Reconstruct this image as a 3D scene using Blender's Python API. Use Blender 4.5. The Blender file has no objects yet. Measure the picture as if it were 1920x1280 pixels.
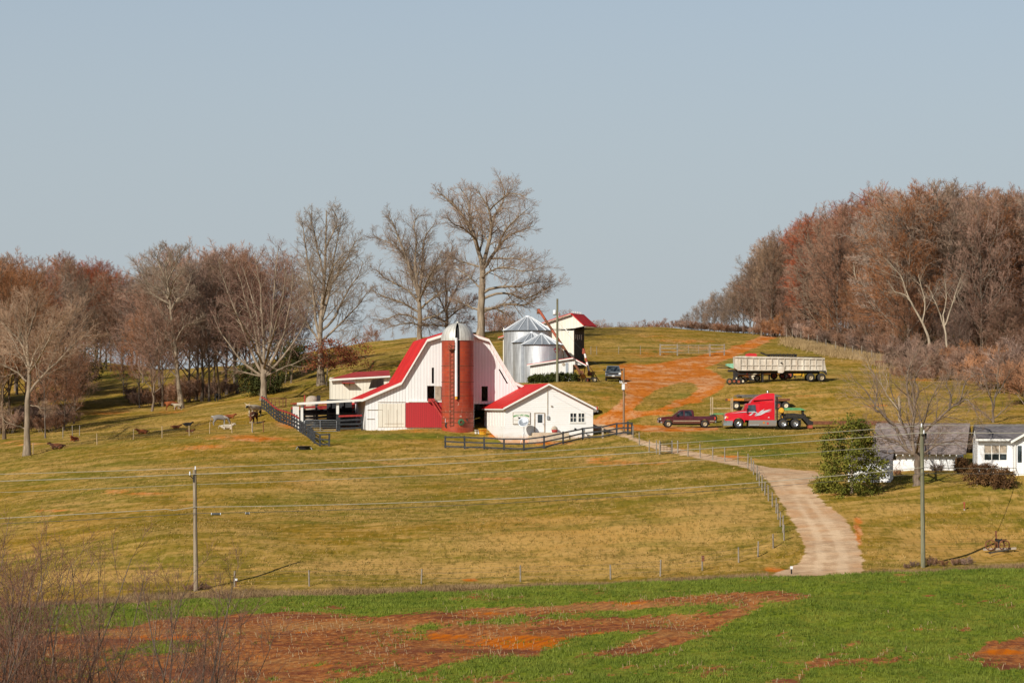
import bpy, math, random
import numpy as np
from mathutils import Vector, Matrix, noise as mnoise
from mathutils.geometry import tessellate_polygon

random.seed(7)
RNG = np.random.default_rng(11)
C = bpy.context.scene.collection
PI = math.pi
R = math.radians

# ------------------------------------------------------------------ survey of the place
# The valley was measured from one viewpoint: a bearing (column), an elevation (row) and a distance.
F, U0, V0, CZ = 4800.0, 960.0, 765.0, 14.0

def P(u, v, Y):
    return Vector(((u - U0) * Y / F, Y, CZ - (v - V0) * Y / F))

# (column, row, distance) of ground points
CTRL = [
 (-800,1290,115),(200,1285,115),(960,1282,115),(1700,1278,115),(2600,1270,115),
 (-500,1205,142),(300,1195,142),(960,1185,142),(1600,1172,142),(2300,1160,142),
 (-400,1150,172),(0,1142,172),(400,1124,172),(960,1104,172),(1400,1083,172),(1900,1066,172),(2400,1055,172),
 (-400,1143,184),(0,1136,184),(368,1108,185),(700,1104,184),(960,1098,184),(1200,1090,184),(1400,1080,184),(1580,1074,184),(1732,1063,186),(1900,1058,186),(2300,1045,186),
 (1580,1000,198),(1480,900,222),(1420,880,230),(1300,850,245),(1190,835,256),(1120,812,268),
 (960,1010,203),(960,900,242),(850,842,266),(1000,841,264),(1030,828,272),(1100,822,275),(760,804,283),(860,806,280),(975,800,285),(910,812,279),
 (300,1010,203),(300,905,242),(580,842,266),(616,829,270),(600,960,222),(500,808,282),(250,826,283),(60,850,284),(-100,880,280),(0,955,240),(0,1050,206),(-300,990,240),
 (490,758,325),(470,777,308),(418,793,305),(320,772,345),(497,750,335),(602,722,352),(640,770,305),(560,745,340),(700,690,360),
 (700,640,432),(640,662,415),(560,700,380),(450,735,380),(800,632,432),(900,622,432),(1000,618,438),
 (240,705,435),(160,745,385),(0,790,350),(0,740,420),(-200,760,400),(-200,840,310),(150,690,480),(0,680,500),(-300,690,480),(330,735,390),(350,700,440),
 (1160,762,290),(1280,800,272),(1430,803,270),(1520,802,272),(1340,720,316),(1450,712,306),(1540,712,306),(1150,713,325),(1250,745,300),
 (1300,667,375),(1110,614,442),(1240,615,442),(1320,619,440),(1400,627,430),(1500,640,402),(1600,666,372),(1690,690,350),(1800,702,344),(1950,708,342),(2200,715,340),
 (1740,706,346),(1740,884,228),(1800,880,229),(1740,796,258),(1850,785,262),(1595,926,215),(1718,910,218),(1880,893,213),(2000,885,215),(1872,1036,192),(1900,960,205),(2200,960,205),(1660,880,232),(1640,800,262),
 (990,712,336),(1013,716,322),(1025,717,314),(1085,690,346),(1060,718,305),
 (1500,632,450),(1600,640,430),(1700,645,420),(1800,655,410),(1950,660,410),(1900,600,520),(1700,600,520),(2300,650,420),
]
_pts = [tuple(P(*c)) for c in CTRL]
# land beyond the crest and to the sides
_pts += [(-60,-60,3),(60,-60,3),(0,20,2.2),(-60,60,1.8),(0,75,1.7),(60,60,2.0),(-60,90,1.6),(60,90,1.9),
         (0,520,22),(-40,520,20),(40,530,21),(90,560,30),(-120,560,27),(0,640,12),(-160,640,25),(160,640,30),
         (0,900,4),(-400,500,14),(400,500,22),(-400,200,2),(400,200,5),(-500,900,8),(500,900,10),(0,-300,12)]
_CP = np.array([(p[0], p[1]) for p in _pts]); _CZv = np.array([p[2] for p in _pts])
_MQ = 9.0
def _phi(dx, dy): return np.sqrt(dx * dx + dy * dy + _MQ * _MQ)
_A = _phi(_CP[:, None, 0] - _CP[None, :, 0], _CP[:, None, 1] - _CP[None, :, 1])
_n = len(_CP)
_M = np.zeros((_n + 1, _n + 1)); _M[:_n, :_n] = _A - 0.35 * np.eye(_n); _M[:_n, _n] = 1; _M[_n, :_n] = 1
_W = np.linalg.solve(_M, np.append(_CZv, 0))

def gz_np(x, y):
    x = np.asarray(x, float); y = np.asarray(y, float)
    xc = np.clip(x, -480, 480); yc = np.clip(y, -280, 880)
    out = np.full(x.shape, _W[_n])
    for i in range(_n):
        out += _W[i] * _phi(xc - _CP[i, 0], yc - _CP[i, 1])
    out += 0.10 * np.sin(x * 0.31 + 0.6 * np.sin(y * 0.13)) * np.sin(y * 0.23 + 1.1) + 0.05 * np.sin(x * 0.83 + y * 0.37)
    return out
def gz(x, y): return float(gz_np(np.array([x]), np.array([y]))[0])
def G(u, Y, dz=0.0):
    x = (u - U0) * Y / F
    return Vector((x, Y, gz(x, Y) + dz))
def row_of(p): return V0 - (p[2] - CZ) * F / p[1]
def ground_at(u, v):
    ys = np.arange(100, 560, 0.5); xs = (u - U0) * ys / F
    d = (CZ - (v - V0) * ys / F) - gz_np(xs, ys)
    k = np.argmax(d < 0)
    Y = ys[k] if d[k] < 0 else ys[-1]
    return G(u, Y)

# ------------------------------------------------------------------ tagging, meshes
def tag(o, label=None, cat=None, group=None, kind=None):
    if label: o['label'] = label
    if cat: o['category'] = cat
    if group: o['group'] = group
    if kind: o['kind'] = kind
    return o
def thing(name, label, cat, loc=(0, 0, 0), rz=0.0, group=None):
    o = bpy.data.objects.new(name, None); C.objects.link(o)
    o.location = loc; o.rotation_euler = (0, 0, rz); o.empty_display_size = 0.2
    return tag(o, label, cat, group)
def link_mesh(name, me, m, parent=None):
    o = bpy.data.objects.new(name, me); C.objects.link(o)
    if m is not None and not me.materials: me.materials.append(m)
    if parent is not None: o.parent = parent
    return o
def np_mesh(name, verts, quads=None, tris=None, smooth=False):
    me = bpy.data.meshes.new(name)
    verts = np.ascontiguousarray(verts, dtype=np.float32).reshape(-1, 3)
    me.vertices.add(len(verts)); me.vertices.foreach_set('co', verts.ravel())
    q = np.zeros((0, 4), np.int32) if quads is None else np.asarray(quads, np.int32).reshape(-1, 4)
    t = np.zeros((0, 3), np.int32) if tris is None else np.asarray(tris, np.int32).reshape(-1, 3)
    loops = np.concatenate([q.ravel(), t.ravel()])
    tot = np.concatenate([np.full(len(q), 4, np.int32), np.full(len(t), 3, np.int32)])
    st = np.concatenate([[0], np.cumsum(tot)[:-1]]).astype(np.int32) if len(tot) else np.zeros(0, np.int32)
    me.loops.add(len(loops)); me.loops.foreach_set('vertex_index', loops.astype(np.int32))
    me.polygons.add(len(tot)); me.polygons.foreach_set('loop_start', st)
    try: me.polygons.foreach_set('loop_total', tot)
    except Exception: pass
    me.polygons.foreach_set('use_smooth', np.full(len(tot), smooth))
    me.update(calc_edges=True); me.validate()
    return me
def copy_tree(o, parent=None):
    c = o.copy(); C.objects.link(c)
    if parent is not None: c.parent = parent
    for ch in o.children: copy_tree(ch, c)
    return c

class MB:
    def __init__(s): s.v = []; s.f = []; s.sm = []
    def add(s, vs, fs, smooth=False):
        b = len(s.v); s.v += [tuple(v) for v in vs]; s.f += [tuple(b + i for i in f) for f in fs]; s.sm += [smooth] * len(fs)
        return s
    def box(s, x0, x1, y0, y1, z0, z1):
        x0, x1 = min(x0, x1), max(x0, x1); y0, y1 = min(y0, y1), max(y0, y1); z0, z1 = min(z0, z1), max(z0, z1)
        return s.add([(x0,y0,z0),(x1,y0,z0),(x1,y1,z0),(x0,y1,z0),(x0,y0,z1),(x1,y0,z1),(x1,y1,z1),(x0,y1,z1)],
              [(0,3,2,1),(4,5,6,7),(0,1,5,4),(1,2,6,5),(2,3,7,6),(3,0,4,7)])
    def prism(s, poly, axis, a, b, wa=None):
        """poly in the plane across `axis`, extruded from a to b"""
        n = len(poly)
        def pt(p, t):
            if axis == 'y': return (p[0], t, p[1])
            if axis == 'x': return (t, p[0], p[1])
            return (p[0], p[1], t)
        vs = [pt(p, a) for p in poly] + [pt(p, b) for p in poly]
        area = sum(poly[i][0] * poly[(i + 1) % n][1] - poly[(i + 1) % n][0] * poly[i][1] for i in range(n))
        tri = tessellate_polygon([[Vector((p[0], p[1], 0)) for p in poly]])
        fs = []
        flip = (axis == 'y') == (b > a)
        for t in tri:
            i, j, k = t
            cr = (poly[j][0]-poly[i][0])*(poly[k][1]-poly[i][1]) - (poly[j][1]-poly[i][1])*(poly[k][0]-poly[i][0])
            if cr < 0: i, k = k, i
            if flip: fs += [(i, j, k), (k + n, j + n, i + n)]
            else: fs += [(k, j, i), (i + n, j + n, k + n)]
        for i in range(n):
            j = (i + 1) % n
            q = (i, j, j + n, i + n)
            if (area > 0) == flip: q = q[::-1]
            fs.append(q)
        return s.add(vs, fs)
    def prismw(s, poly, wf):
        """side profile (x,z) mirrored about y=0 with half width wf(x,z)"""
        n = len(poly)
        vs = [(x, -wf(x, z), z) for x, z in poly] + [(x, wf(x, z), z) for x, z in poly]
        area = sum(poly[i][0] * poly[(i + 1) % n][1] - poly[(i + 1) % n][0] * poly[i][1] for i in range(n))
        fs = []
        for t in tessellate_polygon([[Vector((p[0], p[1], 0)) for p in poly]]):
            i, j, k = t
            cr = (poly[j][0]-poly[i][0])*(poly[k][1]-poly[i][1]) - (poly[j][1]-poly[i][1])*(poly[k][0]-poly[i][0])
            if cr < 0: i, k = k, i
            fs += [(i, j, k), (k + n, j + n, i + n)]
        for i in range(n):
            j = (i + 1) % n
            q = (i, j, j + n, i + n)
            if area > 0: q = q[::-1]
            fs.append(q)
        return s.add(vs, fs)
    def bar(s, p, q, w, h=None):
        p = Vector(p); q = Vector(q); h = w if h is None else h
        d = (q - p).normalized(); up = Vector((0, 0, 1)) if abs(d.z) < 0.95 else Vector((0, 1, 0))
        a = d.cross(up).normalized() * (w / 2); b = a.cross(d).normalized() * (h / 2)
        vs = [p - a - b, p + a - b, p + a + b, p - a + b, q - a - b, q + a - b, q + a + b, q - a + b]
        return s.add(vs, [(3,2,1,0),(4,5,6,7),(0,1,5,4),(1,2,6,5),(2,3,7,6),(3,0,4,7)])
    def tube(s, pts, r, n=8, cap=True):
        pts = [Vector(p) for p in pts]; rs = r if isinstance(r, (list, tuple)) else [r] * len(pts)
        vs = []
        d0 = (pts[-1] - pts[0]).normalized()
        ref = Vector((0, 0, 1)) if abs(d0.z) < 0.9 else Vector((1, 0, 0))
        for i, p in enumerate(pts):
            d = (pts[min(i + 1, len(pts) - 1)] - pts[max(i - 1, 0)]).normalized()
            a = d.cross(ref).normalized(); b = d.cross(a).normalized()
            for k in range(n):
                t = 2 * PI * k / n
                vs.append(p + a * (rs[i] * math.cos(t)) + b * (rs[i] * math.sin(t)))
        fs = []
        for i in range(len(pts) - 1):
            for k in range(n):
                fs.append((i*n + k, i*n + (k+1) % n, (i+1)*n + (k+1) % n, (i+1)*n + k))
        s.add(vs, fs, n > 5)
        if cap:
            m = len(pts) - 1
            s.add(vs[:n], [tuple(range(n))[::-1]]); s.add(vs[m*n:], [tuple(range(n))])
        return s
    def lathe(s, prof, n=24, c=(0, 0, 0), axis='z', smooth=True):
        vs = []
        for r, h in prof:
            for k in range(n):
                t = 2 * PI * k / n
                a, b = r * math.cos(t), r * math.sin(t)
                if axis == 'z': vs.append((c[0] + a, c[1] + b, c[2] + h))
                elif axis == 'y': vs.append((c[0] + b, c[1] + h, c[2] + a))
                else: vs.append((c[0] + h, c[1] + a, c[2] + b))
        fs = []
        for i in range(len(prof) - 1):
            for k in range(n):
                fs.append((i*n + k, i*n + (k+1) % n, (i+1)*n + (k+1) % n, (i+1)*n + k))
        s.add(vs, fs, smooth)
        m = len(prof) - 1
        if prof[0] == prof[m]: return s
        if prof[0][0] > 1e-4: s.add(vs[:n], [tuple(range(n))[::-1]])
        if prof[m][0] > 1e-4: s.add(vs[m*n:], [tuple(range(n))])
        return s
    def face(s, pts): return s.add(pts, [tuple(range(len(pts)))])
    def build(s, name, m, parent=None, bevel=0.0):
        me = bpy.data.meshes.new(name); me.from_pydata(s.v, [], s.f)
        me.polygons.foreach_set('use_smooth', s.sm)
        me.update(); me.validate()
        o = link_mesh(name, me, m, parent)
        if bevel:
            b = o.modifiers.new('edge', 'BEVEL'); b.width = bevel; b.segments = 2; b.limit_method = 'ANGLE'; b.angle_limit = R(35)
        return o
def wall_holes(outer, holes, y0, y1):
    """upright sheet in (x,z) with real openings, from y0 (front) to y1 (back)"""
    mb = MB(); loops = [outer] + holes
    flat = [p for l in loops for p in l]; n = len(flat)
    tri = tessellate_polygon([[Vector((p[0], p[1], 0)) for p in l] for l in loops])
    vs = [(p[0], y0, p[1]) for p in flat] + [(p[0], y1, p[1]) for p in flat]
    fs = []
    for i, j, k in tri:
        cr = (flat[j][0]-flat[i][0])*(flat[k][1]-flat[i][1]) - (flat[j][1]-flat[i][1])*(flat[k][0]-flat[i][0])
        if cr < 0: i, k = k, i
        fs += [(i, j, k), (k + n, j + n, i + n)]
    b = 0
    for l in loops:
        m = len(l)
        for i in range(m):
            j = (i + 1) % m
            fs.append((b + i, b + j, b + j + n, b + i + n))
        b += m
    return mb.add(vs, fs)

# ------------------------------------------------------------------ materials
class NT:
    def __init__(s, name):
        s.m = bpy.data.materials.new(name); s.m.use_nodes = True
        s.t = s.m.node_tree; s.t.nodes.clear()
        s.out = s.t.nodes.new('ShaderNodeOutputMaterial')
        s.b = s.t.nodes.new('ShaderNodeBsdfPrincipled')
        s.t.links.new(s.b.outputs[0], s.out.inputs[0])
    def n(s, ty, **kw):
        nd = s.t.nodes.new(ty)
        for k, v in kw.items(): setattr(nd, k, v)
        return nd
    def set(s, sock, v):
        if hasattr(v, 'is_output') or isinstance(v, bpy.types.NodeSocket): s.t.links.new(v, sock)
        else: sock.default_value = v
    def pos(s, kind='Object'):
        if kind == 'World': return s.n('ShaderNodeNewGeometry').outputs['Position']
        return s.n('ShaderNodeTexCoord').outputs[kind]
    def scale(s, vec, sc, rot=(0, 0, 0)):
        mp = s.n('ShaderNodeMapping'); s.set(mp.inputs['Vector'], vec); mp.inputs['Scale'].default_value = sc; mp.inputs['Rotation'].default_value = rot
        return mp.outputs[0]
    def noise(s, vec, sc, detail=4, rough=0.55, dist=0.0):
        nd = s.n('ShaderNodeTexNoise'); s.set(nd.inputs['Vector'], vec)
        nd.inputs['Scale'].default_value = sc; nd.inputs['Detail'].default_value = detail; nd.inputs['Roughness'].default_value = rough; nd.inputs['Distortion'].default_value = dist
        return nd.outputs[0]
    def ramp(s, x, lo, hi, a=0.0, b=1.0, smooth=True):
        nd = s.n('ShaderNodeMapRange', interpolation_type='SMOOTHSTEP' if smooth else 'LINEAR'); nd.clamp = True
        s.set(nd.inputs[0], x)
        for i, v in enumerate((lo, hi, a, b)): s.set(nd.inputs[i + 1], v)
        return nd.outputs[0]
    def math(s, op, a, b=0.0, c=0.0):
        nd = s.n('ShaderNodeMath', operation=op); s.set(nd.inputs[0], a); s.set(nd.inputs[1], b); s.set(nd.inputs[2], c)
        return nd.outputs[0]
    def mix(s, f, a, b):
        nd = s.n('ShaderNodeMix', data_type='RGBA')
        s.set(nd.inputs[0], f)
        s.set(nd.inputs[6], a if not isinstance(a, tuple) else (*a[:3], 1)); s.set(nd.inputs[7], b if not isinstance(b, tuple) else (*b[:3], 1))
        return nd.outputs[2]
    def attr(s, name): return s.n('ShaderNodeAttribute', attribute_name=name).outputs['Fac']
    def xyz(s, vec):
        nd = s.n('ShaderNodeSeparateXYZ'); s.set(nd.inputs[0], vec); return nd.outputs
    def col(s, c, rough=0.8, metal=0.0, spec=0.3):
        s.set(s.b.inputs['Base Color'], c if not isinstance(c, tuple) else (*c[:3], 1))
        s.set(s.b.inputs['Roughness'], rough); s.set(s.b.inputs['Metallic'], metal); s.b.inputs['Specular IOR Level'].default_value = spec
        return s
    def bump(s, h, strength=0.3, dist=0.05):
        nd = s.n('ShaderNodeBump'); nd.inputs['Strength'].default_value = strength; nd.inputs['Distance'].default_value = dist
        s.set(nd.inputs['Height'], h); s.t.links.new(nd.outputs[0], s.b.inputs['Normal'])
        return s
def paint(name, c, rough=0.6, var=0.25, sc=3.0, metal=0.0, spec=0.3, dirt=None, coord='Object'):
    """painted or plain surface with uneven tone and optional grime"""
    k = NT(name); p = k.pos(coord)
    n1 = k.noise(p, sc, 5, 0.6); n2 = k.noise(p, sc * 9, 3, 0.6)
    f = k.math('ADD', k.math('MULTIPLY', n1, 0.65), k.math('MULTIPLY', n2, 0.35))
    dk = tuple(x * (1 - var) for x in c); lt = tuple(min(1, x * (1 + var)) for x in c)
    cc = k.mix(k.ramp(f, 0.35, 0.65), dk, lt)
    if dirt: cc = k.mix(k.math('MULTIPLY', k.ramp(k.noise(p, sc * 2.3, 6, 0.7), 0.52, 0.72), 0.7), cc, dirt)
    k.col(cc, k.ramp(n2, 0.3, 0.7, rough * 0.85, min(1, rough * 1.15)), metal, spec)
    return k.m
MAT = {}
def M(key): return MAT[key]
MAT['white_trim'] = paint('white_trim_paint', (0.80, 0.78, 0.72), 0.55, 0.05, 2)
MAT['black_board_and_shade'] = paint('weathered_black_boards_and_shade', (0.035, 0.038, 0.042), 0.75, 0.4, 2.5, dirt=(0.10, 0.085, 0.07))  # real black boards; also painted shade on the grain shed's right wall
MAT['red_rail'] = paint('faded_red_rail_paint', (0.34, 0.035, 0.03), 0.6, 0.25, 3)
MAT['dark_metal'] = paint('dark_grimy_steel', (0.03, 0.028, 0.026), 0.6, 0.4, 5, 0.3, dirt=(0.11, 0.06, 0.035))
MAT['rust'] = paint('rusty_steel', (0.17, 0.065, 0.03), 0.85, 0.4, 4, dirt=(0.06, 0.03, 0.02))
MAT['gate_metal'] = paint('galvanised_tube', (0.5, 0.52, 0.53), 0.4, 0.15, 4, 0.6)
MAT['pole_wood'] = None
MAT['tyre'] = paint('dusty_rubber', (0.028, 0.026, 0.025), 0.85, 0.3, 6, dirt=(0.10, 0.07, 0.05))
MAT['rim_dust'] = paint('dusty_rim', (0.42, 0.34, 0.22), 0.5, 0.2, 6, 0.3)
MAT['chrome'] = paint('road_worn_chrome', (0.66, 0.66, 0.66), 0.22, 0.1, 4, 0.9)
MAT['white_rim'] = paint('cream_wheel_paint', (0.66, 0.58, 0.42), 0.6, 0.15, 6, dirt=(0.3, 0.16, 0.08))
MAT['red_rim'] = paint('rusty_red_wheel', (0.33, 0.08, 0.04), 0.7, 0.25, 6)
MAT['yellow'] = paint('farm_yellow_paint', (0.68, 0.36, 0.03), 0.5, 0.2, 5, dirt=(0.28, 0.10, 0.03))
MAT['orange'] = paint('farm_orange_paint', (0.58, 0.19, 0.02), 0.55, 0.25, 5, dirt=(0.22, 0.08, 0.03))
MAT['farm_green'] = paint('sun_faded_green_paint', (0.10, 0.30, 0.12), 0.55, 0.2, 4)
MAT['mint'] = paint('pale_mint_paint', (0.20, 0.42, 0.28), 0.6, 0.15, 4)
MAT['post_wood'] = paint('tan_fence_post', (0.42, 0.31, 0.18), 0.9, 0.25, 4)
MAT['grey_post'] = paint('silvered_fence_post', (0.26, 0.22, 0.17), 0.9, 0.3, 4)
MAT['lumber'] = paint('weathered_lumber', (0.13, 0.115, 0.095), 0.9, 0.4, 3)
MAT['plank'] = paint('bare_grey_plank', (0.40, 0.33, 0.25), 0.9, 0.25, 3)
MAT['dark_in'] = paint('dark_interior_and_shade', (0.02, 0.019, 0.018), 0.95, 0.3, 1)
MAT['wire'] = paint('aluminium_conductor', (0.36, 0.33, 0.25), 0.7, 0.1, 1)
MAT['cable'] = paint('black_cable_sheath', (0.07, 0.075, 0.07), 0.6, 0.2, 1)
MAT['fence_wire'] = paint('dull_fence_wire', (0.2, 0.18, 0.15), 0.6, 0.1, 1, 0.5)
MAT['porcelain'] = paint('pale_porcelain', (0.72, 0.74, 0.76), 0.25, 0.05, 4)
MAT['concrete'] = paint('clay_stained_concrete', (0.55, 0.46, 0.34), 0.9, 0.15, 3, dirt=(0.55, 0.24, 0.07))
MAT['amber'] = paint('amber_lens', (0.75, 0.28, 0.05), 0.3, 0.1, 5)
MAT['lamp'] = paint('clear_lamp_lens', (0.75, 0.75, 0.70), 0.15, 0.05, 5)
def _glass():
    k = NT('dark_window_glass'); p = k.pos()
    c = k.mix(k.ramp(k.noise(p, 1.6, 4), 0.4, 0.65), (0.012, 0.016, 0.02), (0.06, 0.075, 0.085))
    return k.col(c, 0.08, 0.0, 0.6).m
MAT['glass'] = _glass()
def _pole(name, c1, c2):
    k = NT(name); p = k.pos()
    g = k.noise(k.scale(p, (14, 14, 0.5)), 1.0, 6, 0.7); g2 = k.noise(k.scale(p, (1, 1, 0.25)), 1.4, 3)
    c = k.mix(k.ramp(g, 0.35, 0.68), c1, c2); c = k.mix(k.math('MULTIPLY', k.ramp(g2, 0.45, 0.7), 0.45), c, (0.10, 0.08, 0.055))
    return k.col(c, 0.92).bump(g, 0.6, 0.02).m
MAT['pole_wood'] = _pole('split_grey_pole_wood', (0.19, 0.145, 0.095), (0.42, 0.34, 0.24))
MAT['green_pole'] = _pole('treated_green_pole_wood', (0.12, 0.12, 0.075), (0.28, 0.26, 0.16))
MAT['brown_pole'] = _pole('brown_pole_wood', (0.17, 0.10, 0.06), (0.34, 0.22, 0.13))

def _barn_boards(name, base, stain, spacing=0.31, horizontal=False, base_clay=0.0, joint=0.55, fade=0.16):
    """painted boards with joints, uneven weathering and clay splash at the foot"""
    k = NT(name); p = k.pos(); X = k.xyz(p)
    ax = X[2] if horizontal else k.math('ADD', X[0], k.math('MULTIPLY', X[1], 0.93))
    q = k.math('DIVIDE', ax, spacing)
    fr = k.math('FRACT', q)
    edge = k.math('SUBTRACT', 1.0, k.ramp(k.math('MINIMUM', fr, k.math('SUBTRACT', 1.0, fr)), 0.02, 0.09))
    ident = k.math('FLOOR', q)
    wn = k.n('ShaderNodeTexWhiteNoise', noise_dimensions='1D'); k.set(wn.inputs['W'], ident)
    tone = wn.outputs[0]
    st = k.scale(p, (5, 5, 0.35) if not horizontal else (0.35, 0.35, 5))
    w = k.noise(st, 1.0, 6, 0.7); big = k.noise(p, 0.35, 4)
    c = k.mix(k.math('MULTIPLY', tone, fade), base, tuple(x * 0.72 for x in base))
    c = k.mix(k.math('MULTIPLY', k.ramp(w, 0.48, 0.75), 0.42), c, stain)
    c = k.mix(k.math('MULTIPLY', k.ramp(big, 0.45, 0.7), 0.18), c, stain)
    c = k.mix(k.math('MULTIPLY', edge, joint), c, tuple(x * 0.35 for x in stain))
    if base_clay:
        hgt = k.math('ADD', X[2], k.math('MULTIPLY', k.noise(p, 1.3, 5), -0.9))
        c = k.mix(k.ramp(hgt, base_clay * 0.55, -0.55, 0.0, 0.85), c, (0.62, 0.30, 0.11))
    k.col(c, 0.7, 0, 0.25)
    k.bump(k.math('SUBTRACT', k.math('MULTIPLY', w, 0.2), edge), 0.5, 0.03)
    return k.m
MAT['barn_white'] = _barn_boards('weathered_white_barn_boards', (0.87, 0.87, 0.86), (0.62, 0.58, 0.51), 0.34, joint=0.48)
MAT['barn_cream'] = _barn_boards('cream_weathered_boards', (0.80, 0.76, 0.65), (0.56, 0.47, 0.35), 0.42, joint=0.34)
MAT['barn_red_door'] = _barn_boards('red_door_boards', (0.46, 0.035, 0.04), (0.33, 0.05, 0.045), 0.24, joint=0.5)
MAT['siding'] = _barn_boards('white_lap_siding', (0.86, 0.86, 0.84), (0.72, 0.66, 0.55), 0.20, True, 0.75, joint=0.10, fade=0.08)
MAT['shed_white'] = _barn_boards('white_shed_boards', (0.82, 0.80, 0.75), (0.58, 0.50, 0.38), 0.30, joint=0.22)
MAT['clean_siding'] = _barn_boards('clean_white_siding', (0.86, 0.86, 0.86), (0.70, 0.66, 0.60), 0.16, True, 0.0, joint=0.14, fade=0.06)
def _roof(name, c, rib=0.45):
    k = NT(name); p = k.pos(); X = k.xyz(p)
    fr = k.math('FRACT', k.math('DIVIDE', X[1], rib))
    edge = k.math('SUBTRACT', 1.0, k.ramp(k.math('MINIMUM', fr, k.math('SUBTRACT', 1.0, fr)), 0.03, 0.10))
    n1 = k.noise(p, 0.5, 5); n2 = k.noise(k.scale(p, (1, 4, 1)), 1.5, 5, 0.65)
    cc = k.mix(k.ramp(n1, 0.35, 0.7), tuple(x * 0.85 for x in c), tuple(min(1, x * 1.1) for x in c))
    cc = k.mix(k.math('MULTIPLY', k.ramp(n2, 0.48, 0.72), 0.42), cc, tuple(x * 0.55 for x in c))
    cc = k.mix(k.math('MULTIPLY', k.ramp(k.noise(k.scale(p, (0.6, 2.5, 0.6)), 1.0, 4), 0.52, 0.72), 0.30), cc, (0.66, 0.10, 0.07))
    k.col(cc, 0.6, 0, 0.2); k.bump(edge, 0.4, 0.03)
    return k.m
MAT['red_roof'] = _roof('red_metal_roofing', (0.60, 0.020, 0.016))
MAT['dull_red_roof'] = _roof('dusty_red_metal_roofing', (0.40, 0.040, 0.035))
def _shingle(name, c):
    k = NT(name); p = k.pos()
    n1 = k.noise(k.scale(p, (1.2, 3, 3)), 2.0, 5, 0.65); n2 = k.noise(p, 0.4, 3)
    cc = k.mix(k.ramp(n1, 0.35, 0.66), tuple(x * 0.6 for x in c), tuple(x * 1.25 for x in c))
    cc = k.mix(k.math('MULTIPLY', k.ramp(n2, 0.52, 0.6), 0.5), cc, tuple(x * 0.55 for x in c))
    return k.col(cc, 0.95).bump(n1, 0.4, 0.02).m
MAT['shingle'] = _shingle('brown_grey_shingles', (0.23, 0.185, 0.17))
MAT['shingle_dark'] = _shingle('charcoal_shingles', (0.17, 0.15, 0.15))
def _galv(name, base=(0.74, 0.76, 0.78), rough=0.42, ring=0.12):
    k = NT(name); p = k.pos(); X = k.xyz(p)
    w = k.math('SINE', k.math('MULTIPLY', X[2], 2 * PI / ring))
    n1 = k.noise(k.scale(p, (3, 3, 0.4)), 1.0, 5, 0.65)
    seam = k.math('FRACT', k.math('DIVIDE', X[2], 0.85))
    sd = k.ramp(seam, 0.0, 0.05, 1.0, 0.0)
    c = k.mix(k.ramp(n1, 0.35, 0.7), tuple(x * 0.78 for x in base), base)
    c = k.mix(k.math('MULTIPLY', sd, 0.35), c, tuple(x * 0.4 for x in base))
    return k.col(c, k.ramp(n1, 0.3, 0.7, rough, rough + 0.14), 0.72, 0.4).bump(w, 0.12, 0.02).m
MAT['galv'] = _galv('galvanised_bin_steel')
MAT['galv_roof'] = paint('galvanised_roof_steel', (0.44, 0.47, 0.50), 0.45, 0.12, 2, 0.6)
MAT['galv_rib'] = paint('bright_roof_rib', (0.74, 0.75, 0.76), 0.5, 0.06, 2, 0.2)
def _dome():
    k = NT('painted_dome_steel'); p = k.pos(); X = k.xyz(p)
    a = k.math('ARCTAN2', X[1], X[0]); fr = k.math('FRACT', k.math('MULTIPLY', a, 24 / (2 * PI)))
    e = k.ramp(k.math('MINIMUM', fr, k.math('SUBTRACT', 1.0, fr)), 0.0, 0.14, 1.0, 0.0)
    n1 = k.noise(p, 1.2, 5)
    c = k.mix(k.ramp(n1, 0.35, 0.7), (0.52, 0.50, 0.45), (0.68, 0.66, 0.60)); c = k.mix(k.math('MULTIPLY', e, 0.55), c, (0.22, 0.2, 0.17))
    return k.col(c, 0.5, 0.3, 0.4).bump(e, 0.4, 0.03).m
MAT['dome'] = _dome()
def _brick():
    k = NT('glazed_silo_brick'); p = k.pos(); X = k.xyz(p)
    a = k.math('MULTIPLY', k.math('ARCTAN2', X[1], X[0]), 1.75)
    cv = k.n('ShaderNodeCombineXYZ'); k.set(cv.inputs[0], a); k.set(cv.inputs[1], X[2])
    br = k.n('ShaderNodeTexBrick'); k.set(br.inputs['Vector'], cv.outputs[0])
    br.inputs['Scale'].default_value = 1.0; br.inputs['Brick Width'].default_value = 0.62; br.inputs['Row Height'].default_value = 0.31
    br.inputs['Mortar Size'].default_value = 0.022; br.inputs['Mortar Smooth'].default_value = 0.3
    br.inputs['Color1'].default_value = (0.40, 0.058, 0.018, 1); br.inputs['Color2'].default_value = (0.29, 0.040, 0.015, 1); br.inputs['Mortar'].default_value = (0.27, 0.075, 0.045, 1)
    n1 = k.noise(p, 0.7, 5); n2 = k.noise(k.scale(p, (3.2, 3.2, 1.1)), 1.0, 5, 0.7)
    c = k.mix(k.math('MULTIPLY', k.ramp(n1, 0.42, 0.7), 0.45), br.outputs[0], (0.24, 0.035, 0.015))
    band = k.math('MULTIPLY', k.ramp(X[2], 3.4, 2.6), k.ramp(X[2], 0.3, 0.9))
    c = k.mix(k.math('MULTIPLY', k.math('MULTIPLY', k.ramp(n2, 0.60, 0.68), band), 0.8), c, (0.62, 0.52, 0.42))
    st = k.noise(k.scale(p, (5, 5, 0.3)), 1.0, 5, 0.7)
    c = k.mix(k.math('MULTIPLY', k.ramp(st, 0.55, 0.75), 0.35), c, (0.12, 0.03, 0.02))
    return k.col(c, 0.45, 0, 0.4).bump(br.outputs[1], -0.4, 0.02).m
MAT['brick'] = _brick()
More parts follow.
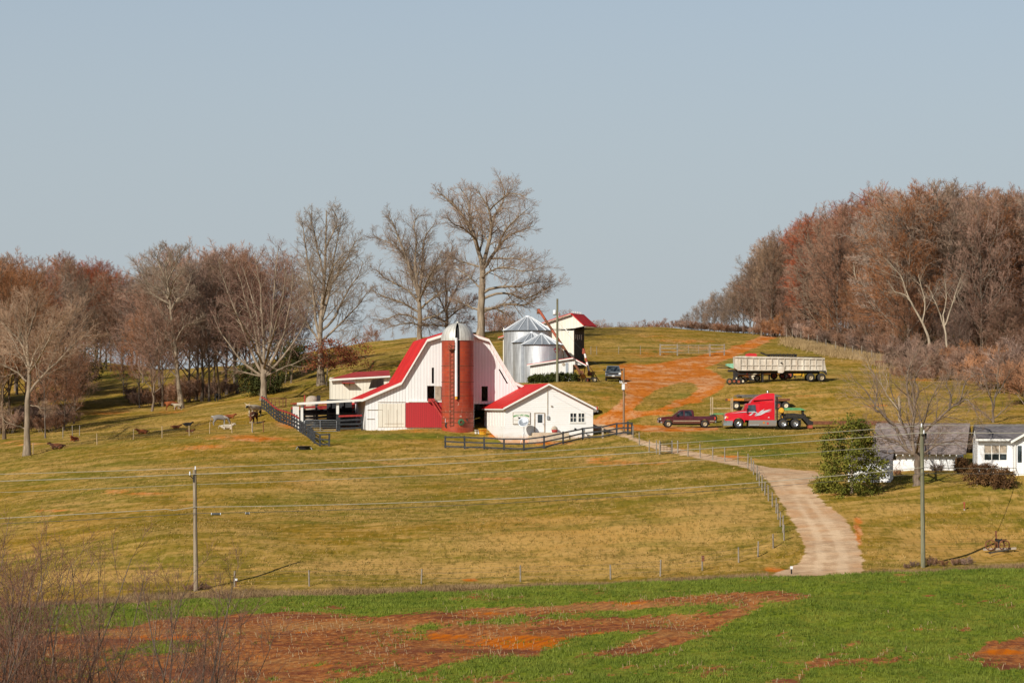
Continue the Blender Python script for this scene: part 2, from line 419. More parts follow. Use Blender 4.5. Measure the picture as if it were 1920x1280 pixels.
# ------------------------------------------------------------------ camera, sky, sun
cam = bpy.data.cameras.new('camera'); co = bpy.data.objects.new('camera', cam); C.objects.link(co)
co.location = (0, 0, CZ); co.rotation_euler = (PI / 2, 0, 0)
cam.sensor_width = 36; cam.lens = F / 1920 * 36; cam.shift_y = (V0 - 640) / 1920
cam.clip_start = 1; cam.clip_end = 9000
sc = bpy.context.scene; sc.camera = co
sc.view_settings.view_transform = 'Standard'; sc.view_settings.look = 'None'; sc.view_settings.exposure = 0; sc.view_settings.gamma = 1
sc.cycles.use_adaptive_sampling = True; sc.cycles.max_bounces = 6; sc.cycles.transparent_max_bounces = 8
sc.cycles.filter_width = 1.5
SUN_AZ, SUN_EL = 36.0, 32.0          # sunlight travels right and away from the viewer, AZ degrees off straight ahead
sd = Vector((-math.sin(R(SUN_AZ)) * math.cos(R(SUN_EL)), -math.cos(R(SUN_AZ)) * math.cos(R(SUN_EL)), math.sin(R(SUN_EL))))
sl = bpy.data.lights.new('sun', 'SUN'); sl.energy = 5.0; sl.angle = R(0.53); sl.color = (1.0, 0.945, 0.85)
so = bpy.data.objects.new('sun', sl); C.objects.link(so); so.rotation_euler = sd.to_track_quat('Z', 'Y').to_euler(); so.location = (-80, -100, 120)
w = bpy.data.worlds.new('World'); sc.world = w; w.use_nodes = True
wt = w.node_tree; wt.nodes.clear()
wo = wt.nodes.new('ShaderNodeOutputWorld'); bg = wt.nodes.new('ShaderNodeBackground'); sky = wt.nodes.new('ShaderNodeTexSky')
sky.sky_type = 'NISHITA'; sky.sun_disc = False; sky.sun_elevation = R(SUN_EL); sky.sun_rotation = R(180 + SUN_AZ)
sky.altitude = 300; sky.air_density = 1.0; sky.dust_density = 0.5; sky.ozone_density = 1.6
hs = wt.nodes.new('ShaderNodeMix'); hs.data_type = 'RGBA'; hs.blend_type = 'MIX'
tc_ = wt.nodes.new('ShaderNodeTexCoord'); sx_ = wt.nodes.new('ShaderNodeSeparateXYZ'); mr_ = wt.nodes.new('ShaderNodeMapRange'); mr_.interpolation_type = 'SMOOTHSTEP'
wt.links.new(tc_.outputs['Generated'], sx_.inputs[0]); wt.links.new(sx_.outputs[2], mr_.inputs[0])
for i_, v_ in enumerate((0.0, 0.40, 0.96, 0.10)): mr_.inputs[i_ + 1].default_value = v_
wt.links.new(mr_.outputs[0], hs.inputs[0]); hs.inputs[7].default_value = (4.12, 4.62, 5.02, 1)   # winter haze thinning the blue
wt.links.new(sky.outputs[0], hs.inputs[6]); mz_ = wt.nodes.new('ShaderNodeMapRange'); mz_.interpolation_type = 'SMOOTHSTEP'; wt.links.new(sx_.outputs[2], mz_.inputs[0])
for i_, v_ in enumerate((0.15, 0.62, 1.0, 0.46)): mz_.inputs[i_ + 1].default_value = v_
vm_ = wt.nodes.new('ShaderNodeVectorMath'); vm_.operation = 'SCALE'; wt.links.new(hs.outputs[2], vm_.inputs[0]); wt.links.new(mz_.outputs[0], vm_.inputs['Scale']); wt.links.new(vm_.outputs[0], bg.inputs[0]); wt.links.new(bg.outputs[0], wo.inputs[0])
bg.inputs[1].default_value = 0.105

# ------------------------------------------------------------------ where the ground is bare, gravelled, cropped or lush
RW, RH = 960, 640
_uu, _vv = np.meshgrid((np.arange(RW) + 0.5) * 2, (np.arange(RH) + 0.5) * 2)
def fill(poly):
    m = np.zeros((RH, RW), bool); n = len(poly)
    for i in range(n):
        (x1, y1), (x2, y2) = poly[i], poly[(i + 1) % n]
        if y1 == y2: continue
        c = ((y1 > _vv) != (y2 > _vv)) & (_uu < (x2 - x1) * (_vv - y1) / (y2 - y1) + x1)
        m ^= c
    return m.astype(np.float32)
def blur(m, rx, ry):
    for ax, r in ((1, rx), (0, ry)):
        if r < 1: continue
        for _ in range(2):
            pad = [(0, 0), (0, 0)]; pad[ax] = (r + 1, r)
            cs = np.cumsum(np.pad(m, pad, mode='edge'), axis=ax)
            if ax == 1: m = (cs[:, 2*r+1:] - cs[:, :-(2*r+1)]) / (2*r+1)
            else: m = (cs[2*r+1:, :] - cs[:-(2*r+1), :]) / (2*r+1)
    return m
def blob(m, u, v, a, b, s, tilt=0.0):
    d = ((_uu - u) / a) ** 2 + ((_vv - v - tilt * (_uu - u)) / b) ** 2
    np.maximum(m, s * np.exp(-d * 1.2).astype(np.float32), out=m)
GRAVEL = [(1436,1082),(1500,1055),(1510,1040),(1502,1005),(1480,965),(1457,925),(1432,894),(1405,878),(1360,869),(1300,857),(1245,846),(1205,833),(1180,823),(1150,813),(1118,806),(1108,792),
          (1140,797),(1185,817),(1215,827),(1262,839),(1330,852),(1390,864),(1430,874),(1480,880),(1530,883),(1545,893),(1512,905),(1524,922),(1548,945),(1582,970),(1602,1000),(1614,1035),(1619,1082)]
gravel = blur(fill(GRAVEL), 4, 1)
TRACK = [(1110,806),(1112,788),(1140,772),(1165,755),(1177,735),(1165,716),(1168,696),(1180,687),(1230,682),(1290,671),(1335,663),(1392,648),(1425,631),(1450,630),(1428,645),(1375,668),(1335,684),(1312,690),(1345,700),(1360,714),(1352,730),(1320,746),(1270,763),(1220,776),(1180,786),(1165,795),(1240,799),(1350,800),(1346,806),(1240,809),(1180,806),(1150,803)]
ISLAND = [(1182,771),(1202,748),(1226,730),(1266,717),(1304,717),(1314,728),(1300,742),(1262,757),(1222,772)]
clay = fill(TRACK) * (1 - 0.9 * fill(ISLAND)); trackm = blur(clay, 1, 1)
clay = np.clip(blur(clay, 3, 1) * 1.22, 0, 1.15)
for a in [(1230,662,80,14,.52),(1290,640,110,8,.50),(1225,630,80,6,.42),(1320,652,60,7,.45),(1180,690,40,12,.9),(1345,668,36,6,1.25),(1372,660,30,5,1.25),(1398,650,28,5,1.25),(1422,640,24,4.5,1.25),(1440,632,20,4,1.2),(1310,676,50,7,1.15),(1250,688,60,7,1.1),(1330,722,26,12,1.0),(1290,752,40,6,1.0),(1230,774,50,5,1.0),(1200,803,60,4,.9),(1290,804,60,3,.9),(1140,745,30,16,.35),(1365,857,45,5,.75),(1275,842,25,4,.6),(1420,862,50,4,.45),(1350,838,30,3,.35),
          (1608,1000,9,42,1.0),(1455,1068,38,7,.85),(885,1087,20,4,1.0),(1030,1080,60,5,.5),(1075,1068,50,4,.35),
          (1180,868,120,7,.75),(960,897,120,5,.62),(1230,880,60,4,.4),(700,868,140,7,.42),(640,880,120,9,.45),(470,862,150,9,.4,),(560,905,120,6,.42),(280,925,110,5,.7),(200,920,90,5,.5),(90,957,110,4,.7),(350,938,90,4,.5),
          (470,822,110,9,.72),(380,838,110,9,.62),(560,836,60,7,.62),(250,860,130,8,.42),(540,790,40,20,.7),(520,775,40,8,.6),(430,800,70,6,.35),(900,842,60,8,.45),(1000,852,120,6,.45),(640,826,60,4,.45),
          (930,816,24,7,.9),(1020,830,60,4,.9),(780,808,40,3,.6),(1090,846,60,7,.5),(1300,830,60,6,.3),(1470,725,60,4,.45),(1500,742,60,4,.4),(1640,760,40,3,.5),(1560,772,50,4,.35),(1700,742,50,3,.35),(1840,760,70,4,.5),(1740,712,90,4,.5),(1570,928,30,4,.6),
          (1190,700,40,10,.8),(60,800,120,20,.4),(200,775,90,8,.5),(40,830,80,10,.6),(320,772,60,8,.45),(1120,860,60,8,.5)]:
    blob(clay, a[0], a[1], a[2], a[3], a[4] * (0.84 if a[1] > 775 and a[0] < 1300 else 1.0))
dry = np.zeros((RH, RW), np.float32) + 0.42          # tan, grazed-off grass
for a in [(1100,1010,420,60,.95),(820,1065,500,25,.9),(1320,960,160,60,.9),(1250,1050,200,28,.95),(300,1080,320,20,.8),(1800,1010,200,60,.85),(1700,950,150,25,.7),(640,905,200,20,.75),(200,945,240,10,.7),(1620,640,90,10,1.0),(1700,660,80,14,1.0),(1560,632,60,5,1.),
          (300,880,260,12,.8),(1440,770,200,8,.6),(1500,737,120,6,.8),(1420,722,140,4,.8),(1540,775,80,6,.75),(1660,775,120,8,.55),(800,650,120,12,.5)]:
    blob(dry, *a[:5])
lush = np.zeros((RH, RW), np.float32)
for a in [(760,818,170,8,1.0),(640,826,80,5,.8),(1380,825,180,16,.95),(1450,850,120,14,.85),(1330,790,60,5,.7),(1480,690,120,20,.55),(1520,650,110,14,.7),(1300,745,60,14,.6),(1440,760,100,8,.6),(1250,640,130,12,.35),(960,828,90,6,.9),(1180,845,60,6,.6),(1720,898,90,10,.8),(1560,915,30,14,.8),
          (1850,915,120,18,.5),(240,705,90,16,.7),(240,745,90,12,.5),(380,825,200,10,.5),(250,900,240,10,.4),(550,930,300,14,.4),(1360,880,60,8,.5),(1470,990,20,60,.5),(1070,858,50,5,.4),(1010,700,100,14,.5),(1130,705,40,8,.6)]:
    blob(lush, *a[:5])
soil = np.zeros((RH, RW), np.float32)
for p in [[(0,1196),(140,1188),(330,1160),(520,1146),(700,1150),(960,1139),(1150,1128),(1300,1116),(1430,1108),(1525,1112),(1500,1124),(1400,1128),(1250,1138),(1040,1150),(860,1163),(730,1180),(640,1203),(420,1216),(300,1200),(120,1235),(0,1228)],
          [(-20,1262),(140,1240),(420,1222),(600,1206),(760,1184),(930,1166),(1130,1157),(1290,1148),(1350,1152),(1310,1172),(1130,1186),(1060,1196),(1060,1218),(1010,1232),(880,1238),(760,1254),(650,1274),(560,1300),(-20,1300)],
          [(1280,1165),(1420,1130),(1440,1136),(1380,1165),(1360,1180),(1300,1195),(1270,1205),(1180,1228),(1090,1236),(1080,1228),(1180,1205)],
          [(1815,1222),(1870,1200),(1940,1190),(1940,1252),(1880,1258),(1850,1240)],
          [(1440,1286),(1500,1254),(1570,1222),(1624,1192),(1628,1196),(1580,1226),(1520,1258),(1480,1286)],
          [(1640,1222),(1690,1196),(1696,1199),(1650,1226)],[(1730,1110),(1760,1108),(1758,1116),(1735,1118)],[(1380,1112),(1520,1104),(1518,1124),(1430,1130)]]:
    np.maximum(soil, fill(p), out=soil)
for p in [[(-20,1236),(140,1226),(420,1212),(640,1202),(640,1214),(420,1228),(140,1246),(-20,1262)]]: np.maximum(soil, fill(p) * 0.6, out=soil)
soil = blur(soil, 9, 2)
for a in [(1640,1105,120,3,.42),(1560,1240,160,8,.42),(1300,1250,260,9,.4),(1750,1180,150,5,.34),(300,1190,240,16,.6),(560,1138,300,5,.4),(900,1120,240,5,.36),(760,1160,300,9,.45),(980,1160,200,7,.5),(860,1270,260,10,.42),(1140,1220,160,9,.45),(60,1170,160,9,.45),(1700,1235,60,7,.55),(1200,1262,300,8,.42),(1900,1268,60,10,.5)]: blob(soil, *a[:5])
bright = np.zeros((RH, RW), np.float32)               # freshly exposed orange subsoil
for a in [(1000,1205,150,18,1.05),(1120,1190,80,10,.8),(840,1195,110,12,.8),(330,1195,120,9,.9),(560,1180,160,10,.5),(250,1250,150,14,.5),(640,1250,120,14,.5),(900,1150,160,5,.5),(1180,1130,100,5,.8),(1880,1222,50,10,1.),(760,1180,60,6,.5),(440,1230,200,18,.4)]: blob(bright, *a[:5])
_L = [(1500,1075),(1516,1040),(1508,1005),(1488,965),(1465,925),(1440,894),(1405,879),(1345,866),(1290,855),(1240,845),(1200,833)]
_Rr = [(1612,1075),(1606,1035),(1592,1000),(1570,970),(1540,945),(1518,922),(1495,900),(1425,876),(1385,865),(1325,853),(1258,840),(1210,828)]
def _along(pts, n=60):
    pts = np.array(pts, float); d = np.concatenate([[0], np.cumsum(np.hypot(*np.diff(pts, axis=0).T))]); t = np.linspace(0, d[-1], n)
    return np.stack([np.interp(t, d, pts[:, 0]), np.interp(t, d, pts[:, 1])], 1)
_a, _b = _along(_L), _along(_Rr)
rut = np.zeros((RH, RW), np.float32)
for f0, f1 in ((0.20, 0.36), (0.62, 0.80)):
    np.maximum(rut, fill([tuple(q) for q in (_a + (_b - _a) * f0)] + [tuple(q) for q in (_a + (_b - _a) * f1)[::-1]]), out=rut)
rut = blur(rut, 2, 1)
LAYERS = dict(rut=rut, clay=clay, gravel=gravel, dry=dry, lush=lush, soil=soil, bright=bright, track=trackm)
def sample(m, x, y, z):
    yy = np.maximum(y, 40)
    u = (U0 + F * x / yy) / 2 - 0.5; v = (V0 - F * (z - CZ) / yy) / 2 - 0.5
    u = np.clip(u, 0, RW - 1.001); v = np.clip(v, 0, RH - 1.001)
    i = u.astype(int); j = v.astype(int); fu = u - i; fv = v - j
    return (m[j, i] * (1-fu) * (1-fv) + m[j, i+1] * fu * (1-fv) + m[j+1, i] * (1-fu) * fv + m[j+1, i+1] * fu * fv)

# ------------------------------------------------------------------ the land, one continuous sheet shared out by ground cover
def spread(a, b, s): return np.arange(a, b, s)
xs = np.concatenate([-np.geomspace(4500, 112, 26), spread(-110, 110.01, 0.55), np.geomspace(112, 4500, 26)])
ys = np.concatenate([np.linspace(-900, 96, 34), spread(100, 186, 0.45), spread(186, 300, 0.5), spread(300, 470, 0.7), np.geomspace(471, 6000, 60)])
X, Yg = np.meshgrid(xs, ys); Z = gz_np(X, Yg)
fine = ((np.abs(X) < 111) & (Yg > 100) & (Yg < 470))
Z += np.where(fine, RNG.normal(0, 0.012, X.shape), 0)
vx, vy, vz = X.ravel(), Yg.ravel(), Z.ravel()
att = {k: sample(m, vx, vy, vz).astype(np.float32) for k, m in LAYERS.items()}
def frac(x, y, sx, sy, seed):
    return np.array([mnoise.fractal((a * sx, b * sy, seed), 0.8, 2.1, 4) for a, b in zip(x, y)])
def rag(x, y):
    return 0.34 * frac(x, y, 0.22, 0.10, 2.2) + 0.42 * frac(x, y, 0.9, 0.40, 5.5)
_nf = (np.abs(vx) < 50) & (vy > 100) & (vy < 176)
att['soil'][_nf] = np.clip(att['soil'][_nf] * 0.92 + 0.04 + rag(vx[_nf], vy[_nf]), 0, 1.2)
infield = np.clip((173.5 + 0.004 * vx - vy) / 1.2, 0, 1).astype(np.float32)
att['field'] = infield
for k in ('gravel', 'track'): att[k] *= (vy > 178)
behind = np.clip((vy - 438) / 6, 0, 1); 
for k in ('clay', 'track', 'gravel'): att[k] = att[k] * (1 - behind).astype(np.float32)
nx, ny = len(xs), len(ys)
ii = np.arange((ny - 1) * (nx - 1)); r_, c_ = ii // (nx - 1), ii % (nx - 1)
a0 = r_ * nx + c_
Q = np.stack([a0, a0 + 1, a0 + 1 + nx, a0 + nx], 1)
def fm(k): return att[k][Q].mean(1)
cls = np.where(fm('field') > 0.5, 1, np.where(fm('gravel') > 0.5, 2, np.where(fm('track') > 0.5, 3, 0)))

def ground_material():
    k = NT('valley_ground'); p = k.pos('World'); X = k.xyz(p)
    n_big = k.noise(k.scale(p, (1, 1, 0.2)), 0.045, 4, 0.6)
    n_mid = k.noise(k.scale(p, (0.55, 1.0, 0.3)), 0.22, 6, 0.62, 0.6)
    n_sm = k.noise(k.scale(p, (0.6, 0.9, 0.4)), 1.1, 6, 0.68, 0.4)
    n_fine = k.noise(p, 4.5, 4, 0.7)
    n_iso = k.noise(k.scale(p, (2.4, 0.55, 0.6)), 1.0, 5, 0.72)
    clayA, dryA, lushA, soilA, brA, gravA, fieldA = [k.attr(n) for n in ('clay', 'dry', 'lush', 'soil', 'bright', 'gravel', 'field')]
    # pasture
    t = k.math('ADD', k.math('MULTIPLY', n_mid, 0.55), k.math('MULTIPLY', n_sm, 0.45))
    t = k.math('ADD', t, k.math('MULTIPLY', k.math('SUBTRACT', dryA, 0.55), 0.40))
    c = k.mix(k.ramp(t, 0.36, 0.60), (0.190, 0.142, 0.026), (0.46, 0.285, 0.105))
    c = k.mix(k.math('MULTIPLY', k.ramp(n_big, 0.42, 0.66), 0.30), c, (0.36, 0.165, 0.024))
    n_str = k.noise(k.scale(p, (0.05, 0.34, 0.2), (0, 0, R(-9))), 1.0, 5, 0.6)
    c = k.mix(k.math('MULTIPLY', k.ramp(n_str, 0.52, 0.64), 0.55), c, (0.50, 0.31, 0.115))
    c = k.mix(k.math('MULTIPLY', k.ramp(n_str, 0.48, 0.38), 0.50), c, (0.140, 0.130, 0.022))
    c = k.mix(k.math('MULTIPLY', k.ramp(k.math('ADD', n_sm, k.math('MULTIPLY', n_fine, 0.5)), 0.78, 0.98), 0.5), c, (0.50, 0.33, 0.14))
    c = k.mix(k.math('MULTIPLY', k.ramp(k.math('ADD', n_sm, k.math('MULTIPLY', n_fine, 0.4)), 0.64, 0.48), 0.55), c, (0.085, 0.080, 0.014))
    c = k.mix(k.math('MULTIPLY', k.ramp(n_iso, 0.52, 0.36), 0.55), c, (0.090, 0.078, 0.014))
    c = k.mix(k.math('MULTIPLY', k.ramp(n_iso, 0.56, 0.70), 0.45), c, (0.46, 0.30, 0.12))
    lf = k.ramp(k.math('ADD', k.math('MULTIPLY', k.math('SUBTRACT', n_mid, 0.5), 1.3), lushA), 0.25, 0.8)
    lc = k.mix(k.ramp(n_sm, 0.38, 0.65), (0.070, 0.092, 0.014), (0.20, 0.185, 0.030))
    c = k.mix(k.math('MULTIPLY', lf, 0.85), c, lc)
    cf = k.math('ADD', clayA, k.math('MULTIPLY', k.math('SUBTRACT', n_mid, 0.5), 1.0))
    cf = k.math('ADD', cf, k.math('MULTIPLY', k.math('SUBTRACT', n_sm, 0.5), 0.75)); cf = k.math('ADD', cf, k.math('MULTIPLY', k.math('SUBTRACT', n_iso, 0.5), 0.45))
    ccol = k.mix(k.ramp(n_sm, 0.35, 0.66), (0.44, 0.125, 0.030), (0.57, 0.215, 0.070))
    ccol = k.mix(k.math('MULTIPLY', k.ramp(k.noise(k.scale(p, (0.35, 0.16, 0.2), (0, 0, R(12))), 1.0, 6, 0.68), 0.44, 0.64), 0.85), ccol, (0.60, 0.34, 0.19))
    ccol = k.mix(k.math('MULTIPLY', k.ramp(n_iso, 0.50, 0.34), 0.6), ccol, (0.30, 0.085, 0.022))
    c = k.mix(k.math('MULTIPLY', k.ramp(cf, 0.30, 0.66), 0.94), c, ccol)
    # driveway
    gf = k.math('ADD', gravA, k.math('MULTIPLY', k.math('SUBTRACT', n_sm, 0.5), 1.3))
    gcol = k.mix(k.ramp(n_sm, 0.36, 0.66), (0.42, 0.275, 0.170), (0.60, 0.43, 0.28))
    gcol = k.mix(k.math('MULTIPLY', k.ramp(n_mid, 0.46, 0.66), 0.65), gcol, (0.52, 0.29, 0.15))
    gcol = k.mix(k.math('MULTIPLY', k.ramp(n_fine, 0.56, 0.70), 0.5), gcol, (0.33, 0.255, 0.19))
    rutA = k.attr('rut')
    gcol = k.mix(k.math('MULTIPLY', k.ramp(k.math('ADD', rutA, k.math('MULTIPLY', k.math('SUBTRACT', n_sm, 0.5), 0.8)), 0.2, 0.7), 0.55), gcol, (0.66, 0.49, 0.33))
    c = k.mix(k.ramp(gf, 0.38, 0.58), c, gcol)
    # crop field
    rows = k.math('FRACT', k.math('DIVIDE', k.math('SUBTRACT', k.math('SUBTRACT', X[0], k.math('MULTIPLY', X[1], 0.16)), k.math('MULTIPLY', k.math('MULTIPLY', k.math('SUBTRACT', X[1], 115.0), k.math('SUBTRACT', X[1], 115.0)), 0.006)), 0.92))
    rw = k.math('MULTIPLY', k.ramp(k.math('ABSOLUTE', k.math('SUBTRACT', rows, 0.5)), 0.12, 0.45), k.ramp(k.noise(k.scale(p, (1, 0.25, 1)), 0.6, 4), 0.35, 0.65))
    f_mid = k.noise(k.scale(p, (0.6, 0.5, 0.3)), 0.55, 6, 0.66); f_sm = k.noise(k.scale(p, (1, 0.45, 1)), 2.2, 6, 0.76); f_gr = k.noise(k.scale(p, (5.0, 1.6, 1)), 1.0, 4, 0.75)
    sc_ = k.mix(k.ramp(f_sm, 0.36, 0.62), (0.165, 0.056, 0.027), (0.42, 0.165, 0.062))
    sc_ = k.mix(k.math('MULTIPLY', k.ramp(f_mid, 0.50, 0.66), 0.4), sc_, (0.42, 0.215, 0.085))
    sc_ = k.mix(k.math('MULTIPLY', k.ramp(f_gr, 0.52, 0.68), 0.55), sc_, (0.50, 0.31, 0.15))
    sc_ = k.mix(k.math('MULTIPLY', k.ramp(f_gr, 0.46, 0.32), 0.55), sc_, (0.115, 0.034, 0.026))
    f_band = k.noise(k.scale(p, (0.06, 0.22, 0.2), (0, 0, R(-14))), 1.0, 5, 0.65)
    sc_ = k.mix(k.math('MULTIPLY', k.ramp(f_band, 0.54, 0.66), 0.40), sc_, (0.42, 0.24, 0.10))
    sc_ = k.mix(k.math('MULTIPLY', k.ramp(f_band, 0.47, 0.38), 0.7), sc_, (0.145, 0.045, 0.030))
    bf = k.math('ADD', brA, k.math('MULTIPLY', k.math('SUBTRACT', f_mid, 0.5), 1.6))
    sc_ = k.mix(k.math('MULTIPLY', k.ramp(k.math('ADD', bf, k.math('MULTIPLY', k.math('SUBTRACT', f_sm, 0.5), 1.2)), 0.45, 0.8), 0.9), sc_, (0.52, 0.150, 0.034))
    sc_ = k.mix(k.math('MULTIPLY', rw, 0.45), sc_, (0.125, 0.045, 0.028))
    gr = k.mix(k.ramp(f_sm, 0.33, 0.64), (0.066, 0.098, 0.011), (0.185, 0.215, 0.030))
    gr = k.mix(k.math('MULTIPLY', k.ramp(f_mid, 0.42, 0.68), 0.5), gr, (0.27, 0.225, 0.050))
    sf = k.math('ADD', soilA, k.math('ADD', k.math('MULTIPLY', k.math('SUBTRACT', f_gr, 0.5), 0.9), k.math('MULTIPLY', k.math('SUBTRACT', f_sm, 0.5), 1.3)))
    sf = k.math('ADD', sf, k.math('MULTIPLY', k.math('SUBTRACT', rw, 0.3), 0.28))
    fc = k.mix(k.ramp(sf, 0.36, 0.60), gr, sc_)
    edge = k.math('ADD', fieldA, k.math('MULTIPLY', k.math('SUBTRACT', n_sm, 0.5), 0.8))
    verge = k.mix(k.ramp(n_fine, 0.4, 0.62), (0.10, 0.060, 0.030), (0.30, 0.20, 0.10))
    near = k.math('MULTIPLY', k.ramp(X[1], 187.0, 180.0), k.math('SUBTRACT', 1.0, k.ramp(gf, 0.38, 0.58)))
    c = k.mix(k.math('MULTIPLY', near, 0.8), c, verge)
    c = k.mix(k.ramp(edge, 0.4, 0.6), c, fc)
    hv_ = k.n('ShaderNodeHueSaturation'); k.set(hv_.inputs['Color'], c); hv_.inputs['Value'].default_value = 1.05; hv_.inputs['Saturation'].default_value = 1.07
    k.col(hv_.outputs[0], 1.0, 0, 0.05)
    h = k.math('ADD', k.math('MULTIPLY', n_sm, 0.6), k.math('MULTIPLY', n_fine, 0.4))
    k.bump(h, 0.5, 0.25)
    return k.m
MAT['ground'] = ground_material()
for ci, nm in enumerate(('pasture_ground', 'crop_field', 'gravel_driveway', 'clay_track')):
    q = Q[cls == ci]; used, inv = np.unique(q, return_inverse=True)
    me = np_mesh(nm, np.stack([vx[used], vy[used], vz[used]], 1), inv.reshape(-1, 4), smooth=True)
    for an in ('clay', 'gravel', 'dry', 'lush', 'soil', 'bright', 'field', 'rut'):
        a = me.attributes.new(an, 'FLOAT', 'POINT'); a.data.foreach_set('value', np.ascontiguousarray(att[an][used]))
    tag(link_mesh(nm, me, MAT['ground']), kind='structure')

# ------------------------------------------------------------------ grass, stubble
def blades(n_pts, x, y, z, per, h, wdt, lean, rng, hv=0.5):
    """per blades at every point: slim upright triangles"""
    N = len(x) * per
    bx = np.repeat(x, per) + rng.normal(0, 0.08, N); by = np.repeat(y, per) + rng.normal(0, 0.08, N); bz = np.repeat(z, per)
    hh = np.repeat(h, per) * (1 - hv + 2 * hv * rng.random(N)) if np.ndim(h) else h * (1 - hv + 2 * hv * rng.random(N))
    a = rng.random(N) * PI
    dx, dy = np.cos(a) * wdt / 2, np.sin(a) * wdt / 2
    tx, ty = rng.normal(0, lean, N) * hh, rng.normal(0, lean, N) * hh
    V = np.empty((N, 3, 3)); V[:, 0] = np.stack([bx - dx, by - dy, bz - 0.02], 1); V[:, 1] = np.stack([bx + dx, by + dy, bz - 0.02], 1)
    V[:, 2] = np.stack([bx + tx, by + ty, bz + hh], 1)
    return V.reshape(-1, 3), np.arange(N * 3).reshape(-1, 3)
def leaf_mat(name, c1, c2, sc=0.4, transl=0.0, coord='World', orange=None):
    k = NT(name); p = k.pos(coord)
    n1 = k.noise(p, sc, 4, 0.6); n2 = k.noise(p, sc * 11, 3, 0.65)
    f = k.math('ADD', k.math('MULTIPLY', n1, 0.5), k.math('MULTIPLY', n2, 0.5))
    c = k.mix(k.ramp(f, 0.36, 0.64), c1, c2)
    if orange: c = k.mix(k.math('MULTIPLY', k.ramp(k.noise(p, sc * 3, 4), 0.55, 0.7), 0.7), c, orange)
    k.col(c, 0.85, 0, 0.15)
    return k.m
def lattice(nm):
    return nm
N = 60000
gy = 104 + (174 - 104) * RNG.random(N) ** 0.9; gx = (RNG.random(N) * 2 - 1) * (gy * 0.235 + 3); zz = gz_np(gx, gy)
pn = np.array([mnoise.noise((a * 0.9, b * 0.55, 3.3)) for a, b in zip(gx, gy)]) + 0.5 * np.array([mnoise.noise((a * 2.6, b * 1.6, 9.3)) for a, b in zip(gx, gy)])
sv = sample(soil, gx, gy, zz)
keep = (sv * 0.92 + 0.04 + rag(gx, gy) + 0.16 * np.cos(2 * PI * (gx - 0.16 * gy - 0.006 * (gy - 115) ** 2) / 0.92) + RNG.normal(0, 0.17, N)) < 0.46
Vb, Tb = blades(0, gx[keep], gy[keep], zz[keep], 5, (0.075 + 0.10 * np.clip(pn[keep] + 0.6, 0, 1.2)), 0.045, 0.45, RNG)
MAT['crop_blade'] = leaf_mat('young_cover_crop_leaf', (0.068, 0.105, 0.011), (0.195, 0.225, 0.032), 0.35)
tag(link_mesh('crop_grass', np_mesh('crop_grass', Vb, tris=Tb), MAT['crop_blade']), kind='stuff')
# stubble in rows where the soil is bare
st = []
for row in np.arange(-70, 60, 0.92):
    yy = np.arange(104, 172, 0.22) + RNG.normal(0, 0.08, len(np.arange(104, 172, 0.22)))
    xx = row + 0.16 * yy + 0.006 * (yy - 115) ** 2 + RNG.normal(0, 0.05, len(yy))
    m = np.abs(xx) < yy * 0.215 + 2
    st.append(np.stack([xx[m], yy[m]], 1))
st = np.concatenate(st); zs = gz_np(st[:, 0], st[:, 1]); sv = sample(soil, st[:, 0], st[:, 1], zs) * 0.92 + 0.04 + rag(st[:, 0], st[:, 1])
clump = np.array([mnoise.noise((a * 0.35, b * 0.12, 1.7)) for a, b in st])
kp = (sv > 0.3) & (RNG.random(len(st)) < np.clip(0.30 + clump * 1.0, 0.03, 0.95))
st, zs = st[kp], zs[kp]; n = len(st)
hh = 0.07 + 0.20 * RNG.random(n) ** 1.3; r0 = 0.018
tx, ty = RNG.normal(0, 0.16, n) * hh * 2, RNG.normal(0, 0.10, n) * hh * 2
flat = RNG.random(n) < 0.45
hh = np.where(flat, 0.03, hh); tx = np.where(flat, RNG.normal(0, 0.25, n), tx); ty = np.where(flat, RNG.normal(0, 0.2, n), ty)
base = np.stack([st[:, 0], st[:, 1], zs], 1); SV = np.empty((n, 6, 3))
for k_ in range(3):
    o3 = np.array([math.cos(k_ * 2.094), math.sin(k_ * 2.094), 0]) * r0
    SV[:, k_] = base + o3 + [0, 0, -0.03]; SV[:, 3 + k_] = base + o3 + np.stack([tx, ty, hh], 1)
bq = np.array([[0,1,4,3],[1,2,5,4],[2,0,3,5]]); SQ = (np.arange(n)[:, None, None] * 6 + bq[None]).reshape(-1, 4)
MAT['stubble'] = paint('dry_corn_stalk', (0.48, 0.34, 0.18), 0.9, 0.4, 2, coord='Object')
tag(link_mesh('corn_stubble', np_mesh('corn_stubble', SV.reshape(-1, 3), SQ), MAT['stubble']), kind='stuff')
# grass tufts over the pasture
def tufts(name, N, y0, y1, h, c1, c2, per=3, wd=0.07):
    q = RNG.random(N); Y_ = 1 / (1 / y0 + q * (1 / y1 - 1 / y0)); X_ = (RNG.random(N) * 2 - 1) * (Y_ * 0.208 + 2); z_ = gz_np(X_, Y_)
    bare = np.maximum(sample(clay, X_, Y_, z_), sample(gravel, X_, Y_, z_)); nn = frac(X_, Y_, 0.12, 0.06, 8.1) + 0.5 * frac(X_, Y_, 0.6, 0.3, 4.4)
    kp = (bare < 0.32) & (nn + RNG.normal(0, 0.25, N) > -0.05)
    V_, T_ = blades(0, X_[kp], Y_[kp], z_[kp], per, h, wd, 0.6, RNG, 0.6)
    MAT[name] = leaf_mat(name + '_blade', c1, c2, 0.25)
    tag(link_mesh(name, np_mesh(name, V_, tris=T_), MAT[name]), kind='stuff')
tufts('pasture_grass', 36000, 186, 330, 0.10, (0.150, 0.125, 0.020), (0.34, 0.22, 0.062))
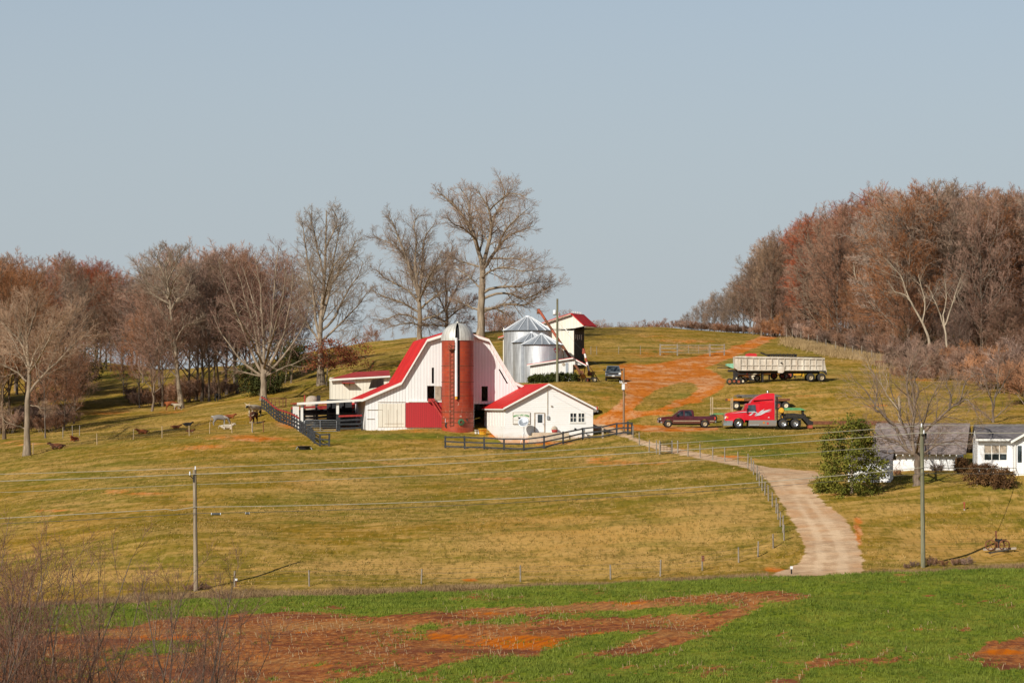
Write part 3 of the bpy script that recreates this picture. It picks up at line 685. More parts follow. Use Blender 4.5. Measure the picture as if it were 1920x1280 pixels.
tufts('dry_pasture_grass', 13000, 186, 330, 0.10, (0.32, 0.21, 0.070), (0.45, 0.30, 0.11))
# tall straw along the wood edge
N = 9000
tt = RNG.random(N); tu = 1478 + tt * 235 + RNG.normal(0, 10, N); tv = 631 + 0.00 * tt + 66 * tt ** 1.5 + RNG.normal(0, 1, N) * (3 + 9 * tt)
tY = 402 - 52 * tt ** 0.8 + RNG.normal(0, 4, N)
tx_ = (tu - U0) * tY / F; tz = gz_np(tx_, tY)
Vb, Tb = blades(0, tx_, tY, tz, 4, 0.55, 0.07, 0.35, RNG)
MAT['straw'] = leaf_mat('pale_straw', (0.27, 0.18, 0.08), (0.46, 0.32, 0.16), 0.3)
tag(link_mesh('tall_dry_grass', np_mesh('tall_dry_grass', Vb, tris=Tb), MAT['straw']), kind='stuff')
# rank grass in the pasture verge beside the field
N = 12000
vY = 176 + 8 * RNG.random(N); vX = (RNG.random(N) * 2 - 1) * (vY * 0.225); vu = U0 + F * vX / vY
kk = (vu < 1440) | (vu > 1625); vX, vY = vX[kk], vY[kk]
Vb, Tb = blades(0, vX, vY, gz_np(vX, vY), 3, 0.24, 0.04, 0.5, RNG)
MAT['verge'] = leaf_mat('brown_verge_grass', (0.13, 0.085, 0.04), (0.36, 0.24, 0.12), 0.3)
tag(link_mesh('verge_grass', np_mesh('verge_grass', Vb, tris=Tb), MAT['verge']), kind='stuff')
# ------------------------------------------------------------------ bare winter trees
def unit(a): return a / np.maximum(np.linalg.norm(a, axis=-1, keepdims=True), 1e-9)
def resample(pts, rad, K):
    pts = np.asarray(pts, float); rad = np.asarray(rad, float)
    d = np.concatenate([[0], np.cumsum(np.linalg.norm(np.diff(pts, axis=0), axis=1))])
    t = np.linspace(0, d[-1], K)
    return np.stack([np.interp(t, d, pts[:, i]) for i in range(3)], 1), np.interp(t, d, rad)
def smooth_line(pts):
    """Catmull-Rom through the points"""
    pts = np.asarray(pts, float)
    if len(pts) < 3: return pts
    ext = np.vstack([2 * pts[0] - pts[1], pts, 2 * pts[-1] - pts[-2]]); out = []
    for i in range(1, len(ext) - 2):
        p0, p1, p2, p3 = ext[i - 1], ext[i], ext[i + 1], ext[i + 2]
        for t in np.linspace(0, 1, 5)[:-1]:
            out.append(0.5 * (2 * p1 + (p2 - p0) * t + (2 * p0 - 5 * p1 + 4 * p2 - p3) * t * t + (3 * p1 - p0 - 3 * p2 + p3) * t ** 3))
    out.append(pts[-1]); return np.array(out)
def spawn(Pp, Rp, n, t0, t1, lf, ang, K, curl, up, rf, rtip, rng, lmin=0.3, lmax=99.0, taper_len=0.55, flat=0.0):
    """n side branches on each parent polyline (Pp: B,K,3; Rp: B,K)"""
    B, Kp, _ = Pp.shape
    L = np.linalg.norm(np.diff(Pp, axis=1), axis=2).sum(1)
    t = t0 + (t1 - t0) * (np.arange(n)[None] + rng.random((B, n))) / n
    f = t * (Kp - 1); i = np.clip(f.astype(int), 0, Kp - 2); fr = (f - i)[..., None]
    bi = np.arange(B)[:, None]
    pos = Pp[bi, i] * (1 - fr) + Pp[bi, i + 1] * fr
    rad = Rp[bi, i] * (1 - fr[..., 0]) + Rp[bi, i + 1] * fr[..., 0]
    T = unit(Pp[bi, i + 1] - Pp[bi, i])
    ref = unit(rng.normal(size=(B, n, 3)))
    side = unit(np.cross(T, ref))
    az = (np.arange(n)[None] * 2.4 + rng.random((B, 1)) * 6.28)[..., None]
    ref0 = np.where(np.abs(T[..., 2:3]) < 0.9, np.array([0, 0, 1.0]), np.array([1.0, 0, 0]))
    a1 = unit(np.cross(T, ref0)); a2 = np.cross(T, a1)
    side = unit(a1 * np.cos(az) + a2 * np.sin(az) + 0.35 * side)
    a = (ang * (0.75 + 0.5 * rng.random((B, n))))[..., None]
    D = unit(T * np.cos(a) + side * np.sin(a))
    ln = np.clip(L[:, None] * lf * (1 - taper_len * (t - t0) / max(1e-6, t1 - t0)) * (0.7 + 0.6 * rng.random((B, n))), lmin, lmax)
    N = B * n; D = D.reshape(N, 3); p = pos.reshape(N, 3); ln = ln.reshape(N); rad = rad.reshape(N)
    out = np.empty((N, K, 3)); out[:, 0] = p
    for k in range(1, K):
        D = unit(D + rng.normal(0, curl, (N, 3)) + np.array([0, 0, up]))
        p = p + D * (ln / (K - 1))[:, None]; out[:, k] = p
    r0 = np.minimum(rad * rf, rad * 0.9)
    r0 = np.maximum(r0, rtip * 1.3)
    rr = r0[:, None] + (rtip - r0)[:, None] * (np.linspace(0, 1, K)[None] ** 0.8)
    return out, rr
def tubes(Pl, Rl, s):
    N, K, _ = Pl.shape
    T = np.empty_like(Pl); T[:, 1:-1] = Pl[:, 2:] - Pl[:, :-2]; T[:, 0] = Pl[:, 1] - Pl[:, 0]; T[:, -1] = Pl[:, -1] - Pl[:, -2]
    T = unit(T); d0 = unit(Pl[:, -1] - Pl[:, 0])
    ref = np.where(np.abs(d0[:, 2:3]) < 0.8, np.array([0, 0, 1.0]), np.array([1.0, 0.2, 0]))[:, None, :]
    a = unit(np.cross(T, ref)); b = np.cross(T, a)
    th = np.arange(s) * 2 * PI / s
    V = Pl[:, :, None] + Rl[:, :, None, None] * (a[:, :, None] * np.cos(th)[None, None, :, None] + b[:, :, None] * np.sin(th)[None, None, :, None])
    base = (np.arange(N)[:, None, None] * K + np.arange(K - 1)[None, :, None]) * s
    k0 = np.arange(s)[None, None]; k1 = (np.arange(s)[None, None] + 1) % s
    q = np.stack([base + k0, base + k1, base + s + k1, base + s + k0], -1)
    return V.reshape(-1, 3), q.reshape(-1, 4)
def join(parts):
    vs, qs, o = [], [], 0
    for v, q in parts: vs.append(v); qs.append(q + o); o += len(v)
    return np.concatenate(vs), np.concatenate(qs)
def bark(name, c1, c2, var=0.0):
    c1 = tuple(min(.8, x * 1.16) for x in c1); c2 = tuple(min(.8, x * 1.16) for x in c2)
    k = NT(name); p = k.pos('Object')
    n1 = k.noise(k.scale(p, (2.5, 2.5, 0.5)), 1.0, 5, 0.7); n2 = k.noise(p, 0.25, 3)
    c = k.mix(k.ramp(n1, 0.36, 0.66), c1, c2); c = k.mix(k.math('MULTIPLY', k.ramp(n2, 0.45, 0.7), 0.4), c, tuple(x * 0.6 for x in c1))
    rnd = k.n('ShaderNodeObjectInfo').outputs['Random']
    hv = k.n('ShaderNodeHueSaturation'); k.set(hv.inputs['Color'], c)
    k.set(hv.inputs['Value'], k.ramp(rnd, 0, 1, 1 - var, 1 + var, False)); k.set(hv.inputs['Saturation'], k.ramp(k.math('FRACT', k.math('MULTIPLY', rnd, 7.3)), 0, 1, 1 - var, 1 + var * 0.6, False))
    return k.col(hv.outputs[0], 0.95, 0, 0.1).bump(n1, 0.6, 0.05).m
MAT['bark_grey'] = bark('grey_oak_bark', (0.17, 0.13, 0.092), (0.33, 0.26, 0.185))
MAT['bark_wood'] = bark('woodland_bark', (0.115, 0.085, 0.060), (0.235, 0.175, 0.125), 0.3)
MAT['twig_maple'] = bark('plum_brown_twigs', (0.15, 0.085, 0.065), (0.27, 0.165, 0.125), 0.1)
MAT['bark_dark'] = bark('dark_maple_bark', (0.105, 0.078, 0.058), (0.225, 0.17, 0.125))
MAT['bark_pale'] = bark('bleached_bark', (0.26, 0.21, 0.15), (0.42, 0.34, 0.245))
MAT['twig_brown'] = bark('brown_twigs', (0.20, 0.130, 0.088), (0.33, 0.225, 0.155), 0.15)
MAT['twig_tan'] = bark('tan_twigs', (0.22, 0.16, 0.11), (0.33, 0.25, 0.18), 0.15)
MAT['twig_wood'] = bark('purplish_wood_twigs', (0.215, 0.106, 0.060), (0.37, 0.195, 0.118), 0.28)
MAT['twig_red'] = bark('budding_red_twigs', (0.25, 0.070, 0.038), (0.40, 0.125, 0.062), 0.2)
MAT['twig_grey'] = bark('grey_brown_twigs', (0.205, 0.138, 0.095), (0.35, 0.24, 0.165), 0.25)
MAT['oak_leaf'] = leaf_mat('russet_oak_leaf', (0.16, 0.045, 0.022), (0.30, 0.10, 0.045), 0.5)
MAT['cedar'] = leaf_mat('dull_cedar_green', (0.030, 0.038, 0.010), (0.085, 0.085, 0.022), 0.5)
MAT['hedge'] = leaf_mat('clipped_box_green', (0.028, 0.040, 0.008), (0.080, 0.085, 0.018), 0.8)
MAT['evergreen'] = leaf_mat('yellowish_evergreen_needles', (0.052, 0.068, 0.010), (0.225, 0.205, 0.030), 0.7)
MAT['brown_bush'] = leaf_mat('reddish_brown_bush_leaf', (0.07, 0.035, 0.018), (0.22, 0.115, 0.045), 0.7)

MAT['bark_bush'] = bark('dark_bush_bark', (0.075, 0.055, 0.042), (0.20, 0.15, 0.11), 0.1)
MAT['twig_bush'] = bark('dark_red_brown_twigs', (0.12, 0.055, 0.036), (0.24, 0.125, 0.078), 0.1)
def leaves(centers, n, spread_, size, rng, squash=1.0):
    """many small leaf faces gathered round the given centres"""
    idx = rng.integers(0, len(centers), n)
    c = np.asarray(centers)[idx] + rng.normal(0, 1, (n, 3)) * np.array([spread_, spread_, spread_ * squash])
    a = unit(rng.normal(size=(n, 3))); b = unit(np.cross(a, rng.normal(size=(n, 3))))
    s = size * (0.6 + 0.8 * rng.random((n, 1)))
    V = np.stack([c - a * s, c + b * s * 0.6, c + a * s, c - b * s * 0.6], 1)
    return V.reshape(-1, 3), np.arange(n * 4).reshape(-1, 4)

def twigs_on(P1, R1, rng, twig=0.014, dens=(7, 6, 5), up=0.05, l2=0.45, l3=0.42, l4=0.45, curl=0.16, t0=0.18):
    """second, third and fourth order growth on a set of limbs"""
    P2, R2 = spawn(P1, R1, dens[0], t0, 1.0, l2 * 1.15, R(40), 6, curl * 0.75, up, 0.5, twig * 1.2, rng, 0.5, 6.0)
    P3, R3 = spawn(P2, R2, dens[1], 0.15, 1.0, l3 * 1.2, R(38), 5, curl * 0.75, up * 0.6, 0.5, twig * 0.8, rng, 0.4, 3.0)
    P4, R4 = spawn(P3, R3, dens[2], 0.10, 1.0, l4 * 1.45, R(34), 3, curl * 0.6, up * 0.4, 0.6, twig * 0.55, rng, 0.3, 1.9)
    return (P2, R2), (P3, R3), (P4, R4)

def auto_tree(seed, h, crown_w, bare, n_limb, limb_ang, twig, dens, fork=0.75, lean=0.04, r0=None, up=0.12):
    rng = np.random.default_rng(seed)
    r0 = r0 or h * 0.0135
    K = 9; zt = np.linspace(0, h * fork, K)
    wob = np.cumsum(rng.normal(0, lean * h / K, (K, 2)), axis=0); wob[0] = 0
    tr = np.concatenate([wob, zt[:, None]], 1)[None]
    rr = (r0 * (1 - 0.75 * np.linspace(0, 1, K) ** 0.9))[None]
    rr[0, 0] *= 1.35
    P1, R1 = spawn(tr, rr, n_limb, bare / fork, 1.0, 0.55, R(limb_ang), 8, 0.10, up, 0.62, 0.03, rng, h * 0.10, crown_w, 0.35)
    # leaders carry on from the fork to the top
    P0, R0 = spawn(tr, rr, 3, 0.90, 1.0, 0.42, R(22), 7, 0.09, 0.12, 0.8, 0.025, rng, h * (1 - fork) * 0.85, h * (1 - fork) * 1.15, 0.0)
    P1 = np.concatenate([P1, np.stack([resample(p, r, 8)[0] for p, r in zip(P0, R0)])]); R1 = np.concatenate([R1, np.stack([resample(p, r, 8)[1] for p, r in zip(P0, R0)])])
    A, Bq, Cq = twigs_on(P1, R1, rng, twig, dens)
    wood = join([tubes(tr, rr, 7), tubes(P1, R1, 5), tubes(A[0], A[1], 4)])
    tw = join([tubes(*Bq, 3), tubes(*Cq, 3)])
    return wood, tw, Bq[0]

def plant(name, label, cat, loc, wood, tw, mw, mt, group=None, rz=0.0, s=1.0, meshes=None):
    t = thing(name, label, cat, loc, rz, group); t.scale = (s, s, s)
    link_mesh('trunk', np_mesh('trunk', *wood, smooth=True), mw, t)
    link_mesh('crown', np_mesh('crown', *tw), mt, t)
    return t

def hero(name, label, u, Y, limbs, seed, mw, mt, twig=0.018,  dens=(8, 6, 5), extra=None, t0=0.2, l2=0.42, l3=0.42, up=0.06, root_flare=1.5, l4=0.45, trunk_twigs=None):
    """a tree whose main limbs follow a survey: limbs = [( [(column,row,offset in depth)...], r_base_px, r_tip_px ), ...]; the first is the trunk"""
    rng = np.random.default_rng(seed); twig *= 0.72
    root = G(u, Y, -0.15); s = Y / F
    lines = []
    for pts, ra, rb in limbs:
        w_ = np.array([tuple(P(a, b, Y + c)) for a, b, c in [(q + (0,))[:3] for q in pts]]) - np.array(root)
        w_ = smooth_line(w_)
        w_[1:-1] += rng.normal(0, 0.05, w_[1:-1].shape)
        lines.append(resample(w_, np.linspace(ra * s * 0.68, max(rb * s * 0.62, twig * 1.5), len(w_)), 12))
    P1 = np.stack([l[0] for l in lines]); R1 = np.stack([l[1] for l in lines])
    P1[0, 0, 2] = -0.2; R1[0, 0] *= root_flare; R1[0, 1] *= 1 + (root_flare - 1) * 0.25
    first = 1 if len(lines) > 1 else 0
    PL, RL = P1[first:], R1[first:]
    lens = np.linalg.norm(np.diff(PL, axis=1), axis=2).sum(1)
    sets = []
    for lo, hi, mult in ((0, 4, 0.6), (4, 8, 1.0), (8, 14, 1.6), (14, 60, 2.3)):
        m = (lens >= lo) & (lens < hi)
        if m.any():
            n2 = max(3, int(dens[0] * mult))
            sets.append(twigs_on(PL[m], RL[m], rng, twig, (int(n2 * 1.35), dens[1] + 2, dens[2] + 1), up, l2 * 1.15 / max(1.0, mult ** 0.9), l3 * 1.1, l4, 0.17, t0))
    if trunk_twigs:
        sets.append(twigs_on(P1[:1], R1[:1], rng, twig, (trunk_twigs, dens[1], dens[2]), up, 0.22, l3, l4, 0.17, 0.3))
    wood = join([tubes(P1, R1, 8)] + [tubes(a[0], a[1], 4) for a, b, c in sets])
    tw = join([x for a, b, c in sets for x in (tubes(*b, 3), tubes(*c, 3))])
    t = plant(name, label, 'tree', root, wood, tw, mw, mt)
    return t

# --- the tall oaks behind the barn
hero('oak_tree', 'tallest bare oak on the crest, its thick trunk rising behind the barn silo', 902, 402,
 [([(900,640),(902,600),(903,560),(905,520),(904,497)], 11.5, 8.0),
  ([(904,500),(897,470),(884,432),(868,405),(852,385),(832,368),(820,362)], 6.5, 1.2),
  ([(884,432,0),(880,400,3),(878,375,4),(862,352,6)], 3.6, 1.0),
  ([(897,470,0),(893,450,-3),(872,430,-6),(850,420,-8),(838,408,-9)], 3.4, 1.0),
  ([(905,500),(912,475),(920,440),(921,420),(917,395),(905,372),(896,356)], 6.2, 1.2),
  ([(920,440,0),(928,405,3),(940,385,5),(946,360,6),(940,340,8)], 4.2, 1.0),
  ([(905,505),(922,482),(935,462),(950,445),(975,432),(1000,424)], 5.4, 1.0),
  ([(935,462,0),(945,435,-5),(968,410,-8),(990,392,-10)], 3.2, 0.9),
  ([(917,395,0),(935,378,-3),(955,362,-6),(985,368,-8)], 2.6, 0.9),
  ([(922,485,0),(945,484,-3),(975,486,-5),(1004,492,-6)], 2.8, 0.8),
  ([(907,548),(922,540),(945,537),(975,538),(1000,530),(1030,528)], 4.6, 0.9),
  ([(905,560),(925,552),(955,550),(985,560),(1015,545),(1045,530)], 4.0, 0.8),
  ([(905,580),(925,578),(950,570),(985,572),(1000,562),(1020,535)], 4.8, 1.0),
  ([(904,588),(920,578),(940,582),(960,596)], 4.2, 0.9),
  ([(900,580),(885,578),(865,568),(850,560)], 3.4, 0.9),
  ([(898,500),(882,495),(860,488),(842,480)], 3.0, 0.8),
  ([(903,520,0),(925,505,-8),(950,500,-12),(985,510,-14),(1020,500,-15)], 3.0, 0.8),
  ([(900,470,0),(905,440,8),(900,410,12),(890,385,14)], 3.0, 0.8),
  ([(902,540,0),(880,520,6),(858,505,9),(840,500,10)], 2.8, 0.8)],
 101, MAT['bark_grey'], MAT['twig_brown'], 0.019, (9, 7, 5), t0=0.25)
hero('oak_tree', 'bare many-stemmed oak on the crest just left of the tallest oak', 786, 412,
 [([(786,640),(787,600),(786,575),(785,552)], 7.0, 5.5),
  ([(785,556),(775,520),(764,490),(755,465),(745,440),(735,415),(725,405)], 4.8, 1.0),
  ([(786,552),(790,520),(795,495),(792,470),(800,440),(815,420)], 4.4, 1.0),
  ([(785,550),(780,515),(778,480),(782,450),(775,425),(785,402)], 4.4, 1.0),
  ([(764,490,0),(750,470,3),(730,455,5),(712,448,6),(698,440,6)], 2.8, 0.8),
  ([(786,560),(800,535),(820,505),(840,485),(850,460)], 4.0, 0.9),
  ([(784,565),(765,545),(740,530),(720,520),(705,505)], 3.4, 0.8),
  ([(787,580),(810,560),(835,545),(860,530)], 3.4, 0.8),
  ([(785,585),(760,570),(735,560),(712,552),(700,545)], 3.2, 0.8),
  ([(786,600),(765,590),(745,590),(720,600),(705,598)], 3.0, 0.8),
  ([(787,600),(815,592),(840,580),(862,575)], 3.0, 0.8),
  ([(786,560,0),(780,530,8),(770,500,12),(758,480,14)], 3.0, 0.8),
  ([(786,565,0),(800,530,-8),(815,500,-12),(828,470,-12)], 3.0, 0.8),
  ([(786,610,0),(770,605,-6),(750,608,-8),(725,615,-8)], 2.6, 0.8),
  ([(787,610,0),(810,608,5),(835,600,6)], 2.6, 0.8)],
 102, MAT['bark_grey'], MAT['twig_brown'], 0.019, (10, 7, 5), t0=0.15)
hero('oak_tree', 'low dark bare tree filling the gap behind the brick silo', 838, 418,
 [([(836,640),(838,600),(836,570),(838,545)], 5.0, 3.0),
  ([(838,590),(825,560),(815,530),(805,510)], 2.8, 0.8),([(838,580),(850,550),(862,530),(868,505)], 2.8, 0.8),([(838,550),(835,520),(842,495),(838,480)], 2.6, 0.8),
  ([(838,600),(860,580),(880,570),(890,560)], 2.6, 0.8),([(837,605),(815,590),(800,580)], 2.6, 0.8),([(838,612),(862,605),(885,602)], 2.4, 0.8),([(837,612),(815,610),(795,606)], 2.4, 0.8)],
 103, MAT['bark_wood'], MAT['twig_wood'], 0.020, (12, 8, 5), t0=0.1)
# --- the pair of big trees left of the barn
hero('ash_tree', 'tall slender bare tree with pale bark standing uphill left of the barn roof', 602, 352,
 [([(602,722),(601,690),(601,660),(600,630),(602,590),(606,550),(608,510),(610,470),(611,430),(612,395)], 9.5, 1.4),
  ([(601,640),(592,600),(588,560),(582,520),(575,480),(570,440),(566,415)], 4.2, 0.9),
  ([(603,600),(615,560),(622,520),(626,480),(634,445),(640,415)], 4.2, 0.9),
  ([(608,520),(598,480),(592,450),(586,420),(584,400)], 3.2, 0.8),
  ([(606,560),(625,525),(645,495),(660,465),(672,445)], 3.6, 0.8),
  ([(610,470),(622,440),(632,415),(628,398)], 2.6, 0.8),
  ([(602,620),(625,600),(640,570),(655,540),(670,520),(680,490)], 3.8, 0.8),
  ([(602,640),(630,615),(655,590),(675,570),(690,545)], 3.4, 0.8),
  ([(601,650),(585,620),(565,590),(555,560),(550,530)], 3.4, 0.8),
  ([(601,600,0),(590,560,9),(580,530,13),(575,490,15)], 3.2, 0.8),([(605,570,0),(615,530,-9),(625,500,-13),(650,470,-15)], 3.2, 0.8),
  ([(602,655),(630,650),(655,640),(672,628)], 2.6, 0.7)],
 104, MAT['bark_grey'], MAT['twig_tan'], 0.019, (9, 7, 5), t0=0.2, trunk_twigs=12)
hero('maple_tree', 'broad bare tree with fan of pale limbs at the upper end of the corral fence', 495, 334,
 [([(494,748),(494,725),(495,700)], 9.5, 8.0),
  ([(494,702),(480,680),(468,650),(455,615),(440,580),(428,550),(418,520),(410,490)], 4.4, 0.9),
  ([(494,700),(486,660),(478,625),(470,590),(460,560),(450,525),(440,495)], 4.4, 0.9),
  ([(495,700),(495,660),(493,620),(490,580),(488,540),(482,500),(478,475)], 4.6, 0.9),
  ([(495,700),(503,660),(508,620),(512,575),(515,530),(520,490),(522,460)], 4.6, 0.9),
  ([(496,702),(515,665),(528,635),(538,600),(545,560),(548,520),(545,480)], 4.4, 0.9),
  ([(497,705),(525,675),(545,650),(562,625),(575,595),(582,560)], 4.0, 0.8),
  ([(493,705),(470,690),(448,670),(430,645),(412,620),(400,590)], 3.8, 0.8),
  ([(493,706),(465,700),(440,695),(420,690)], 2.6, 0.7),([(497,706),(530,690),(555,680),(578,668)], 2.8, 0.7),
  ([(495,690,0),(488,650,8),(482,600,12),(470,550,15),(455,500,16)], 3.8, 0.8),([(495,690,0),(505,650,-8),(520,600,-12),(532,550,-14),(535,500,-15)], 3.8, 0.8),
  ([(490,680,0),(472,640,-8),(450,600,-12),(430,570,-14)], 3.2, 0.8),([(500,680,0),(522,640,8),(548,605,12),(562,570,14)], 3.2, 0.8)],
 105, MAT['bark_grey'], MAT['twig_maple'], 0.018, (6, 5, 4), t0=0.22)
hero('poplar_tree', 'tall crooked bare tree with mossy limbs behind the rust coloured cow', 338, 352,
 [([(340,766),(336,730),(332,700),(330,660),(325,620),(320,580),(316,550),(312,520),(310,490)], 7.0, 1.6),
  ([(320,582),(330,565),(345,555),(360,548)], 3.4, 0.9),([(316,560),(305,545),(290,538),(275,530),(262,510)], 3.6, 0.8),
  ([(312,530),(325,505),(335,485),(345,470)], 2.8, 0.8),([(312,525),(300,500),(295,480),(300,465)], 2.8, 0.8),([(310,500),(318,480),(312,462)], 2.2, 0.8),
  ([(318,570),(300,560),(280,545),(270,520),(262,495)], 2.8, 0.8),([(345,555,0),(358,525,3),(352,500,5)], 2.4, 0.8),
  ([(328,640),(345,612),(365,605),(380,600)], 2.8, 0.8),([(316,560,0),(325,530,-8),(340,510,-10)], 2.6, .8),([(316,555,0),(305,530,8),(290,505,10)], 2.6, .8)],
 106, MAT['bark_grey'], MAT['twig_tan'], 0.018, (9, 6, 5), t0=0.2, trunk_twigs=14)
hero('beech_tree', 'wide grey bare tree alone at the far left end of the pasture fence', 51, 283,
 [([(50,850),(51,820),(50,780),(52,740),(55,700),(52,660),(50,630)], 9.0, 3.6),
  ([(56,735),(70,715),(90,695),(110,675),(130,655),(150,635),(172,628)], 4.0, 0.9),
  ([(54,700),(62,670),(75,645),(90,620),(98,595)], 3.4, 0.8),([(52,680),(42,650),(30,630),(10,612),(-10,590)], 3.4, 0.8),
  ([(50,640),(48,610),(52,580),(45,555)], 2.8, 0.8),([(51,635),(62,600),(68,575),(72,555)], 2.8, 0.8),
  ([(50,715),(35,700),(15,688),(-5,680),(-25,665)], 3.0, 0.8),([(52,660),(40,625),(30,595),(20,570)], 2.8, 0.8),
  ([(55,700,0),(80,660,-8),(100,620,-10),(120,590,-12)], 3.0, 0.8),([(52,690,0),(30,650,8),(10,610,10),(-5,580,12)], 3.0, 0.8),
  ([(90,695,0),(112,640,3),(135,600,5),(145,575,6)], 2.6, 0.8),([(50,805),(30,798),(10,790),(-5,772)], 2.0, 0.7),([(55,760),(70,762),(95,770)], 1.6, 0.6)],
 107, MAT['bark_grey'], MAT['twig_grey'], 0.018, (10, 7, 6), t0=0.2)
# --- the yard tree by the white houses
hero('maple_tree', 'wide bare yard tree in front of the white garage', 1718, 217,
 [([(1718,911),(1719,890),(1720,860),(1717,848)], 10.5, 9.5),
  ([(1718,852),(1700,842),(1685,830),(1665,822),(1645,815),(1625,800)], 5.0, 1.0),
  ([(1716,848),(1710,820),(1712,790),(1714,760),(1712,735),(1706,715)], 5.5, 1.3),
  ([(1722,850),(1728,820),(1740,800),(1760,785),(1780,768),(1800,750),(1815,730)], 5.5, 1.2),
  ([(1713,780),(1704,750),(1700,720),(1704,690),(1712,672),(1722,655)], 4.0, 0.9),([(1714,762),(1722,735),(1715,705),(1735,680),(1745,665)], 3.2, 0.8),
  ([(1700,842),(1680,800),(1655,775),(1635,750),(1622,730),(1605,715)], 4.2, 1.0),([(1655,775,0),(1640,765,2),(1645,735,3),(1640,700,4),(1628,690,4)], 2.6, 0.8),
  ([(1780,768,0),(1785,745,3),(1775,725,4),(1780,700,5)], 2.8, 0.8),([(1790,760,0),(1815,750,-2),(1830,772,-3),(1842,790,-3)], 2.4, 0.7),([(1800,750),(1812,715),(1835,700)], 2.2, 0.7),
  ([(1724,858),(1745,840),(1765,830),(1790,826),(1815,828)], 3.4, 0.8),([(1716,852),(1690,848),(1668,850),(1645,845)], 3.2, 0.8),
  ([(1718,848,0),(1725,815,-6),(1735,780,-8),(1748,745,-9),(1760,720,-9)], 3.6, 0.8),([(1716,848,0),(1698,810,6),(1685,770,8),(1672,735,9),(1668,700,9)], 3.6, 0.8)],
 108, MAT['bark_dark'], MAT['twig_brown'], 0.011, (8, 6, 4), t0=0.2, l4=0.4)
t = hero('dead_tree', 'broken dead trunk with one long bleached limb behind the garage roof', 1688, 268,
 [([(1688,800),(1687,770),(1685,742)], 4.5, 3.8),([(1687,772),(1675,755),(1660,735),(1645,710),(1632,692),(1626,678)], 2.2, 0.7),([(1660,735),(1664,715),(1662,700)], 1.2, .5)],
 109, MAT['bark_pale'], MAT['twig_tan'], 0.014, (2, 3, 2), t0=0.5, root_flare=1.1)
hero('bare_tree', 'small bare tree rising behind the grey shingled house at the right edge', 1862, 258,
 [([(1862,800),(1862,770),(1866,745),(1872,720)], 4.0, 1.6),([(1863,770),(1855,740),(1848,715),(1840,690)], 2.6, 0.8),([(1866,745),(1885,715),(1895,690)], 2.4, 0.8),([(1870,725),(1870,695),(1880,665)], 2.0, 0.7),([(1862,785),(1880,770),(1900,750)], 2.0, 0.7),([(1862,790),(1840,770),(1822,755)], 1.8, .7)],
 110, MAT['bark_wood'], MAT['twig_wood'], 0.012, (8, 6, 5), t0=0.15)

# --- woodland trees: a set of kinds, each tree its own object
KINDS = []
for i, (h, cw, bare, nl, la, dens, tm) in enumerate([
    (22, 6.5, 0.20, 22, 44, (8, 7, 6), 'twig_wood'), (20, 7.5, 0.14, 24, 50, (8, 7, 6), 'twig_wood'), (24, 5.5, 0.34, 18, 36, (8, 7, 6), 'twig_grey'),
    (19, 7.0, 0.12, 24, 52, (8, 7, 6), 'twig_red'), (22, 6.0, 0.18, 22, 42, (8, 7, 6), 'twig_wood'), (17, 7.5, 0.10, 24, 55, (8, 7, 6), 'twig_grey')]):
    wd, tw, _ = auto_tree(500 + i, h, cw, bare, nl, la, 0.0165, dens, r0=h * 0.0095)
    KINDS.append((h, np_mesh('trunk', *wd, smooth=True), np_mesh('crown', *tw), tm))
WOODS_N = 0
def wood_tree(name, label, group, u, Y, h, kind, rng, tm=None, bm='bark_wood'):
    hh, mt_, mc, tmk = KINDS[kind]
    tm = tm or tmk
    key = (kind, tm, bm)
    if key not in wood_tree.cache:
        a = mt_.copy(); a.materials.clear(); a.materials.append(MAT[bm]); b = mc.copy(); b.materials.clear(); b.materials.append(MAT[tm])
        wood_tree.cache[key] = (a, b)
    a, b = wood_tree.cache[key]
    s = h / hh
    t = thing(name, label, 'tree', G(u, Y, -0.1), rng.random() * 6.28, group); t.scale = (s * (0.9 + 0.3 * rng.random()), s * (0.9 + 0.3 * rng.random()), s)
    link_mesh('trunk', a, None, t); link_mesh('crown', b, None, t)
    return t
wood_tree.cache = {}
def lerp_env(env, u):
    return float(np.interp(u, [e[0] for e in env], [e[1] for e in env]))
rng = np.random.default_rng(42)
ENV_R = [(1260,606),(1300,580),(1340,558),(1385,535),(1410,492),(1440,455),(1480,432),(1520,412),(1560,392),(1600,368),(1650,362),(1700,360),(1750,352),(1800,348),(1850,356),(1920,362),(2050,365),(2200,380)]
EDGE_R = [(1280,450),(1400,434),(1440,422),(1500,406),(1560,390),(1620,374),(1690,356),(1750,352),(1800,350),(1950,348),(2200,346)]
for i in range(140):
    u = 1415 + (2150 - 1415) * ((i * 0.6180339) % 1.0) + rng.normal(0, 6)
    y0 = lerp_env(EDGE_R, u); d = rng.random() ** 1.2
    Y = y0 + 4 + 78 * d
    vb = row_of(G(u, Y)); vt = lerp_env(ENV_R, u) + rng.random() ** 1.6 * 95 * (1.15 - d)
    h = (vb - vt) * Y / F
    k = int(rng.integers(0, 6)); tm = None
    if k == 3 and rng.random() < 0.6: tm = 'twig_wood'
    if h < 6: continue
    wood_tree('woodland_tree', 'bare reddish brown tree packed among others in the wood on the right hill', 'trees of the wood on the right hill', u, Y, h, k, rng, tm)
for u, Y, vt in [(1278,444,596),(1290,446,588),(1303,444,578),(1316,446,570),(1330,447,566),(1340,444,556),(1352,446,560),(1362,441,550),(1372,443,548),(1384,439,535),(1394,438,528),(1404,437,510),(1322,440,592),(1358,438,588)]:
    h = (row_of(G(u, Y)) - vt) * Y / F * 1.12
    wood_tree('woodland_tree', 'small grey bare tree on the skyline tapering off the right wood', 'small skyline trees left of the right wood', u, Y, h, (5, 3, 1)[int(u) % 3], rng, 'twig_grey')
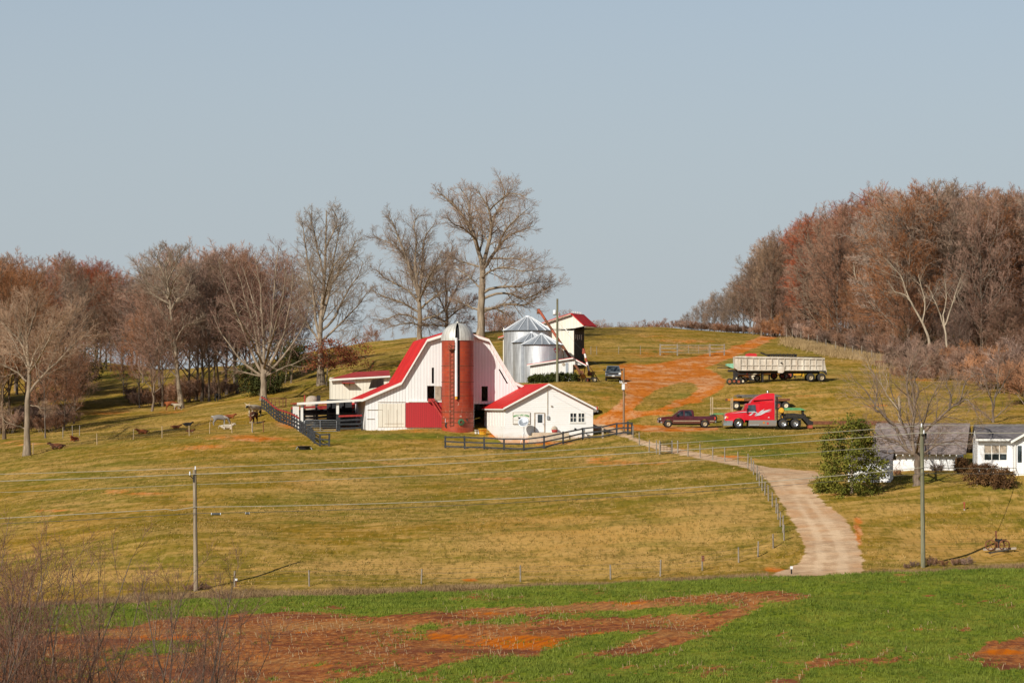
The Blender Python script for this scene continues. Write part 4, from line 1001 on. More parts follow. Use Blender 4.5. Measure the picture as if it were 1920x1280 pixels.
for u, Y, vt, k, lb in [(1412,430,478,0,'thin tall bare tree at the left tip of the right wood'),(1428,428,452,2,'straight dark trunked tree second from the left tip of the right wood'),(1448,424,440,4,'bare tree with crooked top third from the left tip of the right wood')]:
    wood_tree('woodland_tree', lb, None, u, Y, (row_of(G(u, Y)) - vt) * Y / F, k, rng, 'twig_grey')
hero('dead_tree', 'leaning grey dead tree with bare pale limbs at the front of the right wood', 1745, 352,
 [([(1748,690),(1742,640),(1730,605),(1715,580),(1705,560)], 4.5, 2.0),([(1715,580),(1700,555),(1682,548),(1672,540)], 2.4, .8),([(1730,605),(1735,570),(1728,540),(1722,515)], 2.2, .8),([(1705,560),(1690,520),(1670,495),(1655,482)], 1.8, .6)],
 120, MAT['bark_pale'], MAT['twig_tan'], 0.015, (4, 4, 3), t0=0.3, root_flare=1.2)
hero('dead_tree', 'upright forked dead tree with sunlit tan limbs at the front of the right wood', 1778, 350,
 [([(1780,690),(1776,650),(1772,620),(1768,590)], 3.8, 2.2),([(1772,620),(1760,580),(1750,560),(1745,545)], 2.2, .8),([(1772,610),(1785,570),(1795,540),(1802,520)], 2.2, .8),([(1768,590),(1775,555),(1770,525)], 1.8, .7)],
 121, MAT['bark_pale'], MAT['twig_tan'], 0.015, (4, 4, 3), t0=0.3, root_flare=1.2)
hero('bare_tree', 'pale limbed bare tree half hidden in the middle of the right wood', 1605, 384,
 [([(1628,640),(1624,590),(1620,545),(1612,520)], 4.2, 1.5),([(1620,545),(1605,520),(1600,490)], 2.2, .8),([(1618,535),(1632,505),(1640,480)], 2.2, .8)],
 122, MAT['bark_pale'], MAT['twig_wood'], 0.018, (7, 6, 5), t0=0.3)
for i in range(48):
    u = 1405 + 700 * ((i * 0.6180339 + 0.11) % 1.0); Y = lerp_env(EDGE_R, u) + 2 + 10 * rng.random()
    wood_tree('woodland_tree', 'low bushy bare tree along the front edge of the right wood', 'low edge trees of the right wood', u, Y, 6 + 6 * rng.random(), (1, 3, 5)[i % 3], rng, 'twig_wood')
# left wood
ENV_L = [(-250,470),(-60,480),(0,484),(60,482),(100,478),(150,486),(200,498),(250,510),(290,520)]
for i in range(74):
    u = -230 + 500 * ((i * 0.6180339 + 0.3) % 1.0) + rng.normal(0, 6)
    d = rng.random()
    Y = (300 if u < 20 else (330 if u < 90 else 452)) + 8 + 90 * d
    if u > 110: Y = 456 + 60 * d
    vb = row_of(G(u, Y)); vt = lerp_env(ENV_L, u) + rng.random() ** 1.5 * 120 * (1.2 - d)
    h = min((vb - vt) * Y / F, 27)
    k = int(rng.integers(0, 6)); tm = None
    lb, gp = 'bare purplish brown tree packed in the wood at the left edge', 'trees of the wood at the left edge'
    if u > 120 and d > 0.2 and rng.random() < 0.65:
        tm = 'twig_red'; k = 3; lb, gp = 'bare tree with red budding crown at the back of the left wood', 'red budding trees of the left wood'
    wood_tree('woodland_tree', lb, gp, u, Y, h, k, rng, tm)
# slim trees between the wood and the corral
MID = [(232,388,640,1,'slim young bare tree standing alone on the shaded slope left of the rust coloured cow'),(285,352,560,5,None),(262,362,590,4,None),(305,362,520,0,None),(355,366,480,1,None),(378,362,470,4,None),(392,358,500,0,None),(412,360,480,2,None),(425,372,470,1,None),(445,366,468,0,None),(462,372,480,4,None),(368,372,500,3,None),(330,390,470,5,None),(300,400,480,3,None),(400,395,475,5,None),(268,410,520,3,None),(440,392,470,3,None),(520,380,480,1,None),(545,384,490,5,None),(470,395,480,5,None),(120,318,650,5,None),(85,308,640,0,None),(138,330,640,5,None)]
for u, Y, vt, k, lb in MID:
    h = (row_of(G(u, Y)) - vt) * Y / F
    wood_tree('woodland_tree', lb or ('slim bare tree in the open row between the left wood and the corral' if u > 200 else 'low bare tree in the shade just right of the wide grey tree'), None if lb else ('slim trees between the left wood and the corral' if u > 200 else 'low trees beside the wide grey tree'), u, Y, h, k, rng, 'twig_wood' if k != 2 else 'twig_grey')
# distant bushy trees peeping over the crest
for i, (u, vt) in enumerate([(1066,582),(1080,590),(1118,602),(1132,600),(1146,606),(1162,604),(1196,603),(1212,600),(1228,602),(1244,597),(1256,605),(945,585),(930,575),(968,590),(700,610),(1100,596)]):
    Y = 478 + (i % 4) * 4; vb = row_of(G(u, Y)); h = (min(vb, 640) - vt) * Y / F
    p = G(u, Y); p.z = CZ - (vt - V0) * Y / F - h
    t = wood_tree('distant_tree', 'small hazy bare tree peeping over the hill crest', 'distant trees beyond the crest', u, Y, max(2.5, (vb - vt) * Y / F), 5, rng, 'twig_wood')
# brush: many-stemmed thickets
def brush_mesh(seed, h, n, twig=0.014, spread_=0.9, dens=(6, 5, 4), lean=0.5, r=0.03):
    rg = np.random.default_rng(seed)
    a = rg.random(n) * 6.28; d = rg.random(n) ** 0.5 * spread_
    K = 7; out = np.empty((n, K, 3)); p = np.stack([np.cos(a) * d, np.sin(a) * d, np.zeros(n) - 0.1], 1); out[:, 0] = p
    D = unit(np.stack([np.cos(a) * lean * rg.random(n), np.sin(a) * lean * rg.random(n), np.ones(n)], 1)); L = h * (0.6 + 0.4 * rg.random(n))
    for k in range(1, K):
        D = unit(D + rg.normal(0, 0.09, (n, 3)) + [0, 0, 0.04]); p = p + D * (L / (K - 1))[:, None]; out[:, k] = p
    rr = r * (1 - 0.8 * np.linspace(0, 1, K))[None] * (0.7 + 0.6 * rg.random((n, 1)))
    A, B_, C_ = twigs_on(out, rr, rg, twig, dens, 0.10, 0.30, 0.45, 0.5, 0.14, 0.2)
    return join([tubes(out, rr, 4), tubes(*A, 3)]), join([tubes(*B_, 3), tubes(*C_, 3)])
BR = []
for i in range(3):
    wd, tw = brush_mesh(700 + i, 3.0, 12, 0.016, 1.3, (7, 6, 5), 0.7)
    BR.append((np_mesh('stems', *wd), np_mesh('twigs', *tw)))
MAT['twig_pink'] = bark('pinkish_brown_brush', (0.195, 0.100, 0.058), (0.33, 0.185, 0.115), 0.3)
for a, b in BR: a.materials.append(MAT['bark_wood']); b.materials.append(MAT['twig_pink'])
def thicket(label, group, u, Y, h, rng):
    t = thing('thicket', label, 'shrub', G(u, Y, -0.05), rng.random() * 6.28, group)
    a, b = BR[int(rng.integers(0, 3))]; s = h / 3.0; t.scale = (s * 1.15, s * 1.15, s)
    link_mesh('stems', a, None, t); link_mesh('twigs', b, None, t); return t
for i in range(46):
    u = 1690 + 380 * ((i * 0.618) % 1) ; Y = 330 + 22 * rng.random() - 34 * max(0, (u - 1800) / 300)
    thicket('pinkish brown bare thicket along the foot of the right wood', 'thickets below the right wood', u, Y, 1.6 + 3.0 * rng.random() ** 1.5, rng)
for i in range(26):
    u = 1430 + 260 * ((i * 0.618) % 1); Y = lerp_env(EDGE_R, u) + 3 + 5 * rng.random()
    thicket('low bare thicket under the trees behind the pale grass strip', 'thickets behind the pale grass strip', u, Y, 1.8 + 2.2 * rng.random(), rng)
for i in range(26):
    u = 1275 + 150 * ((i * 0.618) % 1); Y = 441 - 6 * rng.random()
    thicket('low skyline thicket under the small trees left of the right wood', 'skyline thickets left of the right wood', u, Y, 0.9 + 1.0 * rng.random(), rng)
for i, (u, Y, h) in enumerate([(1870,300,5),(1905,296,6),(1940,290,5.5),(1845,306,4.5),(1960,280,5)]):
    thicket('tall pinkish thicket behind the house at the right edge', 'thickets behind the right house', u, Y, h, rng)
for i in range(16):
    u = 255 + 195 * ((i * 0.618) % 1); Y = 362 + 18 * rng.random()
    thicket('bare undergrowth thicket beneath the slim trees left of the corral', 'undergrowth below the slim trees', u, Y, 1.6 + 2.0 * rng.random(), rng)
for i in range(12):
    u = -20 + 150 * ((i * 0.618) % 1); Y = 315 + 24 * rng.random()
    thicket('bare undergrowth thicket in the shade at the left edge wood', 'undergrowth of the left edge wood', u, Y, 1.3 + 2.0 * rng.random(), rng)
for u, Y, h in [(368,185.5,0.7),(352,185.5,0.5),(385,185.5,0.5),(1715,186.5,.5),(1745,186.5,.75),(1770,186,0.5),(1790,186,0.55),(1815,186,.65),(1800,186.4,.5),(1700,186,.4)]:
    thicket('low tangle of brown briars at the foot of the ' + ('left' if u < 900 else 'right') + ' roadside pole', 'briars at the ' + ('left' if u < 900 else 'right') + ' roadside pole', u, Y, h, rng)
# near bushes in the lower left corner
for i, (u, Y, vt, n, seed, lb) in enumerate([(10,78,985,16,811,'tall dense bare bush at the lower left corner'),(120,84,1010,13,812,'bare bush with fine upright twigs second from the lower left corner'),(325,88,1030,9,813,'spreading bare bush in front of the left roadside pole'),(230,80,1120,8,814,'lower bare bush between the two taller ones in the near left'),(-70,76,990,14,815,'bare bush cut by the left picture edge, beside the dense corner bush'),(440,92,1120,6,816,'thin leaning bare bush, the rightmost of the near left bushes')]):
    h = gz((u - U0) * Y / F, Y); top = CZ - (vt - V0) * Y / F
    wd, tw = brush_mesh(seed, (top - h) * 1.0, n, 0.0056, 0.9, (9, 6, 4), 0.42, 0.042)
    t = thing('bare_bush', lb, 'bush', G(u, Y, -0.1))
    link_mesh('stems', np_mesh('stems', *wd, smooth=True), MAT['bark_bush'], t); link_mesh('twigs', np_mesh('twigs', *tw), MAT['twig_bush'], t)
# leafy things
def leafy(name, label, cat, loc, centers, n, sp, size, m, seed, trunk=None, squash=1.0, group=None, bm='bark_grey'):
    rg = np.random.default_rng(seed); t = thing(name, label, cat, loc, 0, group)
    v, q = leaves(centers, n, sp, size, rg, squash)
    link_mesh('crown', np_mesh('crown', v, q), m, t)
    if trunk:
        mb = MB()
        for pts, ra, rb in trunk: mb.tube(pts, list(np.linspace(ra, rb, len(pts))), 7)
        mb.build('trunk', MAT[bm], t)
    return t
rg = np.random.default_rng(5)
# evergreen by the driveway: layered sprays, open enough to see the white wall behind
cs = []
for z in np.arange(0.4, 6.4, 0.40):
    rad = 2.75 * min(1.0, (z + 0.9) / 1.9) * (1 - (z / 7.0) ** 2.6) + 0.25; rad *= 0.85 + 0.32 * rg.random(); ox_, oy_ = rg.normal(0, 0.22, 2)
    for k in range(int(6 + rad * 5)):
        a = rg.random() * 6.28; d = rad * (0.35 + 0.65 * rg.random() ** 0.6)
        cs.append((ox_ + math.cos(a) * d, oy_ + math.sin(a) * d, z + rg.normal(0, 0.25) - 0.12 * d))
leafy('evergreen_tree', 'bushy yellow green evergreen beside the driveway fork', 'tree', G(1597, 215), cs, 11500, 0.24, 0.10, MAT['evergreen'], 21, [([(0,0,-.1),(0.05,0,3),(0,0.05,6)], 0.16, 0.03)] + [([(0,0,z),(math.cos(z*2.4)*1.6,math.sin(z*2.4)*1.6,z+0.15)], 0.04, 0.015) for z in np.arange(0.6, 5.5, 0.3)], 0.6)
cs = [(rg.normal(0, 1.0), rg.normal(0, 1.0), 2.2 + 3.0 * rg.random()) for _ in range(60)]
leafy('cedar_tree', 'small dull green cedar with pale trunk between the two big trees left of the barn', 'tree', G(549, 362), cs, 5000, 0.42, 0.12, MAT['cedar'], 22, [([(-0.25,0,-.1),(-.1,0,1.5),(0.2,0,4.2)], 0.17, 0.05), ([(-1.1,0.3,-.1),(-0.9,0.2,1.5),(-0.5,0,3.6)], 0.13, 0.05)])
cs = [(rg.normal(0, 1.7), rg.normal(0, 1.2), 0.6 + 3.4 * rg.random()) for _ in range(80)]
leafy('cedar_tree', 'dark shaded cedar clump behind the foot of the broad tree by the corral fence', 'tree', G(487, 352), cs, 9000, 0.5, 0.13, MAT['cedar'], 23, [([(0,0,-.1),(0,0,3.0)], 0.2, 0.08)])
cs = [(rg.normal(0, 2.0), rg.normal(0, 1.5), 0.6 + 5.4 * rg.random()) for _ in range(80)]
leafy('cedar_tree', 'dark cedar in deep shade on the slope at the right end of the left wood', 'tree', G(132, 400), cs, 9000, 0.6, 0.15, MAT['cedar'], 24, [([(0,0,-.1),(0,0,4.0)], 0.22, 0.08)])
cs = []
for k in range(70):
    a = rg.random() * 6.28; d = 1.2 + 3.4 * rg.random(); cs.append((math.cos(a) * d + 1.5, math.sin(a) * d, 3.2 + 3.4 * rg.random() - 0.22 * d))
leafy('oak_sapling', 'young oak holding russet leaves beneath the tall slender tree left of the barn', 'tree', G(612, 350), cs, 3600, 0.5, 0.13, MAT['oak_leaf'], 25, [([(0,0,-.1),(0.2,0,3),(0.6,0,6)], 0.12, 0.03)] + [([(0.2,0,2+0.4*k),(0.2+math.cos(k*2.4)*3.5,math.sin(k*2.4)*3.0,3.6+0.35*k)], 0.05, 0.015) for k in range(8)], 0.6)
for k, (u, Y, rx) in enumerate([(1006,313,0.95),(1026,313.3,1.0),(1043,312.6,0.85),(1064,313,1.25)]):
    cs = []
    for _ in range(150):
        a, b = rg.random() * 2 - 1, rg.random() * 2 - 1
        x = a * rx * 1.0; y = b * 0.8
        cs.append((x, y, 0.15 + 0.95 * rg.random() * (1 - 0.35 * max(abs(a), abs(b)) ** 4)))
    leafy('clipped_bush', ['leftmost clipped green bush of the hedge before the small shed','second clipped green bush from the left in the hedge before the small shed','clipped green bush right beside the tall pole by the small shed','wide clipped green bush at the right end of the hedge before the small shed'][k], 'bush', G(u, Y), cs, 4200, 0.10, 0.07, MAT['hedge'], 30 + k, [([(0,0,-.05),(0,0,.6)], 0.08, 0.05)])
for k, (u, Y, rx, hz, lb) in enumerate([(1832,212.2,1.15,1.55,'dark brown rounded bush left of the house window'),(1856,211.6,1.0,1.6,'dark brown rounded bush below the house window'),(1883,210.5,0.95,1.5,'reddish brown rounded bush right of the house window'),(1802,224,.6,1.1,'small brown bush at the right corner of the white garage')]):
    cs = []
    for _ in range(120):
        a = rg.random() * 6.28; e = rg.random() ** 0.5; zz_ = rg.random()
        rr_ = rx * e * math.sqrt(max(0.05, 1 - (zz_ * 1.05 - 0.35) ** 2 * 1.6)); cs.append((math.cos(a) * rr_, math.sin(a) * rr_, 0.1 + hz * zz_))
    leafy('rounded_bush', lb, 'bush', G(u, Y), cs, 4200, 0.11, 0.06, MAT['brown_bush'], 40 + k, [([(0,0,-.05),(0,0,.8)], 0.06, 0.03)])
for k, (u, Y, s_, lb) in enumerate([(1757,226.5,0.55,'little twiggy shrub against the white garage wall right of the pole'),(1681,227,0.4,'tiny pale shrub against the garage wall left of the yard tree')]):
    t = thicket(lb, None, u, Y, s_ * 1.6, rng)
# ------------------------------------------------------------------ buildings
class Frame:
    """local frame of a facade: x along the wall, y into the building, z up"""
    def __init__(s, u, Y, ang, z=None):
        s.o = G(u, Y) if z is None else Vector(((u - U0) * Y / F, Y, z)); s.a = ang
        s.ex = Vector((math.cos(ang), math.sin(ang), 0)); s.ey = Vector((-math.sin(ang), math.cos(ang), 0))
    def at(s, u, v, depth=0.0):
        """local (x,z) of a surveyed bearing on the plane y=depth"""
        d = Vector(((u - U0) / F, 1, -(v - V0) / F)); c = Vector((0, 0, CZ)); p0 = s.o + s.ey * depth
        t = (p0 - c).dot(s.ey) / d.dot(s.ey); p = c + d * t - s.o
        return (p.dot(s.ex), p.z)
    def world(s, x, y, z=0): return s.o + s.ex * x + s.ey * y + Vector((0, 0, z))
def lift(poly, t):
    return [(x, z + t) for x, z in poly]
def slab(mb, p, q, t, y0, y1):
    mb.prism([p, q, (q[0], q[1] + t), (p[0], p[1] + t)], 'y', y0, y1)

# --- gambrel barn
TH = R(10)
bf = Frame(858, 283, TH)
barn = thing('gambrel_barn', 'large white barn with red gambrel roof and sliding red door behind the brick silo', 'barn', bf.o, TH)
LB = 10.6
A = bf.at
gab = [A(685, 806), A(685, 747), A(752, 718), A(800, 638), A(858, 620), A(916, 638), A(964, 718), A(1031, 747), A(1031, 806)]
gab[0] = (gab[0][0], -1.0); gab[-1] = (gab[-1][0], -1.0)
def rect(u0, v0, u1, v1, fr=bf):
    a, b = fr.at(u0, v1), fr.at(u1, v0)
    return [(a[0], a[1]), (b[0], a[1]), (b[0], b[1]), (a[0], b[1])]
H_slot = rect(809.5, 689, 814, 718.5); H_loft = rect(801, 723, 815, 751.5); H_right = rect(903, 724, 914.5, 752); H_door = rect(889, 757, 925, 812); H_door[0] = (H_door[0][0], -0.6); H_door[1] = (H_door[1][0], -0.6)
sl0, sl1 = A(935.5, 692), A(952, 719); H_rake = [A(934.5, 692), A(937.5, 692), A(953, 719), A(950, 719)]
wall_holes(gab, [H_slot, H_loft, H_right, H_door, H_rake], 0, 0.14).build('front_wall', MAT['barn_white'], barn)
gx0, gx1 = gab[1][0], gab[7][0]; ze = gab[1][1]
for wx in (gx1 - 0.14, gx0): MB().box(wx, wx + 0.14, 0.14, LB, -1, ze).build('side_wall', MAT['barn_white'], barn)
MB().prism(gab, 'y', LB - 0.1, LB).build('back_wall', MAT['barn_white'], barn)
MB().box(gx0 + 0.2, gx1 - 0.2, 0.2, 6, -0.5, -0.3).build('floor', MAT['dark_in'], barn)
mb = MB(); tt_ = 0.16
pts = [(gab[1][0] - 0.45, gab[1][1] - 0.18)] + gab[2:7] + [(gab[7][0] + 0.45, gab[7][1] - 0.18)]
for a, b in zip(pts[:-1], pts[1:]): slab(mb, a, b, tt_, -0.42, LB + 0.3)
mb.build('roof', MAT['red_roof'], barn)
mb = MB()
for a, b in zip(pts[:-1], pts[1:]):
    slab(mb, (a[0], a[1] - 0.17), (b[0], b[1] - 0.17), 0.30, -0.48, -0.425)
mb.build('rake_trim', MAT['white_trim'], barn)
mb = MB()   # second, inner band below the rake
ins = [(a[0] * 0.985, a[1] - 0.42) for a in pts[1:-1]]
for a, b in zip(ins[:-1], ins[1:]): slab(mb, a, b, 0.10, -0.06, -0.003)
mb.build('inner_trim', MAT['white_trim'], barn)
d0, d1 = A(760.5, 754.5), A(829, 806)
mb = MB(); mb.box(d0[0], d1[0], -0.16, -0.08, 0.08, d0[1]); mb.build('sliding_door', MAT['barn_red_door'], barn)
mb = MB(); a_, b_ = A(765, 754), A(860, 754); mb.box(a_[0], b_[0], -0.2, -0.05, a_[1] + 0.02, a_[1] + 0.14); mb.build('door_track', MAT['white_trim'], barn)
mb = MB(); a_, b_ = A(709, 756), A(759.5, 803); mb.box(a_[0], b_[0], -0.06, -0.004, 0.12, a_[1]); mb.build('boarded_panel', MAT['barn_cream'], barn)
mb = MB()
for v_, u0_, u1_ in ((753.5, 709, 760), (794, 721, 757), (768, 689, 717), (785, 688, 702)):
    a_, b_ = A(u0_, v_), A(u1_, v_); mb.box(a_[0], b_[0], -0.075, -0.01, a_[1] - 0.02, a_[1] + 0.025)
for u_ in (727.5, 744, 717):
    a_, b_ = A(u_, 800), A(u_, 768); mb.box(a_[0] - 0.02, a_[0] + 0.02, -0.07, -0.01, a_[1], b_[1])
mb.build('batten', MAT['plank'], barn)
a_, b_ = A(815.4, 723.5), A(826.5, 750); mb = MB(); mb.box(a_[0], b_[0], -0.10, -0.03, b_[1], a_[1]); mb.build('loft_shutter', MAT['plank'], barn)
a_, b_ = A(802, 750), A(830, 753.5); MB().box(a_[0], b_[0], -0.14, -0.01, b_[1], b_[1] + 0.10).build('loft_sill', MAT['white_trim'], barn)
# --- pole lean-to on the left
mb = MB()
xl = A(557, 757)[0]; zl = A(557, 757)[1]; xr = gab[1][0] - 0.45; zr = gab[1][1] - 0.18
slab(mb, (xl, zl), (xr, zr), 0.10, -0.4, 8.3); mb.build('lean_to_roof', MAT['dull_red_roof'], barn)
mb = MB(); slab(mb, (xl - 0.05, zl - 0.12), (xr, zr - 0.12), 0.26, -0.46, -0.405); mb.build('lean_to_fascia', MAT['white_trim'], barn)
def zroof(x): return zl + (zr - zl) * (x - xl) / (xr - xl)
for u_, split in ((566, 0.0), (633, 0.5)):
    x = A(u_, 800)[0]; zz_ = zroof(x)
    if split:
        MB().box(x - 0.14, x + 0.14, -0.14, 0.14, 1.55, zz_ - 0.02).build('post', MAT['white_trim'], barn)
        MB().box(x - 0.15, x + 0.15, -0.15, 0.15, -0.6, 1.545).build('post_foot', MAT['black_board_and_shade'], barn)
    else:
        MB().box(x - 0.13, x + 0.13, -0.13, 0.13, 0.45, zz_ - 0.02).build('post', MAT['white_trim'], barn)
        MB().box(x - 0.14, x + 0.14, -0.14, 0.14, -0.8, 0.445).build('post_foot', MAT['red_rail'], barn)
for k in range(5):
    y = 1.7 + 1.55 * k; MB().box(xl + 0.25, xl + 0.37, y, y + 0.14, -0.8, zl + 0.02).build('post', MAT['white_trim'], barn)
for k in range(4):
    x = xl + 1.4 + 1.5 * k; MB().box(x, x + 0.2, 9.0, 9.2, -0.6, zroof(x) - 0.01).build('post', MAT['black_board_and_shade'], barn)
mb = MB(); mb.box(xl + 0.2, xr, 9.2, 9.3, 1.6, 2.0); mb.box(xl + 4.2, xr, 9.2, 9.3, -0.5, 3.2)
mb.build('back_boarding', MAT['black_board_and_shade'], barn)

# --- metal tube gate between the lean-to posts, and board fences
def board_fence(name, label, pts, h, nrail, m, mtop=None, post_w=0.18, rail_h=0.15, step=2.4, group=None, rails_m=None, odd=()):
    """posts and rails along ground points [(x,y),...]"""
    o = Vector((pts[0][0], pts[0][1], gz(*pts[0]))); t = thing(name, label, 'fence', o, 0, group)
    L = []; acc = 0
    for (x0, y0), (x1, y1) in zip(pts[:-1], pts[1:]):
        n = max(1, round(math.hypot(x1 - x0, y1 - y0) / step))
        for i in range(n): L.append((x0 + (x1 - x0) * i / n, y0 + (y1 - y0) * i / n))
    L.append(pts[-1])
    W = [Vector((x, y, gz(x, y))) - o for x, y in L]
    for i, p in enumerate(W):
        jx = 0.03 * math.sin(i * 5.1); mb = MB(); mb.bar(p + Vector((0, 0, -0.2)), p + Vector((jx, 0.02 * math.cos(i * 3.3), h + 0.06 * math.sin(i * 7.7) + 0.06)), post_w)
        mb.build('post', MAT['plank'] if i in odd else m, t)
    for r in range(nrail):
        zz_ = h * (0.96 if nrail == 1 else 0.16 + 0.80 * r / (nrail - 1)); mb = MB()
        mm = mtop if (mtop and r == nrail - 1) else m
        for i, (p, q) in enumerate(zip(W[:-1], W[1:])):
            d = (q - p).normalized(); s_ = Vector((d.y, -d.x, 0)) * (post_w / 2 + 0.015)
            if s_.y > 0: s_ = -s_
            wob = 0.03 * math.sin(i * 4.7 + r * 2.1)
            mb.bar(p + s_ + Vector((0, 0, zz_ + wob)) - d * 0.08, q + s_ + Vector((0, 0, zz_ - wob)) - d * 0.02, 0.045, rail_h)
        mb.build('rail', mm, t)
    return t
def gxy(u, Y): return ((u - U0) * Y / F, Y)
board_fence('board_fence', 'dark three-rail board fence in front of the white farm office', [gxy(835, 267), gxy(908, 265.2), gxy(982, 263.6), gxy(1020, 263.2), gxy(1056, 263.8), gxy(1093, 265.4), gxy(1130, 264), gxy(1156, 264.2), gxy(1177, 263.4), gxy(1185, 262.5)], 1.22, 3, MAT['black_board_and_shade'], step=2.15, odd=(8,))
c0 = bf.world(xl - 0.1, -0.3); cx = lambda x, y: (bf.world(x, y).x, bf.world(x, y).y)
far = G(493, 326); mid1 = G(520, 303); mid2 = G(545, 290)
board_fence('corral_fence', 'tall black plank corral fence with red top rail running back toward the cattle', [gxy(562, 280.6), gxy(547, 287), gxy(522, 299), gxy(491, 314)], 1.55, 4, MAT['black_board_and_shade'], MAT['red_rail'], 0.15, 0.16, 2.3)
board_fence('corral_fence', 'short dark board fence bending out from the corral corner toward the pasture', [gxy(564, 279.6), gxy(577, 275), gxy(590, 269.5), gxy(600, 267.6), gxy(617, 267.4)], 1.25, 3, MAT['black_board_and_shade'], None, 0.18, 0.15, 1.6)
xa, xb = A(636, 800)[0], A(679, 800)[0]
board_fence('corral_fence', 'dark board fence with faded red top rail between the lean-to post and the barn', [cx(xa, -0.05), cx(xb, -0.05)], 1.7, 4, MAT['black_board_and_shade'], MAT['red_rail'], 0.2, 0.2, 2.6)
board_fence('corral_fence', 'inner black pen fence crossing under the lean-to roof', [cx(xl + 0.8, 4.4), cx(xr - 0.2, 4.4)], 1.6, 5, MAT['black_board_and_shade'], None, 0.18, 0.22, 1.6)
board_fence('corral_fence', 'rear black pen fence with red top rail beyond the lean-to', [cx(xl + 0.3, 9.9), cx(xr + 0.4, 9.9)], 2.0, 5, MAT['black_board_and_shade'], MAT['red_rail'], 0.2, 0.24, 1.5)
board_fence('corral_fence', 'red railed loading pen fence in front of the back shed', [cx(xl + 3.6, 15.5), cx(xr + 2.0, 15.5)], 2.0, 4, MAT['red_rail'], None, 0.2, 0.2, 1.5)
board_fence('corral_fence', 'black pen fence running back inside the corral', [cx(xl + 4.0, 4.6), cx(xl + 4.4, 9.7)], 1.6, 5, MAT['black_board_and_shade'], None, 0.18, 0.22, 1.6)
g0, g1 = A(570, 808)[0], A(631, 808)[0]
gt = thing('tube_gate', 'silver metal tube gate closing the lean-to pen beside the barn', 'gate', bf.world(g0, -0.25, 0), TH)
gz0 = gz(*cx(g0, -0.25)) - bf.o.z; GL = g1 - g0
mb = MB(); hh_ = 1.18; b0 = 0.15
mb.tube([(0, 0, b0), (0, 0, b0 + hh_ - 0.12), (0.12, 0, b0 + hh_), (GL - 0.12, 0, b0 + hh_), (GL, 0, b0 + hh_ - 0.12), (GL, 0, b0)], 0.03, 6)
mb.tube([(0, 0, b0), (GL, 0, b0)], 0.03, 6); mb.build('frame', MAT['gate_metal'], gt)
for k in range(1, 5):
    MB().tube([(0, 0, b0 + hh_ * k / 5), (GL, 0, b0 + hh_ * k / 5)], 0.022, 6).build('bar', MAT['gate_metal'], gt)
MB().tube([(GL * 0.49, -0.03, b0), (GL * 0.49, -0.03, b0 + hh_)], 0.028, 6).build('upright', MAT['gate_metal'], gt)
gt.location.z = bf.o.z + gz0

# --- back cattle shed
cf = Frame(675, 312, R(6)); B = cf.at
shed = thing('cattle_shed', 'low white cattle shed with dusty red roof behind the corral left of the barn', 'shed', cf.o, R(6))
zb = B(622, 714)[1]; x0, x1 = B(621, 712)[0], B(742, 705)[0]
out = [(x0, -1.0), (x1, -1.0), (x1, B(735, 706)[1]), (x0, B(621, 714)[1])]
hole = [B(691, 729), B(720, 724), B(719, 708.6), B(697, 711.5)]
wall_holes(out, [hole], 0, 0.12).build('front_wall', MAT['barn_cream'], shed)
for wx, wt in ((x0, out[3][1]), (x1 - 0.12, out[2][1])): MB().box(wx, wx + 0.12, 0.12, 6, -1, wt).build('side_wall', MAT['barn_cream'], shed)
MB().box(x0, x1, 6, 6.12, -1, out[3][1] + 0.5).build('back_wall', MAT['barn_cream'], shed)
mb = MB(); f0, f1 = B(616.5, 712), B(731, 705.5)
mb.add([(f0[0], -0.5, f0[1]), (f1[0], -0.5, f1[1]), (f1[0] + 0.3, 6.6, f1[1] + 0.75), (f0[0] + 3.4, 6.6, f0[1] + 0.95),
        (f0[0], -0.5, f0[1] + 0.1), (f1[0], -0.5, f1[1] + 0.1), (f1[0] + 0.3, 6.6, f1[1] + 0.85), (f0[0] + 3.4, 6.6, f0[1] + 1.05)],
       [(3,2,1,0),(4,5,6,7),(0,1,5,4),(1,2,6,5),(2,3,7,6),(3,0,4,7)])
mb.build('roof', MAT['dull_red_roof'], shed)
mb = MB(); slab(mb, (f0[0], f0[1] - 0.1), (f1[0], f1[1] - 0.1), 0.19, -0.56, -0.505); mb.build('fascia', MAT['white_trim'], shed)
a_, b_ = B(641, 718.5), B(664, 716); mb = MB(); mb.box(a_[0], b_[0], -1.0, -0.02, a_[1], a_[1] + 0.10); mb.build('awning', MAT['dull_red_roof'], shed)
for u_ in (645, 655): a_ = B(u_, 723); MB().box(a_[0], a_[0] + 0.08, -0.1, -0.01, a_[1], a_[1] + 0.4).build('bracket', MAT['black_board_and_shade'], shed)

MAT['hose_green'] = paint('dull_green_hose', (0.05, 0.13, 0.06), 0.6, 0.2, 4)
